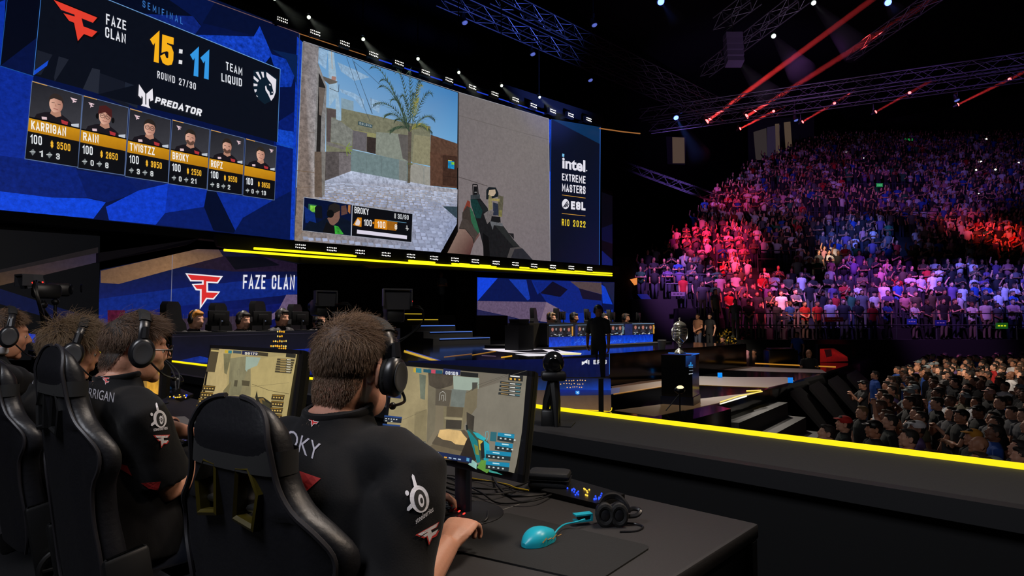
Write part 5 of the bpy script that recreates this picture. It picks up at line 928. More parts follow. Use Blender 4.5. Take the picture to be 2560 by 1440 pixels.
SP = [(2056, 1082, 'short', 'down', 'black', 'bearded fan in glasses and black shirt at the foot of sloping slats', 0, None), (2100, 1058, 'short', 'down', 'black', 'fan in a red cap next to the sloping slats', 0, 'red'), (2146, 1022, 'short', 'down', 'black', 'fair haired fan in black shirt behind the red capped fan', 0, None),
      (2152, 957, 'short', 'phone', 'black', 'crew member in shiny helmet-like cap holding a lit device by the slats', 1, 'black'), (2182, 938, 'short', 'down', 'blue', 'crew member in blue shirt behind the helmeted one', 1, None), (2238, 925, 'short', 'down', 'blue', 'fan in blue shirt at the back corner of the floor crowd', 1, None),
      (2214, 1052, 'short', 'raise', 'black', 'fan in black shirt raising one arm above the others', 0, None), (2226, 968, 'long', 'phone', 'olive', 'fan in olive shirt with both arms up at face height', 0, None), (2322, 914, 'short', 'down', 'grey', 'fan in a grey cap and grey shirt among dark shirts', 0, 'grey'), (2360, 902, 'short', 'down', 'black', 'grey haired fan lit brightly at the back of floor crowd', 0, None),
      (2478, 915, 'short', 'down', 'red', 'fan in red shirt lit brightly near the back barrier', 0, None), (2546, 918, 'short', 'down', 'yellow', 'fan in yellow shirt at the edge of picture near barrier', 0, None), (2504, 962, 'short', 'belly', 'white', 'fan in white shirt looking down at a phone', 1, None), (2280, 1070, 'short', 'down', 'purple', 'fan in a white cap and purple shirt', 2, 'white'),
      (2418, 1090, 'short', 'down', 'black', 'fan in an ochre cap and black shirt', 1, 'ochre'), (2464, 985, 'short', 'down', 'black', 'fan in a pale pink cap and black shirt', 1, 'pink'), (2258, 1100, 'short', 'phone', 'red', 'fan in red shirt filming with raised hands near the ledge', 0, None)]
taken = []
for px, py, hr, ar, te, lab, sk, cp in SP:
    o = fan(px, py, hr, ar, te, lab, sk, cp, hm=HAIRM[2] if 'fair' in lab else None); taken.append((o.location.x, o.location.y))
LB = [(1100, 2180), (1060, 2170), (1000, 2180), (960, 2200), (930, 2245), (900, 2290), (875, 2330), (860, 2330)]
n_floor = len(SP); d = 6.3
while d < 27:
    y = 800 + 1.52 * FPX / d; xl = 2180
    for (ya, xa), (yb, xb_) in zip(LB, LB[1:]):
        if yb <= y <= ya: xl = xb_ + (xa - xb_) * (y - yb) / (ya - yb)
    px = xl + R.uniform(0, 30)
    while px < 2610:
        q = ground(d, px, 0)
        if all((q.x - a) ** 2 + (q.y - b_) ** 2 > .2 for a, b_ in taken) and R.random() < (.94 if d < 20 else .8):
            taken.append((q.x, q.y)); dd = d + R.uniform(-.15, .15)
            fan(px, 800 + 1.52 * FPX / dd, R.choice(('short', 'short', 'short', 'short', 'beard', 'long', 'bald')), R.choice(('down', 'down', 'down', 'belly', 'phone', 'crossed')), R.choice(('black',) * 8 + ('grey', 'grey', 'white', 'purple', 'olive', 'blue')), nod=R.choice((-12, -6, -18)), cap=R.choice((None,) * 9 + ('black', 'grey'))); n_floor += 1
        px += .53 * FPX / d * R.uniform(.9, 1.2)
    d += .7
# seated photographers and guests at the far edge of the stage
for x, y, lab, te in ((1830, 878, 'photographer in grey crouching at the stage edge behind the plinth', 'grey'), (1858, 866, 'photographer in pale shirt sitting at the stage edge', 'pink'), (1884, 880, 'photographer in black sitting at far end of the stage edge', 'black'), (1992, 838, 'crew member in dark blue standing behind the flight case', 'blue'), (1806, 850, 'crew member in black beside the gold flowers', 'black')):
    q = ground(26, x, FLOOR_Z + .5); h = PD(x, y, 26).z; person(person_mesh('clap', 'short', VOX, seat=True) if 'standing' not in lab and 'beside' not in lab else person_mesh('down', 'short', VOX), lab, None, (q.x, q.y, h - (1.2 if 'standing' not in lab and 'beside' not in lab else 1.6)), FACE_STAGE + .8, [SKIN[1], HAIRM[0], TEE[te], BLACKCLOTH, PLAS, SHOE])
q = ground(19, 2020, 0); h = PD(2020, 885, 19).z; person(person_mesh('down', 'bald', VOX, nod=0), 'bald man lit orange beside the red floor screen', None, (q.x, q.y, h - 1.6), FACE_STAGE - pi / 2, [SKIN[1], HAIRM[0], BK, BK, PLAS, SHOE])
def plant(label, px, py, d_, cols, n=60, r=.5):
    q = PD(px, py, d_); t = thing('flower_bush', label, 'plant', (q.x, q.y, q.z - .6)); rr = random.Random(px); b = part_mb(t)
    for i in range(n):
        a, e, k = rr.uniform(0, 2 * pi), rr.uniform(-.4, 1.3), rr.uniform(.4, 1) * r; c = q + V((cos(a) * cos(e), sin(a) * cos(e), sin(e))) * k; b.mi = rr.randrange(len(cols)); u = V((rr.uniform(-1, 1), rr.uniform(-1, 1), rr.uniform(-1, 1))).normalized(); w_ = u.orthogonal().normalized(); b.hexa([c - u * .09, c + w_ * .04, c + u * .09, c - w_ * .04], [c - u * .07 + V((0, 0, .01)), c + w_ * .03 + V((0, 0, .02)), c + u * .07 + V((0, 0, .01)), c - w_ * .03 + V((0, 0, .02))])
    b.build('blossoms', cols, t, False); b = part_mb(t); [b.tube([q + V((0, 0, -.6)), q + V((rr.uniform(-.3, .3), rr.uniform(-.3, .3), .1))], .015, 5) for i in range(7)]; b.build('stems', mat('stem_green', (40, 52, 30), .8), t)
plant('bush of gold flowers lit yellow behind the man in black', 1812, 852, 27, [mat('gold_petal', (190, 150, 24), .6), mat('dark_leaf', (40, 44, 20), .7)]); plant('bush of dull red flowers behind the photographers', 1862, 842, 27.5, [mat('red_petal', (110, 26, 40), .6), mat('dark_leaf', (40, 44, 20), .7)], 50, .42)
# ---------------------------------------------------------------- grandstand
D0, ZS, DD, DZ, NR = 27.5, .42, .95, .475, 44
FH = V((FW.x, FW.y, 0)).normalized()
def row_pt(k, px, dz=0.0):
    dk = D0 + DD * k; q = PD(px, 800, dk); return V((q.x, q.y, ZS + DZ * k + dz))
def st_pt(px, py):
    """where a picture point lands on the raked seating (chest height)"""
    r = ray(px, py); a = r.dot(FH); s = DZ / DD; t = (ZS + 1.2 - D0 * s - HC) / (r.z - a * s); return EYE + r * t
EDGE = [(0, 1830), (3, 1700), (4, 1585), (8, 1655), (12, 1725), (18, 1785), (24, 1830), (30, 1900), (36, 1990), (50, 2150)]
def left_px(k):
    for (a, xa), (b_, xb_) in zip(EDGE, EDGE[1:]):
        if a <= k <= b_: return xa + (xb_ - xa) * (k - a) / (b_ - a)
gs = MB()
for k in range(NR):
    a, b_ = row_pt(k, left_px(k) - 10), row_pt(k, 2760); f0 = FH * (-DD / 2); f1 = FH * (DD / 2); q = [a + f0, b_ + f0, b_ + f1, a + f1]; gs.hexa([V((p.x, p.y, FLOOR_Z)) for p in q], q)
gso = struct(gs.build('floor_stands', mat('stand_concrete', (11, 11, 12), .8), None, False))
GAPS = [(4.5, 7.5, 1885, 1985), (13.5, 16.4, 2020, 2130), (20.5, 23.5, 2120, 2330), (8.5, 12, 2235, 2290)]
SH = ('white',) * 5 + ('grey',) * 3 + ('black',) * 9 + ('blue', 'blue', 'red', 'purple', 'purple', 'pink', 'olive', 'green')
n_stand = 0; FACE_US = TH + pi; rest = []
SMESH = [lambda: person_mesh('down', 'short', .017), lambda: person_mesh('crossed', 'short', .017), lambda: person_mesh('clap', 'short', .017), lambda: person_mesh('belly', 'short', .017), lambda: person_mesh('pocket', 'long', .017), lambda: person_mesh('raise', 'short', .017), lambda: person_mesh('belly', 'bald', .017, cap=True)]
SDESC = ['arms down', 'arms folded', 'clapping hands', 'hands before belly', 'long hair', 'one arm raised', 'a dark cap']
budget = 290 - n_floor
for k in range(NR):
    px = left_px(k) + R.uniform(0, 20); dk = D0 + DD * k
    while px < 2600:
        gap = any(a <= k <= b_ and x0 <= px <= x1 for a, b_, x0, x1 in GAPS)
        if not gap and R.random() < (.93 if k < 30 else .8):
            te = R.choice(SH); sk = R.randrange(3); q = row_pt(k, px) + FH * R.uniform(-.12, .12)
            if n_stand < budget and k < 7:
                i = R.randrange(7); w = 'the front rows' if k < 2 else 'the lower middle rows' if k < 4 else 'the fifth to seventh rows'
                person(SMESH[i](), 'spectator in %s shirt with %s in %s of stands' % (te, SDESC[i], w), 'spectators standing in the stands', q, FACE_US + R.uniform(-.35, .35), [SKIN[sk], HAIRM[R.choice((0, 0, 1))], TEE[te], R.choice(JEANS), CAPS['black'], SHOE], R.uniform(.93, 1.05)); n_stand += 1
            else: rest.append((q, FACE_US + R.uniform(-.4, .4), te, sk, R.randrange(4), R.uniform(.92, 1.05)))
        px += .6 * FPX / dk * R.uniform(.88, 1.22)
def small_person(pose):
    b = MB(); F = []
    def add(c, fn): n = len(b.bm.faces); fn(); F.extend([c] * (len(b.bm.faces) - n))
    ring = lambda z, rx, ry, n=8: [V((rx * cos(2 * pi * i / n), ry * sin(2 * pi * i / n), z)) for i in range(n)]
    add(2, lambda: b.loft([ring(.85, .12, .17), ring(1.15, .12, .17), ring(1.38, .12, .2), ring(1.45, .07, .1)])); add(0, lambda: b.tube([(0, 0, 1.43), (.01, 0, 1.55)], .055, 6)); add(0, lambda: b.ell((.02, 0, 1.6), (.085, .072, .115), 8, 6)); add(1, lambda: b.ell((-.015, 0, 1.64), (.1, .084, .095), 8, 6))
    for s in (-1, 1):
        e, w = {0: ((0, s * .26, 1.14), (.08, s * .25, .9)), 1: ((.02, s * .27, 1.16), (.22, s * -.02, 1.15)), 2: ((.05, s * .25, 1.16), (.28, s * .05, 1.32)), 3: ((0, s * .26, 1.14), (.2, s * .07, 1.02)) if s > 0 else ((.05, s * .3, 1.6), (.1, s * .25, 1.86))}[pose]
        add(2, lambda: b.tube([(0, s * .16, 1.4), V((0, s * .19, 1.4)).lerp(V(e), .6)], [.06, .06], 6)); add(0, lambda: b.tube([V((0, s * .19, 1.4)).lerp(V(e), .5), e, w], [.045, .04, .03], 6)); add(0, lambda: b.ell(w, (.045, .045, .05), 6, 4)); add(3, lambda: b.tube([(0, s * .09, .88), (0, s * .1, .02)], [.09, .055], 6))
    b.bm.verts.index_update(); vs = [v.co.copy() for v in b.bm.verts]; fs = [tuple(v.index for v in f.verts) for f in b.bm.faces]; b.bm.free(); return vs, fs, F
tmpl = [small_person(i) for i in range(4)]; VS, FS, CS = [], [], []
teec = {k: m.node_tree.nodes['Principled BSDF'].inputs[0].default_value[:] for k, m in TEE.items()}; skc = [m.node_tree.nodes['Principled BSDF'].inputs[0].default_value[:] for m in SKIN]
for q, f, te, sk, po, sc in rest:
    vs, fs, cc = tmpl[po]; i0 = len(VS); c_, s_ = cos(f) * sc, sin(f) * sc
    VS += [(q.x + c_ * v.x - s_ * v.y, q.y + s_ * v.x + c_ * v.y, q.z + v.z * sc) for v in vs]; FS += [tuple(i0 + i for i in t) for t in fs]; pal = (skc[sk], lin((30, 24, 20)) + (1,), teec[te], lin((34, 38, 52)) + (1,))
    for t, ci in zip(fs, cc): CS += [pal[ci]] * len(t)
me = bpy.data.meshes.new('crowd'); me.from_pydata(VS, [], FS); a = me.color_attributes.new('Col', 'FLOAT_COLOR', 'CORNER'); a.data.foreach_set('color', [x for c_ in CS for x in c_]); me.shade_smooth()
cm = bpy.data.materials.new('crowd_clothes'); cm.use_nodes = True; at_ = cm.node_tree.nodes.new('ShaderNodeAttribute'); at_.attribute_name = 'Col'; bs_ = cm.node_tree.nodes['Principled BSDF']; cm.node_tree.links.new(at_.outputs['Color'], bs_.inputs['Base Color']); bs_.inputs['Roughness'].default_value = .85
tag(obj('crowd', me, cm), 'mass of spectators filling the middle and upper rows of stands', 'crowd', None, 'stuff')
# railings and banners of the stands
RAILM = mat('rail_metal', (120, 120, 130), .4, .8)
def railing(label, k, x0, x1, dz=0.0, post=1.5, h=1.05, fwd=.42):
    a, b_ = row_pt(k, x0, dz) - FH * fwd, row_pt(k, x1, dz) - FH * fwd; t = thing('railing', label, 'railing', a); L = (b_ - a).length; n = max(1, int(L / post))
    for z in (h, h * .55): m = part_mb(t); m.tube([a + V((0, 0, z)), b_ + V((0, 0, z))], .028, 6); m.build('rail', RAILM, t)
    m = part_mb(t); p_ = n
    for i in range(n + 1):
        m = part_mb(t); p_ = a.lerp(b_, i / n); m.cyl(p_ - V((0, 0, .1)), p_ + V((0, 0, h)), .024, None, 6); m.build('post', RAILM, t)
railing('long metal railing along the front row of the stands', 0, 1832, 2620, 0, 1.6, 1.15); railing('metal railing in front of the lowest corner block of seats', 4, 1660, 1835, .2); railing('short metal railing round the small red lit landing', 7, 1890, 1985, .3); railing('metal railing between the middle blocks of stands', 14, 2020, 2345, .3); railing('metal railing before the upper block of stands', 21, 2120, 2330, .3)
def banner(label, k, x0, x1, y0, y1, col, mark, d_):
    q = PD((x0 + x1) / 2, (y0 + y1) / 2, d_); t = thing('banner', label, 'banner', q); n_ = -FH; hit = lambda a, b_: PPL(a, b_, q, n_); m = part_mb(t); p = [hit(*c_) for c_ in ((x0, y0), (x1, y0), (x1, y1), (x0, y1))]; m.hexa([v + FH * .02 for v in p], p); m.build('cloth', col, t, False)
    m = part_mb(t)
    for i in range(3): xa = x0 + (x1 - x0) * (.15 + .25 * i); p = [hit(*c_) - FH * .005 for c_ in ((xa, y0 * .6 + y1 * .4), (xa + (x1 - x0) * .17, y0 * .6 + y1 * .4), (xa + (x1 - x0) * .17, y0 * .4 + y1 * .6), (xa, y0 * .4 + y1 * .6))]; m.hexa([v - FH * .004 for v in p], p)
    m.build('print', mark, t, False)
dR = D0 - .5
for args in (('red cloth banner on front railing of the stands', 0, 2062, 2108, 793, 804, mat('banner_red', (200, 60, 70), .8), TEE['white'], dR), ('blue cloth banner on front railing beside the smaller blue one', 0, 2268, 2292, 797, 811, mat('banner_blue', (30, 70, 170), .8), TEE['white'], dR), ('small blue banner with pale print on the front railing', 0, 2338, 2366, 800, 814, mat('banner_navy', (24, 40, 130), .8), TEE['white'], dR), ('green banner with yellow print on the front railing', 0, 2490, 2520, 807, 822, emat('banner_green', (24, 84, 24), .8), emat('banner_yellow', (200, 214, 20), 1), dR), ('grey banner on railing of the lowest corner block', 0, 1678, 1712, 730, 740, mat('banner_grey', (120, 110, 120), .8), TEE['black'], 30), ('pale banner at the corner of front railing', 0, 1940, 1975, 790, 800, mat('banner_pale', (130, 120, 150), .8), TEE['purple'], dR), ('small green lit board on the upper block railing', 0, 2191, 2207, 458, 467, emat('board_green', (30, 120, 70), 1), emat('board_pale', (120, 220, 150), 1), 46)): banner(*args)
for i, (x, y) in enumerate(((2120, 383), (2466, 348), (2452, 405), (2488, 425), (2546, 408), (2440, 426), (2446, 485), (2159, 396))):
    q = st_pt(x, y) - FH * .5; q = EYE + ray(x, y) * ((q - EYE).dot(FW)); t = thing('phone', 'phone torch shining white in the dark upper rows' if i < 6 else 'small phone light glowing low among the upper rows', 'phone', q, 0, 'phone torches in the upper rows'); m = MB(); m.box((0, 0, 0), (.02, .08, .15), TH); m.build('casing', PLAS, t, False); m = MB(); m.ell(V((-.03 * cos(TH), -.03 * sin(TH), .03)), .07 if i < 6 else .035, 8, 6); m.build('torch', emat('torch_white', (255, 246, 225), 6), t)
q = PD(2272, 350, 66); m = MB(q); m.box(q, (.1, .8, .3), TH); o = m.build('exit_sign', emat('sign_green', (26, 130, 60), .8), None, False); o.location = q; tag(o, 'small green lit sign above the top rows', 'sign')
# side of the stands
m = MB(); p = [PD(x, y, 31) for x, y in ((1596, 735), (1618, 735), (1690, 822), (1672, 828))]; m.hexa([v + FH * .3 for v in p], p); tag(m.build('stair_stringer', emat('blue_glow_edge', (14, 24, 110), .9), None, False), 'sloping blue lit edge of stair beside the rival desk', 'stair edge')  # blue light falling on the stringer is put in as its own glow
m = MB(); p = [PD(x, y, 32) for x, y in ((1576, 698), (1606, 692), (1612, 702), (1590, 712))]; m.hexa([v + FH * .5 for v in p], p); tag(m.build('desk_lamp', emat('orange_glow', (220, 130, 60), 1.1), None, False), 'small orange lit desk light at the lowest corner of stands', 'lamp')
# ================================================================== RIG: trusses, lamps, beams
TRM = mat('truss_alu', (84, 84, 92), .45, .6)
def truss(label, p0, p1, size=.5, bay=.7):
    p0, p1 = V(p0), V(p1); t = thing('truss', label, 'truss', p0); d = (p1 - p0); L = d.length; d.normalize(); u = V((0, 0, 1)); u = (u - d * u.dot(d)).normalized(); w = d.cross(u); h = size / 2
    cs = [(u * a + w * b_) * h for a, b_ in ((1, 1), (1, -1), (-1, -1), (-1, 1))]
    for c_ in cs: m = part_mb(t); m.tube([p0 + c_, p1 + c_], .03, 5); m.build('chord', TRM, t)
    m = part_mb(t); n = int(L / bay)
    for i in range(n):
        a, b_ = p0 + d * (L * i / n), p0 + d * (L * (i + 1) / n)
        for j in range(4):
            A, B_ = cs[j], cs[(j + 1) % 4]; m.tube([a + (A if (i + j) % 2 else B_), b_ + (B_ if (i + j) % 2 else A)], .016, 4, False)
    m.build('lacing', TRM, t)
truss('long blue lit truss running from above big screen towards the stands', PZ(1100, -8, 14.8), PZ(1790, 296, 14.8), .55); truss('second long truss running parallel to the blue lit one', PZ(1235, -12, 15.6), PZ(1800, 262, 15.6), .55)
truss('upper long truss in front of the stands', PZ(1600, 288, 14.6), PZ(2640, 140, 14.6), .6); truss('lower long truss carrying red laser lamps before the stands', PZ(1625, 320, 14.2), PZ(2640, 175, 14.2), .6)
truss('short truss at the roof, above the hanging speaker', PZ(1796, 62, 16), PZ(1890, -8, 16), .6); truss('stepped roof truss below the short one', PZ(1762, 180, 15.4), PZ(2010, -10, 15.4), .55); truss('slanted purple truss in the roof over the stands', PZ(2125, 140, 17), PZ(2345, -14, 17), .5); truss('lone sloping violet truss low beside the lit suite window', PD(1552, 410, 44), PD(1785, 494, 36), .45)
HAZE = bpy.data.materials.new('haze'); HAZE.use_nodes = True; nt = HAZE.node_tree; nt.nodes.clear(); ou = nt.nodes.new('ShaderNodeOutputMaterial'); vs_ = nt.nodes.new('ShaderNodeVolumeScatter'); vs_.inputs['Density'].default_value = .05; vs_.inputs['Color'].default_value = (1, 1, 1, 1); nt.links.new(vs_.outputs[0], ou.inputs['Volume'])
HAZE2 = HAZE.copy(); HAZE2.name = 'thin_haze'; HAZE2.node_tree.nodes['Volume Scatter'].inputs['Density'].default_value = .02
def fixture(label, pos, aim, col, power, ang, beam=0, lens=6, size=.16, group=None, r1=None, soft=.05, blend=.35, kind='stage_light', hang=None):
    """moving head lamp; 'beam' is the length of hazy air its light shows up in"""
    pos, aim = V(pos), V(aim); d = (aim - pos).normalized(); t = thing(kind, label, 'lamp', pos, 0, group); u = d.orthogonal().normalized()
    m = part_mb(t); m.tube([pos - d * size * 2, pos - d * size * .4, pos - d * .01], [size * .55, size * .8, size], 12); m.build('head', PLAS, t)
    m = part_mb(t); w = d.cross(V((0, 0, 1))); w = w.normalized() if w.length > .05 else V((1, 0, 0)); c_ = pos - d * size; up = V((0, 0, 1)); m.tube([c_ + w * size * 1.15, c_ + w * size * 1.2 + up * size * 1.5, c_ - w * size * 1.2 + up * size * 1.5, c_ - w * size * 1.15], size * .14, 6); m.tube([c_ + up * size * 1.4, c_ + up * size * 2.4], size * .5, 8)
    if hang: m.tube([c_ + up * size * 2, c_ + up * hang], .02, 5)
    m.build('yoke', PLAS, t)
    if lens: m = part_mb(t); m.ell(pos + d * size * .12, (size * .8, size * .8, size * .42), 12, 8, d.to_track_quat('Z', 'Y').to_matrix()); m.build('lens', emat('lens_%d_%d_%d' % tuple(int(x * 99) for x in col), tuple(int(255 * min(1, .25 + .75 * x)) for x in col), lens), t)
    if power:
        if kind == 'laser_lamp': lamp('AREA', 'laser', pos + d * size * .62, aim, power, col, shape='DISK', size=size * .9, spread=ang)
        else: lamp('SPOT', 'spot_' + kind, pos + d * size * .62, aim, power, col, spot_size=ang, spot_blend=blend, shadow_soft_size=soft)
    if beam:
        ra = size * .8; rb = r1 or (ra + math.tan(ang / 2) * beam); m = part_mb(t); m.tube([pos + d * .1, pos + d * beam], [ra, rb], 16); m.build('beam', HAZE if kind == 'laser_lamp' else HAZE2, t)
    return t
# colour washes on the stands, from the front rig above the frame
T0, T1 = PZ(1625, 320, 14.2), PZ(2640, 175, 14.2)
WASH = [((1790, 600), (1, .05, .22), 36000, 18), ((1870, 670), (1, .07, .2), 30000, 15), ((1890, 740), (1, .1, .35), 24000, 17), ((1700, 690), (.6, .22, 1), 22000, 20), ((2060, 640), (1, .72, .5), 16000, 7), ((2150, 590), (.12, .2, 1), 24000, 16), ((2060, 735), (.32, .2, 1), 20000, 20), ((2220, 700), (.5, .14, 1), 24000, 22), ((2500, 590), (1, .06, .05), 22000, 11), ((2420, 560), (1, .12, .3), 9000, 12), ((2480, 720), (.22, .18, 1), 24000, 24), ((2330, 775), (.6, .22, .95), 9000, 22), ((2050, 470), (.5, .14, .8), 9000, 24), ((2300, 460), (.38, .16, .9), 8000, 26), ((2500, 430), (.3, .18, .9), 5000, 18), ((2085, 815), (1, .05, .1), 4500, 6), ((1840, 500), (.9, .05, .3), 14000, 12), ((1970, 765), (1, .45, .5), 14000, 12)]
WN = ['deep pink', 'crimson', 'magenta', 'lilac', 'warm white', 'royal blue', 'indigo', 'violet', 'scarlet', 'rose', 'blue', 'mauve', 'plum', 'dim violet', 'dim blue', 'small red', 'raspberry', 'salmon']
for i, ((x, y), c_, pw, an) in enumerate(WASH):
    aim = st_pt(x, y); pos = PD(1280 + (x - 1280) * 1.0 + 60 * ((i % 5) - 2), 800, 21); pos.z = 13.6
    lamp('SPOT', 'stands_wash', pos, aim, pw * 1.1, c_, spot_size=radians(an), spot_blend=.75, shadow_soft_size=.2)
# red beams
for i, (x, y, tx, ty, dz, pw, ln, lab) in enumerate(((1767, 304, 2260, -60, 14, 60, 24, 'red laser lamp with the brightest long red beam'), (1866, 291, 2330, 0, 14, 30, 16, 'red laser lamp with the second long red beam'), (1850, 322, 1935, 278, 13.6, 20, 3.2, 'red lamp with a short beam below the truss near the suite window'), (2006, 305, 2085, 258, 13.4, 9, 3.2, 'red lamp with a short beam in the middle of the lower truss'), (2189, 280, 2274, 232, 13.4, 4, 3, 'faint red lamp below the lower truss'), (2394, 262, 2524, 198, 13.4, 7, 4, 'red lamp near the far end of lower truss'))):
    p = PZ(x, y, dz); q = PD(tx, ty, (p - EYE).dot(FW) * (.86 if i < 2 else .97)); fixture(lab, p, q, (1, .05, .05), pw, radians(5), ln, 9, .2 if i < 2 else .12, None, .2 if i < 2 else .1, .02, .3, 'laser_lamp', .6)
for x, y, lab in ((1934, 278, 'small red lamp end inside the lower truss by suite window'), (2086, 258, 'small red lamp in the middle of the upper truss'), (2274, 232, 'small red lamp beyond the middle of the upper truss'), (2524, 198, 'small red lamp at the far end of the upper truss')):
    p = PZ(x, y, 14.3); fixture(lab, p, EYE, (1, .05, .05), 0, 1, 0, 5, .1, None)
m = MB(); m.tube([PY(640, 0, YS - 1.2) * 1 + V((0, 0, 12.6 - PY(640, 0, YS - 1.2).z)), V((PY(1420, 240, YS - 1.2).x, YS - 1.2, 12.6))], .04, 6); tag(m.build('lighting_pipe', BLACK), 'black pipe high over the big screen carrying the white spotlights', 'pipe')
# white beams over the screen and in the roof
WB = [(686, -4, 740, 46), (772, 43, 806, 78), (908, 98, 946, 146), (1045, 147, 1082, 192), (1147, 181, 1190, 232), (1254, 214, 1296, 258), (1349, 243, 1398, 292)]
for i, (x, y, tx, ty) in enumerate(WB):
    p = PY(x, y, YS - 1.2); q = PY(tx, ty, YS - 2.4); fixture('small white spotlight with a beam in the row above the big screen', p, q, (.9, 1, .82), 650 if i > 1 else 260, radians(13), 1.9, 3.5, .06, 'white spotlights above the big screen', None, .04, .8, 'spotlight', 12.6 - p.z)
for x, y, tx, ty, dz, c_, pw, lab in ((2034, 7, 2110, 90, 16.5, (.85, 1, .92), 60, 'white spotlight at the very top of roof with a faint beam'), (1934, 90, 1980, 150, 15.8, (.85, 1, .92), 16, 'small white spotlight below the stepped roof truss'), (1848, 155, 1900, 215, 15.2, (.9, 1, .95), 55, 'white spotlight with a faint beam above the crossing trusses')):
    p = PZ(x, y, dz); q = PD(tx, ty, (p - EYE).dot(FW) * .93); fixture(lab, p, q, c_, pw, radians(13), 4.5, 6, .14, None, None, .04, .8, 'spotlight', 1.2)
for x, y, tx, ty, dz, pw, bm, lab in ((1690, 294, 1735, 375, 14.1, 900, 4, 'blue spotlight shining down at the truss crossing'), (1652, 4, 1690, 60, 16, 120, 2, 'blue spotlight high in the roof near the long trusses'), (2220, 6, 2250, 40, 17, 120, 1.5, 'blue spotlight high in the roof over the stands')):
    p = PZ(x, y, dz); q = PD(tx, ty, (p - EYE).dot(FW) * .95); fixture(lab, p, q, (.1, .22, 1), pw, radians(18), bm, 7, .2, None, None, .05, .8, 'spotlight', 1.0)
for x, y, dz, lab in ((1162, 56, 14.2, 'dark lamp head hanging under the blue truss near the screen'), (1332, 135, 14.2, 'dark lamp head hanging under the middle of blue truss'), (1476, 200, 14.2, 'dark lamp head hanging under the far part of blue truss'), (1486, 62, 15, 'dark lamp head hanging under the second long truss'), (1990, 300, 13.6, 'blue tinted lamp head under the lower truss'), (2392, 250, 13.5, 'blue tinted lamp head near the far end of lower truss')):
    p = PZ(x, y, dz); fixture(lab, p, p + V((.2, -.3, -1)), (.3, .4, 1), 0, 1, 0, .5, .16, None, hang=1.2)
p = PZ(1832, 92, 15); sp = thing('hanging_speaker', 'dark oblong line speaker hanging under the short roof truss', 'speaker', p); m = part_mb(sp)
for k in range(5): m.box(p + V((.03 * k, 0, -.3 * k)), (.5, .8, .27), TH, M.Rotation(TH, 3, 'Z') @ M.Rotation(radians(5 * k), 3, 'Y'))
m.build('cabinets', mat('speaker_violet', (50, 44, 62), .6), sp, False); m = part_mb(sp); m.tube([p, p + V((0, 0, 1.2))], .02, 5); m.build('cable', PLAS, sp)
# unseen lamps added to tint the rig
lamp('SPOT', 'rig_tint_blue', PD(1760, 520, 19), PZ(1290, 60, 14.8), 17000, (.12, .2, 1), spot_size=radians(38), spot_blend=.8, shadow_soft_size=.3)
lamp('SPOT', 'rig_tint_violet', PD(2050, 520, 24), PZ(2050, 230, 14.4), 3000, (.6, .3, .8), spot_size=radians(85), spot_blend=.8, shadow_soft_size=.3)
lamp('SPOT', 'rig_tint_roof', PD(1850, 330, 22), PZ(1900, 60, 16), 2500, (.7, .5, .75), spot_size=radians(60), spot_blend=.8, shadow_soft_size=.3)
lamp('SPOT', 'low_truss_violet', PD(1600, 560, 34), PD(1680, 455, 40), 9000, (.4, .2, 1), spot_size=radians(40), spot_blend=.8, shadow_soft_size=.3)
lamp('SPOT', 'floor_crowd_wash', (12, 5, 9), ground(19, 2460, -.2), 9000, (1, .84, .66), spot_size=radians(24), spot_blend=.7, shadow_soft_size=.25)
lamp('SPOT', 'slats_fill', (6.5, .5, 7), PZ(2040, 1010, -1), 1400, (1, .93, .85), spot_size=radians(20), spot_blend=.9, shadow_soft_size=.4)  # unseen lamp added to brighten the slats
lamp('SPOT', 'steps_fill', PZ(1700, 300, 9), PZ(1960, 1040, -1), 6000, (1, .9, .78), spot_size=radians(44), spot_blend=.9, shadow_soft_size=.4)  # extra lamp without a fixture, added to lift the dim steps
lamp('SPOT', 'guests_fill', PD(1600, 250, 19), PD(1790, 855, 25.5), 5200, (1, .86, .7), spot_size=radians(17), spot_blend=.8, shadow_soft_size=.2)  # added lamp, no fixture, brightens the people behind the trophy
# suite windows and hall side
def window(n, quads, d_):
    t = bpy.data.objects.new('window_%d' % n, None); COL.objects.link(t); t.location = PD(*quads[0][0][0], d_); t['kind'] = 'structure'
    for q, c_, nm in quads:
        m = part_mb(t); p = [PD(x, y, d_ - (.05 if nm == 'pane' else 0)) for x, y in q]; m.hexa([v + FH * .2 for v in p], p); m.build(nm, c_, t, False)
PANE = [emat('pane_tan', (74, 60, 48), 1), emat('pane_dim', (46, 40, 38), 1), emat('pane_violet', (34, 28, 44), 1)]
window(1, [([(1585, 340), (1716, 342), (1713, 412), (1586, 405)], mat('suite_wall', (14, 14, 15), .8), 'frame'), ([(1681, 343), (1711, 344), (1712, 408), (1682, 408)], PANE[0], 'pane')], 62)
window(2, [([(1870, 300), (2036, 290), (2034, 390), (1872, 404)], mat('suite_wall', (14, 14, 15), .8), 'frame'), ([(1884, 330), (1916, 320), (1918, 398), (1890, 400)], PANE[1], 'pane'), ([(1918, 318), (1950, 312), (1944, 395), (1918, 398)], PANE[2], 'pane'), ([(1938, 310), (1948, 309), (1950, 394), (1940, 396)], PANE[0], 'pane'), ([(1960, 306), (1976, 304), (1982, 390), (1966, 392)], PANE[0], 'pane')], 66)
m = MB(); p = [PD(x, y, d_) for x, y, d_ in ((1499, 321, 27.9), (1560, 330, 29), (1600, 334, 30))]; m.tube(p, .03, 5); tag(m.build('cable_light', emat('orange_line', (150, 96, 50)), None), 'thin orange lit cable beyond the top corner of big screen', 'cable')
C = None
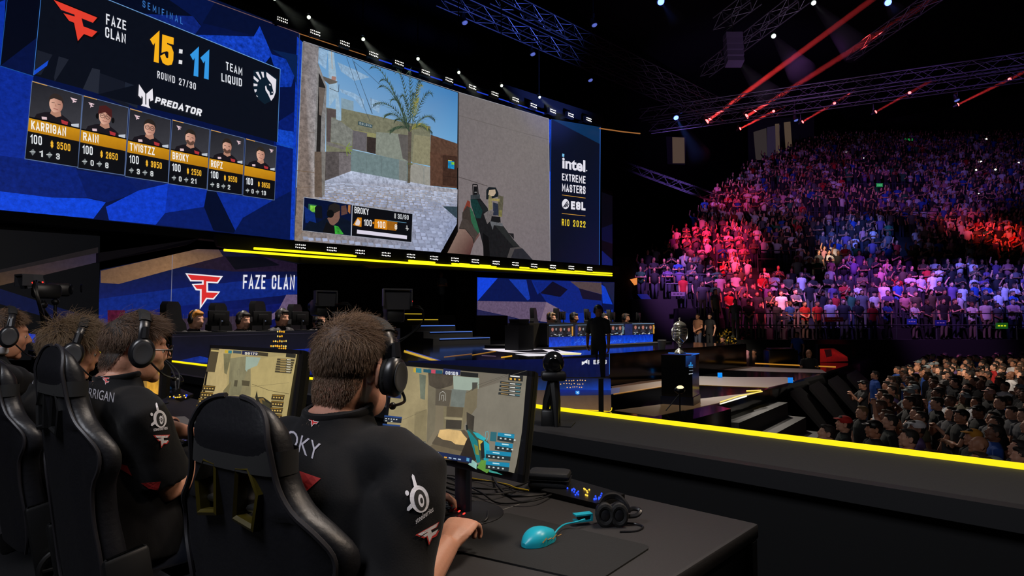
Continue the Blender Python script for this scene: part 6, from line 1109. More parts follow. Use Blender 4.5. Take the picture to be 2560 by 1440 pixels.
led_panel('led_wall', 'narrow dim blue LED return at the outer end of the big screen', ((1504, 470), (1532, 480), (1532, 664), (1502, 662)), YS + .6, lambda C: (C.poly([(1504, 480), (1531, 490), (1531, 664), (1502, 662)], (5, 6, 14), .4), C.poly([(1504, 570), (1531, 560), (1531, 610), (1503, 600)], (8, 12, 46), .5), C.poly([(1503, 625), (1531, 650), (1531, 664), (1502, 662)], (10, 24, 90), .6)))
# ================================================================== OUR DESK AND PLAYERS
class Decal(Canvas):
    """print on cloth or a shell: lands on whatever surface the mesh has there"""
    def __init__(s, bvh, gap=.0022, level=2): s.b = bvh; s.gap = gap; s.lv = level; Canvas.__init__(s, None, (0, 0, 0))
    def pt(s, x, y): return V((x, y, s.k))
    def build(s, name, parent, material=None):
        vs, fs, cs = [], [], []
        def hit(p):
            d = ray(p.x, p.y); h = s.b.ray_cast(EYE, d)
            return None if h[0] is None else h[0] - d.normalized() * (s.gap + .00012 * p.z)
        def put(t, c, lv):
            if lv:
                a, b_, e = t; ab, be, ea = (a + b_) / 2, (b_ + e) / 2, (e + a) / 2
                for u in ((a, ab, ea), (ab, b_, be), (ea, be, e), (ab, be, ea)): put(u, c, lv - 1)
                return
            q = [hit(p) for p in t]
            if None in q or max((q[0] - q[1]).length, (q[1] - q[2]).length, (q[2] - q[0]).length) > .09: return
            i = len(vs); vs.extend(q); fs.append((i, i + 1, i + 2)); cs.extend([c] * 3)
        for f, c in zip(s.F, s.C): put([s.V[i] for i in f], c[0], s.lv if max((s.V[f[0]] - s.V[f[1]]).length, (s.V[f[1]] - s.V[f[2]]).length) > 6 else 0)
        inv = parent.matrix_basis.inverted() if parent else M.Identity(4); me = bpy.data.meshes.new(name); me.from_pydata([inv @ v for v in vs], [], fs)
        a = me.color_attributes.new('Col', 'FLOAT_COLOR', 'CORNER'); a.data.foreach_set('color', [x for c in cs for x in c]); return obj(name, me, material or PRINT, parent)
PRINT = bpy.data.materials.new('cloth_print'); PRINT.use_nodes = True; _a = PRINT.node_tree.nodes.new('ShaderNodeAttribute'); _a.attribute_name = 'Col'; PRINT.node_tree.links.new(_a.outputs['Color'], PRINT.node_tree.nodes['Principled BSDF'].inputs['Base Color']); PRINT.node_tree.nodes['Principled BSDF'].inputs['Roughness'].default_value = .7
pb = MB(); pb.box((-.6, 3.6, (FLOOR_Z + 0) / 2), (4.7, 9.6, -FLOOR_Z)); struct(pb.build('floor_players', mat('riser_carpet', (16, 16, 17), .85, bump=.1, scale=90), None, False))
# --- desk
DZT = .73; c0 = PZ(1897, 1309, DZT); XB, YE = c0.x, c0.y; XF = .86
DESK = mat('desk_laminate', (44, 42, 43), .62, spec=.35, bump=.05, scale=160, vary=.15); DESKSIDE = mat('desk_side', (24, 23, 26), .6)
dk = thing('desk', 'long dark grey desk of the player row in front', 'desk', (1.3, 3, 0))
b = part_mb(dk); b.box(((XF + XB) / 2, (YE + 6.6) / 2, DZT - .02), (XB - XF, 6.6 - YE, .04), bev=.006); b.build('worktop', DESK, dk)
b = part_mb(dk); b.box(((XF + .12 + XB - .02) / 2, YE + .03, (DZT - .04) / 2), (XB - XF - .14, .03, DZT - .04)); b.build('end_panel', DESKSIDE, dk, False); b = part_mb(dk); b.box((XB - .03, (YE + 6.6) / 2, (DZT - .04) / 2), (.03, 6.6 - YE, DZT - .04)); b.build('back_panel', DESKSIDE, dk, False)
b = part_mb(dk); p0, p1 = PZ(1208, 1291, DZT), PZ(1358, 1241, DZT); b.box((p0 + p1) / 2 + V((0, 0, .0006)), ((p1 - p0).length, .0022, .0012), atan2(p1.y - p0.y, p1.x - p0.x)); b.build('joint_line', mat('joint_grey', (120, 118, 116), .5), dk, False)
# --- monitors
def monitor(label, tl, tr, br, draw, stand=None, brand=True):
    TL, TRr, BR = PD(*tl), PD(*tr), PD(*br); u = (TRr - TL); w = u.length; u.normalize(); dn = BR - TRr; dn = (dn - u * dn.dot(u)); h = dn.length; dn.normalize(); n = u.cross(dn)
    if n.dot(EYE - TL) < 0: n = -n
    ce = TL + u * w / 2 + dn * h / 2; base = stand or V((ce.x + .06, ce.y, DZT)); t = thing('monitor', label, 'monitor', base)
    def slab_(cc, ww, hh, d0, d1, r=.006):
        m_ = part_mb(t); k = [(-1, -1), (1, -1), (1, 1), (-1, 1)]; m_.loft([[cc + u * (a * (ww / 2 - e)) + dn * (c_ * (hh / 2 - e)) + n * z for a, c_ in k] for z, e in ((d1, .02), (d1 * .5, .004), (d0 - .004, 0), (d0, .003))]); return m_
    slab_(ce, w, h, .0, -.045).build('shell', PLAS, t, False)
    m_ = part_mb(t)
    for a, c_, ww, hh in ((0, -1, w, .014), (0, 1, w, .02), (-1, 0, .012, h), (1, 0, .016, h)):
        cc = ce + u * a * (w / 2 - ww / 2 * abs(a)) + dn * c_ * (h / 2 - hh / 2 * abs(c_)); q = [cc + u * (x * ww / 2) + dn * (y * hh / 2) for x, y in ((-1, -1), (1, -1), (1, 1), (-1, 1))]; m_.hexa([p - n * .002 for p in q], [p + n * .006 for p in q])
    m_.build('bezel', mat('bezel_black', (22, 22, 26), .35), t, False)
    C = Canvas(lambda a, c_: PPL(a, c_, ce, n), n); C.lift = .25; draw(C); C.build('screen', t)
    m_ = part_mb(t); bs_ = V((base.x, base.y, DZT)); m_.tube([bs_ + V((0, 0, .01)), V((base.x, base.y, ce.z))], .028, 10, flat=.7); m_.tube([V((base.x, base.y, ce.z - .02)), ce - n * .03], .022, 8); m_.build('stand', mat('stand_dark', (26, 24, 34), .4), t)
    m_ = part_mb(t); m_.lathe([(.001, 0), (.115, 0), (.115, .006), (.1, .012), (.001, .014)], bs_, 28); m_.build('foot', PLAS, [o for o in t.children if o.name.startswith('stand')][0])
    return t, C
def wavy(C, rr, pts, cols, n):
    for _ in range(n): pass
def draw_game(C):
    Q = (993, 912), (1322, 936), (1287, 1192), (955, 1112); Z = lambda *p: [(920 + x / 3.6, 880 + y / 3.6) for x, y in p]
    C.poly(Z((250, 110), (1440, 200), (1320, 1120), (140, 745)), None, .1, [(126, 116, 90), (104, 98, 90), (120, 114, 104), (128, 114, 82)])
    for q, c_, g in ((Z((260, 110), (560, 140), (540, 620), (530, 860), (430, 930), (140, 745)), (150, 136, 100), .3), (Z((440, 540), (540, 515), (530, 860), (430, 930)), (132, 120, 88), .3), (Z((550, 150), (700, 180), (620, 480), (610, 700), (540, 820)), (112, 104, 84), .3), (Z((470, 200), (530, 210), (520, 430), (480, 420)), (98, 104, 88), .6), (Z((550, 170), (780, 200), (770, 300), (640, 340), (560, 300)), (70, 62, 50), .8), (Z((775, 215), (1010, 235), (1005, 350), (780, 340)), None, .1),
                    (Z((760, 335), (895, 345), (890, 500), (750, 490)), (110, 116, 108), .5), (Z((620, 330), (765, 345), (740, 490), (615, 480)), (88, 80, 66), .3), (Z((690, 490), (890, 500), (870, 700), (690, 690)), (122, 112, 84), .4), (Z((720, 490), (870, 500), (860, 590), (715, 580)), (92, 82, 62), .3), (Z((715, 610), (855, 615), (850, 695), (710, 690)), (62, 56, 46), .3), (Z((700, 585), (860, 595), (860, 615), (700, 605)), (150, 138, 106), .2),
                    (Z((890, 370), (1010, 330), (1440, 200), (1400, 700), (1350, 1000), (1320, 1120), (1110, 1060), (980, 760), (880, 700)), (122, 116, 102), .2), (Z((890, 370), (1000, 300), (990, 500), (900, 620), (860, 700)), (116, 106, 82), .3), (Z((900, 540), (970, 580), (960, 720), (900, 690)), (60, 54, 44), .7), (Z((950, 275), (1000, 275), (990, 320), (950, 350)), (70, 68, 60), 0), (Z((590, 820), (640, 740), (880, 700), (940, 760), (1000, 1000), (620, 900)), (84, 74, 58), .3),
                    (Z((640, 760), (660, 700), (740, 695), (850, 710), (870, 740), (905, 780), (890, 840), (800, 830), (760, 800), (690, 790)), (212, 176, 116), .4), (Z((430, 930), (600, 830), (880, 900), (960, 990), (620, 960)), (104, 92, 70), .3)):
        C.poly(q, c_ or (150, 164, 150), g)
    for p in ([(1010, 320), (1200, 240), (1440, 170)], [(900, 370), (1000, 320)], [(1000, 300), (1280, 200)]): C.line(Z(*p), 1, (84, 78, 66))
    C.line(Z((330, 610), (540, 520)), .8, (110, 100, 74)); C.line(Z((440, 545), (435, 920)), 1.2, (92, 84, 64)); C.line(Z((655, 440), (665, 370), (690, 355), (710, 375), (712, 440)), .8, (206, 204, 196)); C.line(Z((675, 430), (680, 390), (695, 390), (700, 430), (690, 445)), .7, (206, 204, 196))
    # rifle
    for q, c_ in ((Z((860, 900), (900, 800), (930, 760), (960, 830), (1000, 960), (930, 1010), (820, 990)), (44, 36, 28)), (Z((905, 700), (920, 690), (985, 720), (1080, 780), (1110, 830), (1090, 960), (1030, 990), (970, 870)), (60, 74, 60)), (Z((905, 700), (930, 715), (1000, 800), (1030, 990), (1000, 1000), (950, 830)), (26, 120, 124)), (Z((960, 720), (1010, 730), (1080, 780), (1060, 800), (1000, 770)), (40, 160, 170)), (Z((1010, 790), (1050, 800), (1060, 900), (1020, 880)), (186, 160, 60)), (Z((1060, 790), (1110, 830), (1115, 930), (1090, 1010), (1060, 990)), (30, 150, 168)), (Z((1030, 830), (1060, 800), (1070, 950), (1040, 960)), (30, 34, 34)), (Z((1000, 1040), (1040, 970), (1100, 980), (1120, 1060), (1090, 1090)), (96, 150, 60)), (Z((920, 1010), (960, 970), (1000, 1000), (995, 1055)), (150, 196, 186)), (Z((1110, 1060), (1180, 1080), (1230, 1105), (1110, 1080)), (60, 150, 140)), (Z((900, 660), (915, 655), (920, 700), (905, 705)), (20, 24, 24)), (Z((975, 830), (1010, 850), (1020, 930), (990, 920)), (120, 130, 60))): C.poly(q, c_, .5)
    hud(C, Z, [(430, 145), (480, 150), (480, 190), (430, 185)], [((700, 150), (855, 165), (850, 210), (695, 205), (26, 34, 78)), ((520, 155), (690, 170), (690, 200), (520, 185), (30, 80, 96)), ((590, 160), (630, 164), (628, 197), (590, 193), (190, 70, 90)), ((855, 180), (1015, 195), (1012, 232), (855, 220), (26, 26, 22)), ((260, 122), (355, 132), (320, 422), (205, 405), (52, 54, 50)), ((255, 150), (350, 158), (348, 172), (255, 164), (190, 170, 120)), ((210, 380), (320, 392), (315, 422), (205, 408), (24, 36, 70))])
    sign(C, '08108', Z((722, 204))[0], Z((832, 214))[0], 8.5, 8.5, (226, 230, 236), .16)
    rr = random.Random(4)
    for k in range(4): y = 272 + 33 * k; C.poly(Z((1215 - 4 * k, y - 8), (1408 - 4 * k, y + 14), (1404 - 4 * k, y + 36), (1212 - 4 * k, y + 14)), (40, 44, 42)); C.poly(Z((1225, y + 2), (1290, y + 9), (1290, y + 17), (1225, y + 10)), (150, 120, 70)); C.poly(Z((1300, y + 10), (1350, y + 15), (1350, y + 24), (1300, y + 18)), (206, 206, 200)); C.poly(Z((1355, y + 15), (1395, y + 19), (1395, y + 26), (1355, y + 22)), (70, 120, 130))
    C.poly(Z((1295, 205), (1425, 215), (1422, 270), (1290, 258)), (30, 30, 28)); C.poly(Z((1310, 214), (1395, 222), (1395, 232), (1310, 224)), (220, 220, 216)); C.poly(Z((1305, 236), (1325, 238), (1325, 256), (1305, 254)), (210, 160, 50)); C.poly(Z((1345, 240), (1360, 241), (1360, 258), (1345, 257)), (210, 160, 50)); C.poly(Z((1385, 244), (1400, 245), (1400, 260), (1385, 259)), (210, 160, 50))
    for k, (x, y) in enumerate(((180, 570), (168, 645), (155, 715))): C.poly(Z((x, y), (x + 158, y + 16), (x + 150, y + 72), (x - 8, y + 56)), (24, 32, 46)); C.poly(Z((x, y), (x + 158, y + 16), (x + 156, y + 30), (x - 2, y + 14)), (34, 64, 120)); [C.poly(Z((x + 10 + 24 * i, y + 26 + 2 * i), (x + 22 + 24 * i, y + 27 + 2 * i), (x + 20 + 24 * i, y + 36 + 2 * i), (x + 8 + 24 * i, y + 35 + 2 * i)), (200, 206, 206)) for i in range(5)]; [C.poly(Z((x + 10 + 50 * i, y + 46 + 4 * i), (x + 26 + 50 * i, y + 47 + 4 * i), (x + 24 + 50 * i, y + 56 + 4 * i), (x + 8 + 50 * i, y + 55 + 4 * i)), (190, 196, 190)) for i in range(2)]
    for k, (x, y) in enumerate(((1210, 725), (1190, 810), (1110, 885), (1112, 980))):
        C.poly(Z((x, y), (1360 - 12 * k, y + 16), (1350 - 12 * k, y + 95), (x - 5, y + 70)), (34, 46, 48)); C.poly(Z((x, y), (1360 - 12 * k, y + 18), (1356 - 12 * k, y + 56), (x - 3, y + 32)), (20, 130, 166)); C.poly(Z((x + 60, y + 14), (x + 120, y + 21), (x + 120, y + 31), (x + 60, y + 24)), (190, 226, 232)); [C.poly(Z((x + 20 + 42 * i, y + 46 + 5 * i), (x + 36 + 42 * i, y + 48 + 5 * i), (x + 35 + 42 * i, y + 60 + 5 * i), (x + 18 + 42 * i, y + 58 + 5 * i)), (196, 204, 200)) for i in range(4)]
    C.poly(Z((1155, 718), (1210, 724), (1205, 808), (1148, 800)), (44, 100, 110)); C.line(Z((1110, 720), (1130, 716), (1138, 760), (1118, 800), (1106, 770), (1110, 720)), 1, (90, 170, 180))
    C.poly(Z((487, 798), (572, 808), (566, 882), (480, 870)), (60, 66, 74)); C.poly(Z((505, 810), (535, 808), (545, 860), (515, 862)), (24, 22, 24)); C.poly(Z((520, 820), (534, 820), (532, 840), (520, 840)), (190, 150, 130)); C.poly(Z((545, 812), (570, 814), (566, 850), (545, 846)), (170, 160, 130)); C.poly(Z((475, 875), (560, 886), (558, 915), (470, 905)), (24, 36, 66))
    C.poly(Z((600, 880), (990, 950), (985, 1000), (800, 970), (600, 915)), (22, 36, 74)); sign(C, 'BROKY', Z((640, 912))[0], Z((692, 920))[0], 5, 5, (214, 220, 226), .17); [C.poly(Z((615 + 42 * i, 922 + 6 * i), (640 + 42 * i, 926 + 6 * i), (640 + 42 * i, 936 + 6 * i), (615 + 42 * i, 932 + 6 * i)), (226, 160, 50) if i < 4 else (170, 190, 210)) for i in range(7)]; C.poly(Z((945, 950), (970, 955), (968, 985), (943, 980)), (80, 150, 190))
def hud(C, Z, mark, quads):
    C.poly(Z(*mark), (190, 160, 50)); C.poly(Z(*[(x + 22, y + 2) for x, y in mark]), (50, 120, 130))
    for q in quads: C.poly(Z(*q[:4]), q[4])
def draw_game2(C):
    Z = lambda *p: [(420 + x / 2.482, 860 + y / 2.482) for x, y in p]; W_ = [(168, 150, 100), (160, 144, 98), (172, 152, 100), (176, 158, 108)]
    C.poly(Z((275, 20), (808, 55), (735, 470), (700, 560), (190, 410)), None, .12, W_)
    for q, c_, g in ((Z((275, 20), (390, 32), (370, 280), (190, 410)), (174, 154, 106), .3), (Z((390, 90), (500, 75), (500, 160), (460, 320), (380, 320)), (126, 120, 90), .4), (Z((350, 60), (400, 60), (370, 190), (355, 180)), (112, 106, 74), .6), (Z((490, 80), (580, 85), (570, 130), (540, 160), (510, 190), (485, 160)), (150, 166, 150), .1), (Z((500, 160), (550, 140), (520, 320), (450, 320)), (134, 124, 90), .3), (Z((465, 225), (515, 230), (510, 262), (465, 258)), (80, 72, 50), 0), (Z((420, 225), (440, 225), (435, 265), (415, 262)), (80, 74, 54), 0), (Z((520, 150), (560, 135), (580, 90), (808, 60), (740, 470), (600, 330), (520, 330)), (172, 154, 102), .2), (Z((350, 290), (400, 230), (380, 320), (350, 320)), (120, 110, 76), 0), (Z((350, 320), (560, 330), (600, 400), (330, 390)), (150, 134, 92), .3)): C.poly(q, c_, g)
    C.line(Z((530, 250), (640, 290), (760, 310)), 1, (84, 74, 50)); C.line(Z((525, 265), (760, 240)), .8, (132, 118, 80)); C.line(Z((440, 195), (442, 160), (452, 155), (455, 195)), .8, (110, 104, 84))
    for q, c_ in ((Z((550, 330), (560, 288), (566, 330), (600, 330), (650, 365), (665, 430), (640, 470), (570, 400)), (36, 34, 24)), (Z((570, 340), (600, 335), (640, 400), (600, 400)), (120, 96, 50)), (Z((590, 345), (640, 370), (650, 440), (610, 430)), (60, 56, 36))): C.poly(q, c_, .4)
    hud(C, Z, [(362, 38), (384, 40), (382, 58), (360, 56)], [((470, 42), (570, 50), (566, 74), (468, 66), (30, 34, 70)), ((415, 40), (466, 44), (464, 62), (413, 58), (60, 74, 84)), ((568, 50), (632, 56), (630, 78), (566, 72), (60, 52, 34)), ((276, 26), (328, 30), (300, 176), (246, 172), (76, 66, 44)), ((278, 36), (326, 40), (324, 50), (276, 46), (180, 160, 100)), ((745, 58), (805, 64), (802, 88), (742, 82), (40, 38, 28))])
    sign(C, '08172', Z((488, 66))[0], Z((566, 70))[0], 6, 6, (226, 220, 200), .17)
    for k in range(6): y = 90 + 15 * k; C.poly(Z((690 - 2 * k, y), (798 - 3 * k, y + 7), (796 - 3 * k, y + 19), (688 - 2 * k, y + 12)), (70, 62, 42)); C.poly(Z((710, y + 4), (745, y + 6), (745, y + 10), (710, y + 8)), (170, 140, 80)); C.poly(Z((750, y + 6), (775, y + 8), (775, y + 12), (750, y + 10)), (226, 220, 200))
    for x0, y0 in ((232, 255), (670, 312)):
        for k in range(4):
            x, y = x0 - 12 * k * (1 if x0 < 500 else .3), y0 + 40 * k; C.poly(Z((x, y), (x + 78, y + 6), (x + 70, y + 40), (x - 8, y + 33)), (56, 46, 26)); C.poly(Z((x + 2, y + 4), (x + 76, y + 10), (x + 75, y + 14), (x, y + 8)), (150, 112, 36)); [C.poly(Z((x + 6 + 17 * i, y + 16 + i), (x + 15 + 17 * i, y + 17 + i), (x + 14 + 17 * i, y + 25 + i), (x + 5 + 17 * i, y + 24 + i)), (206, 170, 90)) for i in range(4)]
mo1, c1 = monitor('monitor showing a walled alley game with teal rifle, before the short haired player', (985, 902, 2.0), (1335, 928, 1.6), (1297, 1205, 1.565), draw_game, PZ(1158, 1286, DZT))
mo2, c2 = monitor('monitor with yellowish alley game, before the player in glasses', (529, 862, 2.6), (759, 876, 2.08), (724, 1098, 2.05), draw_game2, PZ(640, 1120, DZT))
mo3, c3 = monitor('monitor seen edge on past the face of the player in glasses', (318, 850, 3.35), (410, 872, 2.95), (404, 1000, 2.93), lambda C: (C.poly([(320, 855), (407, 875), (401, 994), (312, 960)], None, .3, [(170, 140, 80), (120, 96, 50), (190, 140, 50), (120, 96, 60)]), C.poly([(370, 930), (398, 934), (396, 990), (368, 985)], (206, 150, 50), .8)), PZ(372, 1010, DZT))
m_ = part_mb(mo1); bp = V(mo1.location); m_.torus((bp.x, bp.y, DZT + .004), .075, .0018, 40, 6); m_.build('base_ring', emat('red_ring', (120, 16, 20), .8), mo1)
# --- chairs
LEATH = mat('black_leather', (21, 21, 25), .42, spec=.45, bump=.12, scale=70, detail=6); PIPE = mat('dark_piping', (30, 28, 32), .5); CHROME = mat('satin_chrome', (150, 150, 150), .3, 1); YFR_ = mat('vent_yellow_reflection', (58, 50, 10), .3, spec=.6)  # YFR_: yellow light reflections put into the vent frame colour
def chair(label, loc, rz, top, YFR=None):
    """gaming chair facing +x; top = height of the backrest's upper edge"""
    t = thing('gaming_chair', label, 'chair', loc, rz); H = top - .42
    prof = [(0, .2, .0), (.06, .235, .01), (.16, .245, .015), (.27, .235, .015), (.36, .25, .02), (.45, .282, .03), (.53, .283, .035), (.6, .25, .025), (.66, .2, .012), (.73, .168, .006), (.82, .156, .004), (.9, .146, .003), (.96, .12, .002), (.99, .075, .001), (1.0, .03, 0)]
    prof = [((z * 1.36 if z < .36 else 1 - (1 - z) * .797), w * .87, k) for z, w, k in prof]
    X = lambda z: -.27 - .17 * z * H
    def sec(z, w, wing, n=40):
        out = []
        for i in range(n):
            a = 2 * pi * i / n; c_, s_ = cos(a), sin(a); y = w * math.copysign(abs(s_) ** .55, s_); th = .055 * (1 - .35 * z) * min(1, (1.02 - z) * 9); x = th * math.copysign(abs(c_) ** .6, c_)
            e = max(0, abs(y) - .13) / .15; out.append(V((X(z) + x + 1.3 * wing * e ** 1.5 + (.012 * math.exp(-((abs(y) - .15) / .02) ** 2) * (-1 if x < 0 else 1) * -1 if z < .7 else 0), y, .42 + z * H)))
        return out
    b = MB(); P_ = smooth_path([V(p) for p in prof], 3); b.loft([sec(*p) for p in P_]); me = b.mesh('backrest', False)
    o = bpy.data.objects.new('t', me); COL.objects.link(o); cb = MB(); hz = .765; YFR = YFR or PLAS
    holes = []
    for s in (-1, 1):
        yz = [(s * .03, -.055), (s * .088, -.065), (s * .1, .0), (s * .072, .045), (s * .035, .042)]; q = [V((X(hz), y, .42 + hz * H + z * H / .75)) for y, z in yz]; holes.append(q); cb.hexa([p - V((.3, 0, 0)) for p in q], [p + V((.3, 0, 0)) for p in q])
    cm_ = bpy.data.objects.new('c', cb.mesh('c', False)); COL.objects.link(cm_); md = o.modifiers.new('b', 'BOOLEAN'); md.object = cm_; md.operation = 'DIFFERENCE'; md.solver = 'EXACT'
    dg = bpy.context.evaluated_depsgraph_get(); dg.update(); me2 = bpy.data.meshes.new_from_object(o.evaluated_get(dg)); bpy.data.objects.remove(o); bpy.data.objects.remove(cm_)
    me2.materials.clear(); me2.shade_smooth(); me2.set_sharp_from_angle(angle=radians(40)); bk = obj('backrest', me2, LEATH, t)
    for q in holes:
        b = MB(); n = len(q); pts = [p - V((.036, 0, 0)) for p in q]; cen = sum(pts, V()) / n
        for sgn, off in ((1, -.0), ): b.loft([[cen + (p - cen) * k + V((dx, 0, 0)) for p in pts] for k, dx in ((.9, .012), (.88, -.008), (.98, -.014), (1.1, -.011), (1.13, .004))], False)
        b.build('vent_frame', YFR, bk, True, 30)
        b = MB(); b.box(cen + V((.03, 0, -.03)), (.05, .05, .014), bev=.006); b.build('strap_buckle', CHROME, t)
    b = MB(); edge = [V(p) for p in P_]
    for s in (-1, 1): b.tube([V((X(p.x) - .043 * (1 - .35 * p.x) * min(1, (1.02 - p.x) * 9) + 1.3 * p.z * (max(0, p.y - .13) / .15) ** 1.5 * .9, s * p.y * .965, .42 + p.x * H + .002)) for p in edge], .0055, 6)
    b.build('piping', PIPE, bk)
    b = MB(); z = .845; b.loft([[p + (p - V((X(z), 0, p.z))) * .03 + V((0, 0, dz)) for p in sec(z, .139, .003)] for dz in (-.022, .022)], False); b.build('pillow_strap', mat('elastic_strap', (17, 17, 18), .8), t)
    b = MB(); b.box((.0, 0, .43), (.52, .5, .12), bev=.05); [b.box((.0, s * .25, .47), (.44, .1, .11), bev=.045) for s in (-1, 1)]; b.build('seat', LEATH, t)
    for s in (-1, 1):
        b = MB(); b.tube([(-.02, s * .24, .37), (-.02, s * .33, .38), (-.02, s * .345, .44), (-.02, s * .345, .62)], [.03, .03, .034, .028], 8, flat=.7); ap = b.build('armrest_post', PLAS, t); b = MB(); b.box((.03, s * .345, .645), (.27, .095, .035), bev=.016); b.build('armrest_pad', mat('armrest_pu', (36, 36, 38), .38, spec=.5), ap)
        b = MB(); b.box((-.26, s * .25, .47), (.12, .03, .3), mtx=M.Rotation(radians(-10), 3, 'Y'), bev=.012); b.build('hinge_cover', PLAS, t)
        b = MB(); b.torus((-.24, s * .285, .38), .062, .01, 24, 8, M.Rotation(pi / 2, 3, 'X')); [b.tube([V((-.24, s * .285, .38)) + V((.02 * cos(a), 0, .02 * sin(a))), V((-.24, s * .285, .38)) + V((.058 * cos(a), 0, .058 * sin(a)))], .006, 5) for a in (2 * pi * i / 6 for i in range(6))]; b.ell((-.24, s * .288, .38), (.022, .012, .022), 12, 8); b.build('recline_knob', PLAS, t)
    b = MB(); b.cyl((0, 0, .1), (0, 0, .36), .03, .024, 14); b.box((0, 0, .36), (.22, .2, .04), bev=.012); b.build('gas_lift', PLAS, t)
    for i in range(5):
        a = 2 * pi * i / 5 + .3; e = V((.33 * cos(a), .33 * sin(a), .07)); b = MB(); b.tube([(0, 0, .12), e * .5 + V((0, 0, .06)), e], [.034, .03, .02], 8, flat=.8); lg = b.build('base_leg', CHROME if i % 2 else PLAS, t)
        b = MB(); q = V((-sin(a), cos(a), 0)); [b.cyl(V((e.x, e.y, .03)) + q * k, V((e.x, e.y, .03)) + q * (k + .016 * (1 if k > 0 else -1)), .03, .03, 14) for k in (.006, -.006)]; b.build('caster', PLAS, lg)
    return t
# --- people at the desk
SKINP = mat('skin_player', (198, 142, 116), .5, sss=.08, bump=.06, scale=160); JER = mat('black_jersey', (13, 12, 14), .82, spec=.2, bump=.06, scale=260, sheen=.06)
def strands(name, bvh, c, q, n, mask, flow, length, rad, m, parent, seed=1, segs=5, lift=.29):
    """hair on a head: c,q = head frame; mask/flow/length take the point in head coordinates"""
    rr = random.Random(seed); qi = q.transposed(); pos, rads, cnt = [], [], 0; inv = parent.matrix_basis.inverted()
    while cnt < n:
        u = V((rr.gauss(0, 1), rr.gauss(0, 1), rr.gauss(0, 1)))
        if u.length < .1: continue
        u.normalize(); k = mask(u)
        if k <= 0 or rr.random() > k: continue
        o = c + q @ V((-.012, 0, .03)); h = bvh.ray_cast(o + (q @ u) * .3, -(q @ u))
        if h[0] is None or (h[0] - o).length > .175: continue
        p, nn = h[0], h[1]; f = q @ flow(u, rr).normalized(); L = length(u, rr); d = (nn * lift + f * (1 - lift)); d = (d + V((rr.gauss(0, .22), rr.gauss(0, .22), rr.gauss(0, .16)))).normalized(); p = p + nn * .0005
        for i in range(segs):
            pos += list(inv @ p); rads.append(rad * (1 - .75 * i / (segs - 1))); p = p + d * (L / (segs - 1)); d = (d + f * .25 - nn * .13 + V((0, 0, -.04))).normalized()
        cnt += 1
    hc = bpy.data.hair_curves.new(name); hc.add_curves([segs] * cnt); hc.attributes['position'].data.foreach_set('vector', pos)
    ra = hc.attributes.get('radius') or hc.attributes.new('radius', 'FLOAT', 'POINT'); ra.data.foreach_set('value', rads); return obj(name, hc, m, parent)
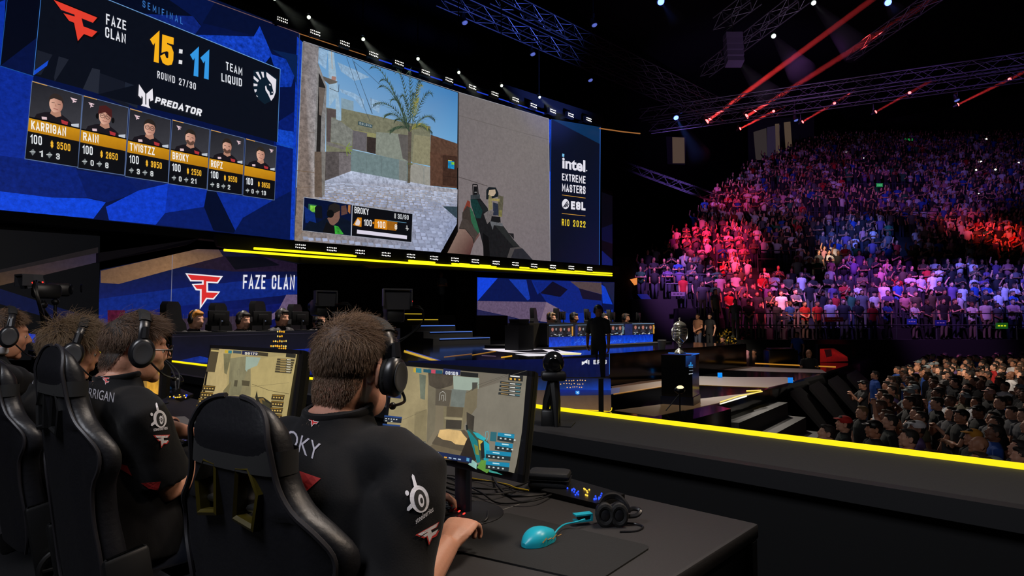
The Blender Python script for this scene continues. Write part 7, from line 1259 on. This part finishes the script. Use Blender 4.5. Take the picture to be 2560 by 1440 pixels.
def player(label, head_px, d, body, hyaw, hnod, hands, poles, voxel=.006, sleeve=.95, scale=1.0, collar=True, curls=(.5, .5), palms=((0, 0, -1), (0, 0, -1)), hroll=0, sh=.19, up=.055, hs=1.0):
    Hc = PD(head_px[0], head_px[1], d); bq = M.Rotation(radians(body), 3, 'Z'); hq = M.Rotation(radians(body + hyaw), 3, 'Z') @ M.Rotation(radians(hnod), 3, 'Y') @ M.Rotation(radians(hroll), 3, 'X'); sc = scale
    B = lambda x, y, z: Hc + bq @ (V((x, y, z)) * sc)
    t = thing('person', label, 'person', V((B(-.1, 0, 0).x, B(-.1, 0, 0).y, 0)))
    mb = part_mb(t); head_shapes(mb, Hc, hq, sc * hs, True)
    mb.tube([Hc + hq @ V((-.02, 0, -.03)), Hc + hq @ V((-.03, 0, -.09)), B(-.05, 0, -.15 + up), B(-.06, 0, -.22 + up)], [.058 * sc, .056 * sc, .062 * sc, .085 * sc], 18)
    mb.loft([[B(x + rx * cos(a), ry * sin(a), z + up) for a in (2 * pi * i / 16 for i in range(16))] for z, rx, ry, x in ((-.66, .09, .13, .01), (-.45, .085, .125, -.05), (-.3, .09, .14, -.075), (-.21, .06, .12, -.06), (-.17, .05, .06, -.05))])
    SL = []
    for k, s in ((0, 1), (1, -1)):
        S_ = B(-.045, s * sh, -.24 + up); e, w = elbow(S_, V(hands[k]), .3 * sc, .265 * sc, V(poles[k])); SL.append((S_, e, w)); d_ = (w - e).normalized(); d_ = V((d_.x, d_.y, max(d_.z, -.1)))
        mb.tube([B(-.05, s * .1, -.22 + up), S_, S_.lerp(e, .5), e, e.lerp(w, .3), e.lerp(w, .75), w], [x * sc for x in (.05, .047, .045, .042, .043, .033, .027)], 14); hand(mb, w, d_, palms[k], s * -1 if palms[k][2] < 0 else s, curls[k], 1.0, sc)
    body_me = remesh(mb, voxel, 2, name='body'); bo = obj('body', body_me, SKINP, t)
    inv = M.Translation(t.location); bv = bvh_of(body_me, inv)
    for s in (-1, 1):
        m = part_mb(t); e = Hc + hq @ (V((.0765, s * .031, .003)) * sc * hs); m.ell(e, .0125 * sc * hs, 14, 10); m.mi = 1; f_ = hq @ V((1, s * .1, 0)).normalized(); m.tube([e + f_ * .0105 * sc, e + f_ * .0131 * sc], .0055 * sc, 12); m.build('eye', [mat('eye_white', (200, 194, 188), .3), mat('iris', (40, 28, 20), .2)], t)
    # jersey
    mb = part_mb(t)
    mb.loft([[B(x + rx * math.copysign(abs(cos(a)) ** .85, cos(a)), ry * math.copysign(abs(sin(a)) ** .8, sin(a)), z + up) for a in (2 * pi * i / 28 for i in range(28))] for z, rx, ry, x in ((-.72, .15, .19, .02), (-.6, .145, .185, -.01), (-.48, .14, .175, -.05), (-.36, .142, .18, -.085), (-.285, .128, .178, -.07), (-.232, .1, .145, -.06), (-.19, .082, .105, -.055), (-.16, .07, .082, -.05), (-.135, .066, .07, -.047))])
    for k, (S_, e, w) in enumerate(SL):
        s = (1, -1)[k]; mb.tube([B(-.055, s * .08, -.235 + up), B(-.048, s * (sh - .04), -.23 + up), S_ + bq @ V((0, s * .006, -.012)), S_.lerp(e, .22), S_.lerp(e, sleeve * .6), S_.lerp(e, sleeve)], [x * sc for x in (.07, .07, .07, .076, .074, .082)], 18)
    ax = bq @ V((1, 0, 0))
    def fold(co, n):
        p = co + t.location; f = noise.noise(p * 9) * .006 + noise.noise(V((p.x * 20, p.y * 20, p.z * 7))) * .005 + abs(noise.noise(V((p.x * 9 + p.z * 5, p.y * 9 - p.z * 4, p.z * 3 + 7)))) * .009; return f * (.25 if p.z > Hc.z - .19 + up else 1)
    jm = remesh(mb, .009, 3, fold, name='jersey'); jo = obj('jersey', jm, JER, t); jb = bvh_of(jm, inv)
    if collar:
        mb = part_mb(t); mb.torus(B(-.047, 0, -.138 + up), .068 * sc, .007, 36, 8, bq @ M.Rotation(radians(-8), 3, 'Y') @ M.Diagonal(V((1, 1.05, 1.4)))); mb.build('collar', JER, t)
    mb = part_mb(t)
    for s in (-1, 1): mb.tube([B(.02, s * .08, -.7), B(.18, s * .1, -.68), B(.36, s * .13, -.7)], [.1, .088, .07], 14); mb.tube([B(.36, s * .13, -.7), B(.38, s * .13, -.9), V((B(.34, s * .13, 0).x, B(.34, s * .13, 0).y, .1))], [.07, .062, .05], 12)
    mb.ell(B(.02, 0, -.7), (.14, .18, .12), 18, 12, bq); tm = remesh(mb, .016, 2, name='trousers'); obj('trousers', tm, DENIM, t)
    for s in (-1, 1): mb = part_mb(t); q = B(.38, s * .13, 0); mb.ell((q.x, q.y, .045), (.13, .05, .045), 14, 8, bq); mb.build('shoe', SHOE, t)
    return t, Hc, hq, bv, jb, SL
def headset(label, Hc, q, cups=((-.008, .084, -.004), (-.008, -.084, -.004)), back=0, sc=1.0, mic=True, top=.128, w=.096, cs=.86):
    t = thing('headset', label, 'headset', Hc + V((0, 0, -.05))); P_ = lambda x, y, z: Hc + q @ (V((x, y, z)) * sc); L = [V(c) for c in cups]
    GB = mat('headset_black', (24, 24, 27), .32, spec=.5); CU = mat('ear_cushion', (14, 14, 15), .75, bump=.2, scale=80)
    arc = []
    for i in range(25):
        a = pi * i / 24; k = i / 24; base = L[0].lerp(L[1], k); arc.append(P_(base.x - back * sin(a), w * cos(a), base.z + .035 + (top - .03) * sin(a) ** .8))
    m = part_mb(t); m.tube(arc, .006, 8, up=q @ V((1, 0, 0)), flat=2.6); m.build('headband', GB, t)
    m = part_mb(t); m.tube([p + (p - P_(0, 0, .03)).normalized() * .002 for p in arc[5:20]], .0085, 8, up=q @ V((1, 0, 0)), flat=2.2); m.build('band_pad', CU, t)
    for s, c_ in ((1, L[0]), (-1, L[1])):
        rq = q @ M.Rotation(-s * pi / 2, 3, 'X'); cc = P_(*c_); cup = MB(t.location); Tm = M.Translation(cc - t.location) @ rq.to_4x4()
        def lathe_part(prof, name, mm, parent, e=1.18):
            k = MB(); k.lathe([(r_ * sc * cs, z_ * sc * cs) for r_, z_ in prof], (0, 0, 0), 32); bmesh.ops.transform(k.bm, matrix=Tm @ M.Diagonal(V((.92, e, 1, 1))), verts=k.bm.verts); return k.build(name, mm, parent)
        ec = lathe_part([(.001, .012), (.038, .012), (.046, .014), (.047, .026), (.042, .036), (.034, .041), (.001, .042)], 'ear_cup', GB, t); lathe_part([(.02, -.014), (.034, -.013), (.043, -.006), (.044, .006), (.038, .013), (.02, .013)], 'ear_cushion', CU, ec)
        lathe_part([(.024, .0405), (.034, .0415), (.0345, .044), (.031, .045), (.024, .0432)], 'cup_ring', mat('ring_grey', (60, 60, 62), .3), ec)
        m = part_mb(t); m.tube([P_(c_.x, c_.y + s * .02, c_.z + .045), P_(c_.x, c_.y + s * .016, c_.z + .075), arc[2] if s > 0 else arc[-3]], [.012 * sc, .011 * sc, .009 * sc], 8); m.build('yoke_arm', GB, t)
    if mic: m = part_mb(t); c_ = L[1]; m.tube(smooth_path([P_(c_.x + .03, c_.y - .02, c_.z - .03), P_(.07, c_.y - .01, -.07), P_(.115, -.045, -.085)]), .0035, 6); m.ell(P_(.118, -.04, -.086), .009, 10, 8); m.build('mic_boom', GB, t)
    return t
HB = mat('hair_brown_player', (104, 80, 60), .42, spec=.35); HB2 = mat('hair_light_brown', (108, 88, 66), .42, spec=.35); HD = mat('hair_dark_brown', (92, 70, 54), .42, spec=.35)
hl = lambda a, b_, x: max(0, min(1, (x - a) / (b_ - a)))
def hair_mask(nape=-.66, side=-.02, front=.42, band=.06):
    def f(u):
        if u.x > .25: z0 = side + (front - side) * hl(.25, .62, u.x) + .35 * hl(.62, .95, u.x)
        else: z0 = side + (nape - side) * hl(.2, .5, -u.x)
        return hl(z0 - band, z0 + band, u.z)
    return f
def hair_cap(c, q, mask, off, col, root, lump=0, skin=(176, 122, 100)):
    """shaded scalp under the strands, fading into the skin at the hairline"""
    qi = q.transposed(); inv = M.Translation(root.location); me = [o for o in root.children if o.name.startswith('body')][0].data; vs = {}; V_, F_, K = [], [], []; o = c + q @ V((-.012, 0, .03)); A, B_ = lin(skin), lin(col)
    for p in me.polygons:
        r = qi @ (inv @ p.center - o)
        if .05 < r.length < .17 and mask(r.normalized()) > .03:
            ids = []
            for vi in p.vertices:
                if vi not in vs: v = me.vertices[vi]; k = mask((qi @ (inv @ v.co - o)).normalized()); vs[vi] = (len(V_), k); V_.append(v.co + v.normal * (off * k + .0006 + (lump * k * noise.noise(v.co * 45) if lump else 0)))
                ids.append(vs[vi][0]); k = vs[vi][1]; K += [A[i] + (B_[i] - A[i]) * k for i in range(3)] + [1]
            F_.append(ids)
    h = bpy.data.meshes.new('hair_base'); h.from_pydata(V_, [], F_); h.shade_smooth(); a = h.color_attributes.new('Col', 'FLOAT_COLOR', 'CORNER'); a.data.foreach_set('color', K); return obj('hair_base', h, PRINT, root)
def dome_flow(fwd, mess):
    return lambda u, rr: V((fwd * hl(.1, .7, u.z) - .25 * (1 - hl(.1, .6, u.z)), .25 * u.y * (1 - hl(.2, .8, u.z)), -(1 - hl(.25, .75, u.z)) * 1.0 - .12)) + V((rr.gauss(0, mess), rr.gauss(0, mess), rr.gauss(0, mess * .5))) * hl(-.2, .5, u.z)
# player seen from behind, at the end of the row
wr_ = PZ(1118, 1362, DZT + .052)
P1, H1, q1, b1, j1, SL1 = player('player with short brown hair seen from behind, one hand on the mousepad', (884, 925), 1.40, 14, 6, 6, (PZ(1010, 1260, DZT + .05), wr_), ((-.3, .6, -1), (-.45, -.25, -1)), .0036, 1.0, 1.0, True, (.5, .68), sh=.196, hs=.93)
mk = hair_mask(-.86, .0)
hair_cap(H1, q1, hair_mask(-.66, .03, .42, .22), .001, (70, 52, 40), P1)
strands('hair', b1, H1, q1, 30000, mk, dome_flow(1.0, .45), lambda u, rr: (.008 + .013 * hl(-.62, -.2, u.z) + .02 * hl(.15, .6, u.z)) * rr.uniform(.7, 1.15), .00048, HB, P1, 3)
D = Decal(j1)
tb0 = (686, 1092)
D.text('BROKY', (664, 1090), (792, 1152), 40, 42, (170, 166, 176), .0, (.24, -.0)); logo_f(D, lambda x, y: (761 + 37 * x + 4 * y, 1036 + 4 * x + 30 * y), (206, 44, 42), (216, 206, 206))
D.poly([(716, 1166), (802, 1196), (762, 1232)], (168, 24, 24)); logo_gear(D, lambda x, y: (1047 + 26 * x + 5 * y, 1246 - 2 * x + 37 * y), (216, 214, 220), (22, 21, 23))
D.text('steelseries', (1040, 1310), (1084, 1278), 14, 14, (206, 204, 210), .01, (-.1, 0)); logo_f(D, lambda x, y: (1038 + 60 * x + 12 * y, 1338 - 36 * x + 36 * y + 6 * x * y), (196, 50, 46), None); logo_f(D, lambda x, y: (1045 + 50 * x + 10 * y, 1336 - 31 * x + 31 * y), (216, 212, 216), None)
D.build('jersey_print', P1)
headset('black headset on the short haired player seen from behind', H1, q1, ((.045, .082, -.006), (.006, -.0945, -.012)), -.01, .94, True, .132, .098)
# player in glasses
P2, H2, q2, b2, j2, SL2 = player('player in glasses with dark brown hair, in profile at second place', (338, 874), 2.1, 2, -9, 6, (PZ(486, 1085, DZT + .05), PZ(532, 1138, DZT + .05)), ((-.3, .6, -1), (-.5, -.5, -1)), .0062, .82, sh=.2, hs=.93)
mk = hair_mask(-.8, .02); hair_cap(H2, q2, mk, .003, (38, 28, 23), P2, .004)
strands('hair', b2, H2, q2, 9000, mk, dome_flow(1.0, .4), lambda u, rr: (.012 + .014 * hl(-.5, .1, u.z) + .034 * hl(.2, .6, u.z)) * rr.uniform(.7, 1.15), .0006, HD, P2, 5)
D = Decal(j2); D.text('KARRIGAN', (196, 988), (283, 1006), 23, 24, (168, 166, 174), .0, (.14, 0)); logo_f(D, lambda x, y: (252 + 22 * x + 3 * y, 941 + 2 * x + 20 * y), (206, 44, 42), (216, 206, 206)); logo_gear(D, lambda x, y: (399 + 18 * x + 2 * y, 1046 + 24 * y), (216, 214, 220), (22, 21, 23)); D.text('steelseries', (384, 1078), (419, 1073), 9, 9, (206, 204, 210), .01)
logo_f(D, lambda x, y: (383 + 42 * x + 4 * y, 1088 - 3 * x + 34 * y), (196, 50, 46), None); logo_f(D, lambda x, y: (388 + 34 * x + 3 * y, 1089 - 2 * x + 28 * y), (216, 212, 216), None); D.poly([(283, 1156), (318, 1164), (330, 1190), (300, 1172)], (150, 24, 24)); D.poly([(352, 1208), (402, 1204), (395, 1226), (372, 1222)], (150, 24, 24)); D.build('jersey_print', P2)
headset('black headset on the player in glasses', H2, q2, ((-.004, .09, -.004), (.0, -.098, -.006)), -.006, 1.04, True, .124, .1)
gl_ = thing('glasses', 'dark rimmed glasses on the player in profile at second place', 'glasses', H2 + q2 @ V((.09, 0, .01))); E_ = lambda x, y, z: H2 + q2 @ V((x, y, z)); FRM = mat('frame_black', (18, 17, 18), .35)
for s in (-1, 1):
    m = part_mb(gl_); m.tube([E_(.106 - .006 * abs(cos(a)), s * (.034 + .026 * cos(a)), .004 + .019 * sin(a)) for a in (2 * pi * i / 20 for i in range(21))], .0024, 6, False); m.build('rim', FRM, gl_); m = part_mb(gl_); m.tube([E_(.1, s * .06, .008), E_(.06, s * .078, .006), E_(-.01, s * .084, .004)], .0025, 6); m.build('temple', FRM, gl_)
m = part_mb(gl_); m.tube([E_(.108, -.009, .008), E_(.11, 0, .011), E_(.108, .009, .008)], .0022, 6); m.build('bridge', FRM, gl_)
# player with thick hair
P3, H3, q3, b3, j3, SL3 = player('player with thick tousled light brown hair bowed over the desk at third place', (180, 878), 2.72, 0, -10, 14, (PZ(360, 1030, DZT + .05), PZ(390, 1060, DZT + .05)), ((-.3, .6, -1), (-.5, -.5, -1)), .0075, .82)
mk = hair_mask(-.5, -.12, .3); hair_cap(H3, q3, mk, .016, (62, 46, 32), P3, .009)
strands('hair', b3, H3, q3, 8000, mk, dome_flow(1.1, .75), lambda u, rr: (.035 + .02 * hl(-.5, .1, u.z) + .035 * hl(.1, .5, u.z)) * rr.uniform(.6, 1.2), .0009, HB2, P3, 8, 6, .5)
D = Decal(j3); D.text('KARRIGAN', (30, 934), (82, 960), 17, 17, (168, 166, 174), .0, (.2, 0)); D.build('jersey_print', P3)
headset('black headset on the player with thick tousled hair', H3, q3, ((-.004, .092, -.004), (-.002, -.104, -.01)), -.01, 1.18, True, .128, .106)
# player at the picture's edge
P4, H4, q4, b4, j4, SL4 = player('player with white collar and short hair cut by the picture edge', (8, 838), 3.1, -2, 4, 8, (PZ(200, 980, DZT + .05), PZ(230, 1010, DZT + .05)), ((-.3, .6, -1), (-.5, -.5, -1)), .0075, .82)
mk = hair_mask(-.5, .04); hair_cap(H4, q4, mk, .006, (38, 28, 23), P4, .004); strands('hair', b4, H4, q4, 5000, mk, dome_flow(1.0, .4), lambda u, rr: (.014 + .03 * hl(.2, .6, u.z)) * rr.uniform(.7, 1.15), .0009, HB, P4, 9)
m = part_mb(P4); m.torus(H4 + M.Rotation(radians(-2), 3, 'Z') @ V((-.047, 0, -.075)), .075, .012, 32, 8, M.Diagonal(V((1, 1.1, 1.6)))); o = m.build('white_collar', TEE['white'], P4); o['label'] = 'white shirt collar'
headset('black headset on the player at the picture edge', H4, q4, ((-.004, .092, -.004), (-.002, -.1, -.006)), -.008, 1.12, True, .126, .102)
# chairs
def chair_at(label, px, py, d_, rz, fr=None):
    p = PD(px, py, d_); dv = V((cos(radians(rz)), sin(radians(rz)), 0)); H = p.z - .42; o = chair(label, (0, 0, 0), radians(rz), p.z, fr); o.location = V((p.x, p.y, 0)) + dv * (.27 + .17 * H); return o
ch1 = chair_at('black gaming chair of the short haired player seen from behind', 590, 992, 1.19, 9, YFR_); ch2 = chair_at('black gaming chair of the player in glasses', 139, 864, 1.86, 4); ch3 = chair_at('black gaming chair of the player with thick tousled hair', -12, 898, 2.35, 4)
# ---------------------------------------------------------------- things on the desk
RUB = mat('mat_cloth', (17, 17, 18), .85, bump=.1, scale=300); TEAL = mat('teal_plastic', (28, 168, 190), .35, spec=.5); z0 = DZT
def pad(label, q):
    p = [PZ(x, y, z0) for x, y in q]; n_ = len(p); out = []
    for i in range(n_):
        a, b_, c_ = p[i - 1], p[i], p[(i + 1) % n_]; e0, e1 = (a - b_).normalized() * .02, (c_ - b_).normalized() * .02; out += [b_ + e0, b_ + (e0 + e1) * .3, b_ + e1]
    m = MB(p[0]); m.hexa([v + V((0, 0, .0005)) for v in out], [v + V((0, 0, .004)) for v in out]); o = m.build('mousepad', RUB, None, False); o.location = p[0]; return tag(o, label, 'mousepad')
pad('large black mousepad under the teal mouse', [(1262, 1284), (1630, 1369), (1490, 1460), (1100, 1372)]); pad('black mousepad in front of the player in glasses', [(430, 1088), (560, 1120), (520, 1180), (380, 1140)])
def mouse(label, tail, nose, mm):
    a, b_ = PZ(*tail, z0 + .004), PZ(*nose, z0 + .004); d_ = b_ - a; L = .105; c_ = (a + b_) / 2; an = atan2(d_.y, d_.x); t = thing('mouse', label, 'mouse', c_, an); b = MB(); rings = []
    for k in range(13):
        u = k / 12; x = -L / 2 + L * u; w = .033 * (sin(pi * (.015 + .965 * u)) ** .5) * (1 - .1 * math.exp(-((u - .6) / .15) ** 2)); h = .038 * (sin(pi * (.03 + .82 * u ** .9)) ** .75) * (1 - .25 * u) + .004; rings.append([V((x, w * math.copysign(abs(cos(g)) ** .8, cos(g)), .001 + h * max(0, sin(g)) ** .75)) for g in (pi * i / 14 for i in range(15))] + [V((x, -w * .9 + 1.8 * w * i / 4, .001)) for i in range(1, 4)])
    b.loft(rings); b.build('shell', mm, t); b = MB(); b.cyl((.028, -.004, .0225), (.028, .004, .0225), .009, None, 14); b.build('wheel', PLAS, t)
    b = MB(); b.box((.026, 0, .0275), (.034, .0015, .006), mtx=M.Rotation(radians(12), 3, 'Y')); b.build('button_gap', PLAS, t, False); b = MB(); [b.tube([(-.02 + .018 * i, s * -.0315, .012 + .003 * (i % 2)), (-.006 + .018 * i, s * -.032, .02 - .004 * (i % 2))], .0013, 5) for i in range(4) for s in (1,)]; b.build('side_pattern', mat('gold_print', (150, 104, 40), .4), t); return t, a, b_
ms, a, b_ = mouse('teal gaming mouse with cable on the black mousepad', (1306, 1372), (1385, 1342), TEAL)
cb_ = MB(b_); pts = [PZ(1384, 1338, z0 + .012), PZ(1396, 1322, z0 + .02), PZ(1412, 1311, z0 + .016), PZ(1440, 1305, z0 + .02), PZ(1462, 1298, z0 + .02)]; cb_.tube(smooth_path(pts), .0022, 7); o = cb_.build('mouse_cable', TEAL); o.location = b_; tag(o, 'teal cable running from the teal mouse to its plug', 'cable')
p = PZ(1457, 1300, z0 + .012); t = thing('cable_clip', 'teal cable clip beside the black headset on the desk', 'clip', p); an = atan2((PZ(1475, 1298, z0) - PZ(1440, 1302, z0)).y, (PZ(1475, 1298, z0) - PZ(1440, 1302, z0)).x); m = part_mb(t); rz_ = M.Rotation(an, 3, 'Z')
for dz in (0, .016): m.box(p + V((0, 0, dz)), (.05, .022, .004), an)
m.box(p + rz_ @ V((.022, 0, .008)), (.006, .022, .018), an); m.build('clip_body', TEAL, t, False); m = part_mb(t); m.box(p + V((0, 0, .008)), (.03, .014, .01), an); m.build('chip', mat('chip_dark', (24, 30, 34), .4), t, False)
# black headset lying on the desk
p = PZ(1528, 1312, z0); hs = thing('headset', 'black headset lying on the desk behind the teal cable clip', 'headset', p); GB = mat('headset_black', (24, 24, 27), .32, spec=.5); ar = M.Rotation(TH - pi / 2, 3, 'Z') @ M.Diagonal(V((.62, .62, .62)))
for s in (-1, 1): m = part_mb(hs); m.ell(p + ar @ V((s * .03, 0, .05)), (.025, .025, .03), 22, 14); m.build('ear_cup', GB, hs); m = part_mb(hs); m.torus(p + ar @ V((s * .03, -.03, .05)), 1 * .03, .011, 24, 8, ar @ M.Rotation(pi / 2, 3, 'X') @ M.Diagonal(V((1, 1.3, 1)))); m.build('ear_cushion', mat('ear_cushion', (14, 14, 15), .75), hs)
m = part_mb(hs); m.tube(smooth_path([p + ar @ V(v) for v in ((-.05, .0, .085), (-.02, .02, .112), (.03, .03, .112), (.065, .01, .08), (.07, -.0, .05))]), .005, 8, flat=2.0); m.build('headband', GB, hs); m = part_mb(hs); m.tube(smooth_path([p + ar @ V(v) for v in ((.06, .01, .05), (.1, .03, .06), (.13, .02, .055), (.11, .0, .04), (.06, .0, .035))]), .006, 6); m.build('strap', GB, hs)
m = part_mb(hs); m.tube(smooth_path([p + ar @ V(v) for v in ((.05, -.01, .01), (.1, .0, .005), (.13, -.04, .005), (.09, -.09, .004), (.02, -.1, .004))]), .0025, 6); m.build('cord', GB, hs)
# zip case, control box, cables
p = PZ(1374, 1224, z0); an = -pi / 2 + radians(30); cs = thing('zip_case', 'black oval zip case by the monitor foot on the desk', 'case', p); m = part_mb(cs); m.box(p + V((0, 0, .019)), (.135, .085, .038), an, bev=.03); m.build('lower_shell', mat('case_eva', (24, 24, 26), .6, bump=.1, scale=200), cs); m = part_mb(cs); m.box(p + V((0, 0, .0505)), (.135, .085, .025), an, bev=.022); m.build('lid', mat('case_eva', (24, 24, 26), .6), cs); m = part_mb(cs); m.box(p + V((0, 0, .038)), (.138, .088, .004), an, bev=.03); m.build('zip', PLAS, cs)
q = [PZ(x, y, z0) for x, y in ((1352, 1238), (1420, 1206), (1562, 1248), (1490, 1272))]; kb = thing('control_box', 'flat black keypad with blue and yellow lights at desk edge', 'keypad', q[0]); m = part_mb(kb); m.hexa([v for v in q], [v + V((0, 0, .016)) for v in q]); m.build('body', PLAS, kb, False); rr = random.Random(2)
for nm, cx, cy, c_, k in (('blue', 1432, 1228, (30, 70, 250), 11), ('yellow', 1468, 1230, (240, 190, 60), 7), ('blue', 1490, 1240, (30, 70, 250), 11)):
    m = part_mb(kb)
    for i in range(k): v = PZ(cx + rr.uniform(-15, 15), cy + rr.uniform(-9, 9), z0 + .018); m.ell(v, (.0028, .0028, .003), 8, 6)
    m.build('led_cluster', emat('led_' + nm, c_, 1.6), kb)
CBL = mat('cable_black', (14, 14, 15), .5); rr = random.Random(6)
for i, (pts, lab) in enumerate((([(1060, 1182), (1100, 1200), (1150, 1215), (1220, 1222), (1290, 1216), (1330, 1198)], 'black cable curving past the monitor stand'), ([(1080, 1190), (1130, 1196), (1200, 1230), (1250, 1258), (1340, 1250), (1400, 1226)], 'black cable looping towards the keypad'), ([(1232, 1190), (1245, 1215), (1270, 1238), (1310, 1240), (1380, 1234)], 'thick black cable hanging below the monitor corner'), ([(1070, 1206), (1110, 1226), (1160, 1246), (1210, 1262), (1220, 1290), (1200, 1310)], 'black cable ending by the keyboard'), ([(1060, 1196), (1120, 1188), (1180, 1200), (1240, 1206), (1300, 1226), (1350, 1222)], 'thin black cable on top of the cable tangle'), ([(1090, 1210), (1160, 1230), (1230, 1236), (1290, 1228)], 'short black cable in middle of the cable tangle'))):
    w0 = PZ(*pts[0], z0); m = MB(w0); m.tube(smooth_path([PZ(x, y, z0 + .004 + (.012 if 0 < j < len(pts) - 1 and (i + j) % 2 else 0)) for j, (x, y) in enumerate(pts)]), (.0032, .0028, .0042, .0028, .0022, .003)[i], 7); o = m.build('cable', CBL); o.location = w0; tag(o, lab, 'cable')
w0 = PZ(1255, 1210, z0); m = MB(w0); m.tube(smooth_path([PZ(x, y, z0 + .01) for x, y in ((1180, 1196), (1262, 1210), (1290, 1220), (1322, 1226))]), .0026, 7); o = m.build('cable', mat('cable_yellow', (190, 160, 30), .5)); o.location = w0; tag(o, 'yellow cable in the black cable tangle', 'cable')
def keyboard(label, tl, tr, bl, rows=5, cols=13, glow=None):
    a, b_, c_ = PZ(*tl, z0), PZ(*tr, z0), PZ(*bl, z0); u = b_ - a; w = u.length; u.normalize(); v = V((u.y, -u.x, 0)); h = .14
    if v.dot(c_ - a) < 0: v = -v
    t = thing('keyboard', label, 'keyboard', a + u * w / 2 + v * h / 2); up = V((0, 0, 1)); m = part_mb(t); q = [a, b_, b_ + v * h, a + v * h]; m.hexa([p + up * .001 for p in q], [p + up * (.018 if i < 2 else .013) for i, p in enumerate(q)]); m.build('case', PLAS, t, False); m = part_mb(t); m2 = part_mb(t)
    KC = mat('keycap', (20, 20, 22), .5); rr = random.Random(3); kw = (w - .02) / cols; kh = (h - .02) / rows
    for r_ in range(rows):
        x = 0
        while x < cols - .01:
            n_ = 5 if (r_ == rows - 1 and x == 3) else 1; o_ = a + u * (.01 + (x + .06) * kw) + v * (.01 + (r_ + .06) * kh) + up * .0165; L = (n_ - .12) * kw; q = [o_, o_ + u * L, o_ + u * L + v * kh * .86, o_ + v * kh * .86]; cen = sum(q, V()) / 4; m.hexa(q, [p + (cen - p) * .18 + up * .007 for p in q])
            if glow: g = [cen + (p - cen) * .3 + up * .0073 for p in q]; m2.hexa(g, [p + up * .0002 for p in g])
            x += n_
    ks = m.build('keys', KC, [o for o in t.children if o.name.startswith('case')][0], False)
    if glow: m2.build('key_glow', glow, t, False)
    else: m2.bm.free()
    return t
kb1 = keyboard('black keyboard with red glow under the short haired player', (1080, 1236), (1172, 1290), (1062, 1290), 5, 12)
m = part_mb(kb1); [m.box(PZ(x, y, z0 + .021), (.012, .004, .002), .5) for x, y in ((1136, 1272), (1148, 1278), (1160, 1284))]; m.build('status_lights', emat('red_led', (255, 50, 40), 2), kb1, False)
keyboard('black keyboard with violet lit keys before the player in glasses', (470, 1072), (540, 1108), (440, 1100), 5, 12, emat('key_violet', (84, 84, 170), .9))
p = PZ(500, 1078, z0); m = MB(p); m.ell(p + V((0, 0, .035)), (.05, .04, .035), 16, 10); m.cyl(p, p + V((0, 0, .03)), .045, .04, 16); o = m.build('desk_puck', mat('puck_black', (22, 22, 24), .3)); o.location = p; tag(o, 'rounded black device behind the violet lit keyboard', 'device')
q = [PZ(x, y, z0) for x, y in ((424, 1046), (462, 1044), (482, 1060), (432, 1068))]; m = MB(q[0]); m.hexa(q, [v + V((0, 0, .008)) for v in q]); o = m.build('notebook', mat('silver_cover', (150, 150, 152), .5), None, False); o.location = q[0]; tag(o, 'silver grey notebook on the desk beside the black jersey sleeve', 'notebook')
q = [PZ(x, y, z0) for x, y in ((418, 986), (446, 976), (484, 992), (452, 1004))]; kb2 = thing('control_box', 'black keypad with yellow lights under the coiled headset cable', 'keypad', q[0]); m = part_mb(kb2); m.hexa(q, [v + V((0, 0, .02)) for v in q]); m.build('body', PLAS, kb2, False); m = part_mb(kb2); [m.ell(PZ(rr.uniform(425, 474), rr.uniform(984, 996), z0 + .022), (.005, .005, .004), 8, 6) for i in range(9)]; m.build('led_cluster', emat('led_yellow', (240, 190, 60), 1.6), kb2); m = part_mb(kb2); [m.ell(PZ(rr.uniform(430, 474), rr.uniform(984, 996), z0 + .022), (.005, .005, .004), 8, 6) for i in range(4)]; m.build('led_cluster', emat('led_blue', (30, 70, 250), 1.6), kb2)
p = PZ(440, 984, z0); m = MB(p); m.ell(p + V((0, 0, .09)), (.05, .05, .055), 16, 10); m.cyl(p, p + V((0, 0, .06)), .03, .03, 12); o = m.build('headset_stand', mat('stand_gloss', (26, 26, 30), .25)); o.location = p; tag(o, 'round black headset hanger lit yellow and blue near edge on monitor', 'stand')
p = PZ(420, 975, z0); m = MB(p); m.box(p + V((0, 0, .05)), (.08, .05, .1), .4, bev=.012); o = m.build('paper_cup', mat('blue_card', (30, 84, 140), .6)); o.location = p; tag(o, 'small blue carton behind the round black headset hanger', 'carton')
for i, (pts, lab) in enumerate((([(404, 896), (424, 914), (436, 940), (440, 975)], 'thin black cable hanging from the edge on monitor'), ([(402, 890), (430, 912), (448, 936), (446, 972)], 'second thin black cable hanging by the edge on monitor'))):
    w0 = PD(*pts[0], 2.8); m = MB(w0); m.tube(smooth_path([PD(x, y, 2.8 - .03 * j) for j, (x, y) in enumerate(pts)]), .003, 6); o = m.build('cable', CBL); o.location = w0; tag(o, lab, 'cable')
p = PD(216, 952, 2.45); m = MB((p.x, p.y, z0)); b0 = V((p.x + .12, p.y + .0, z0)); m.lathe([(.001, 0), (.034, 0), (.036, .03), (.036, .13), (.03, .16), (.02, .18), (.018, .2)], b0, 20); o = m.build('bottle_body', mat('bottle_grey', (110, 108, 102), .4), None); bt = thing('bottle', 'grey water bottle between the thick haired player and chair', 'bottle', (p.x, p.y, z0)); o.parent = bt; o.name = 'bottle_body'; m = MB(bt.location); m.cyl(b0 + V((0, 0, .195)), b0 + V((0, 0, .225)), .02, .018, 16); m.build('cap', mat('bottle_cap', (140, 136, 124), .3), bt)
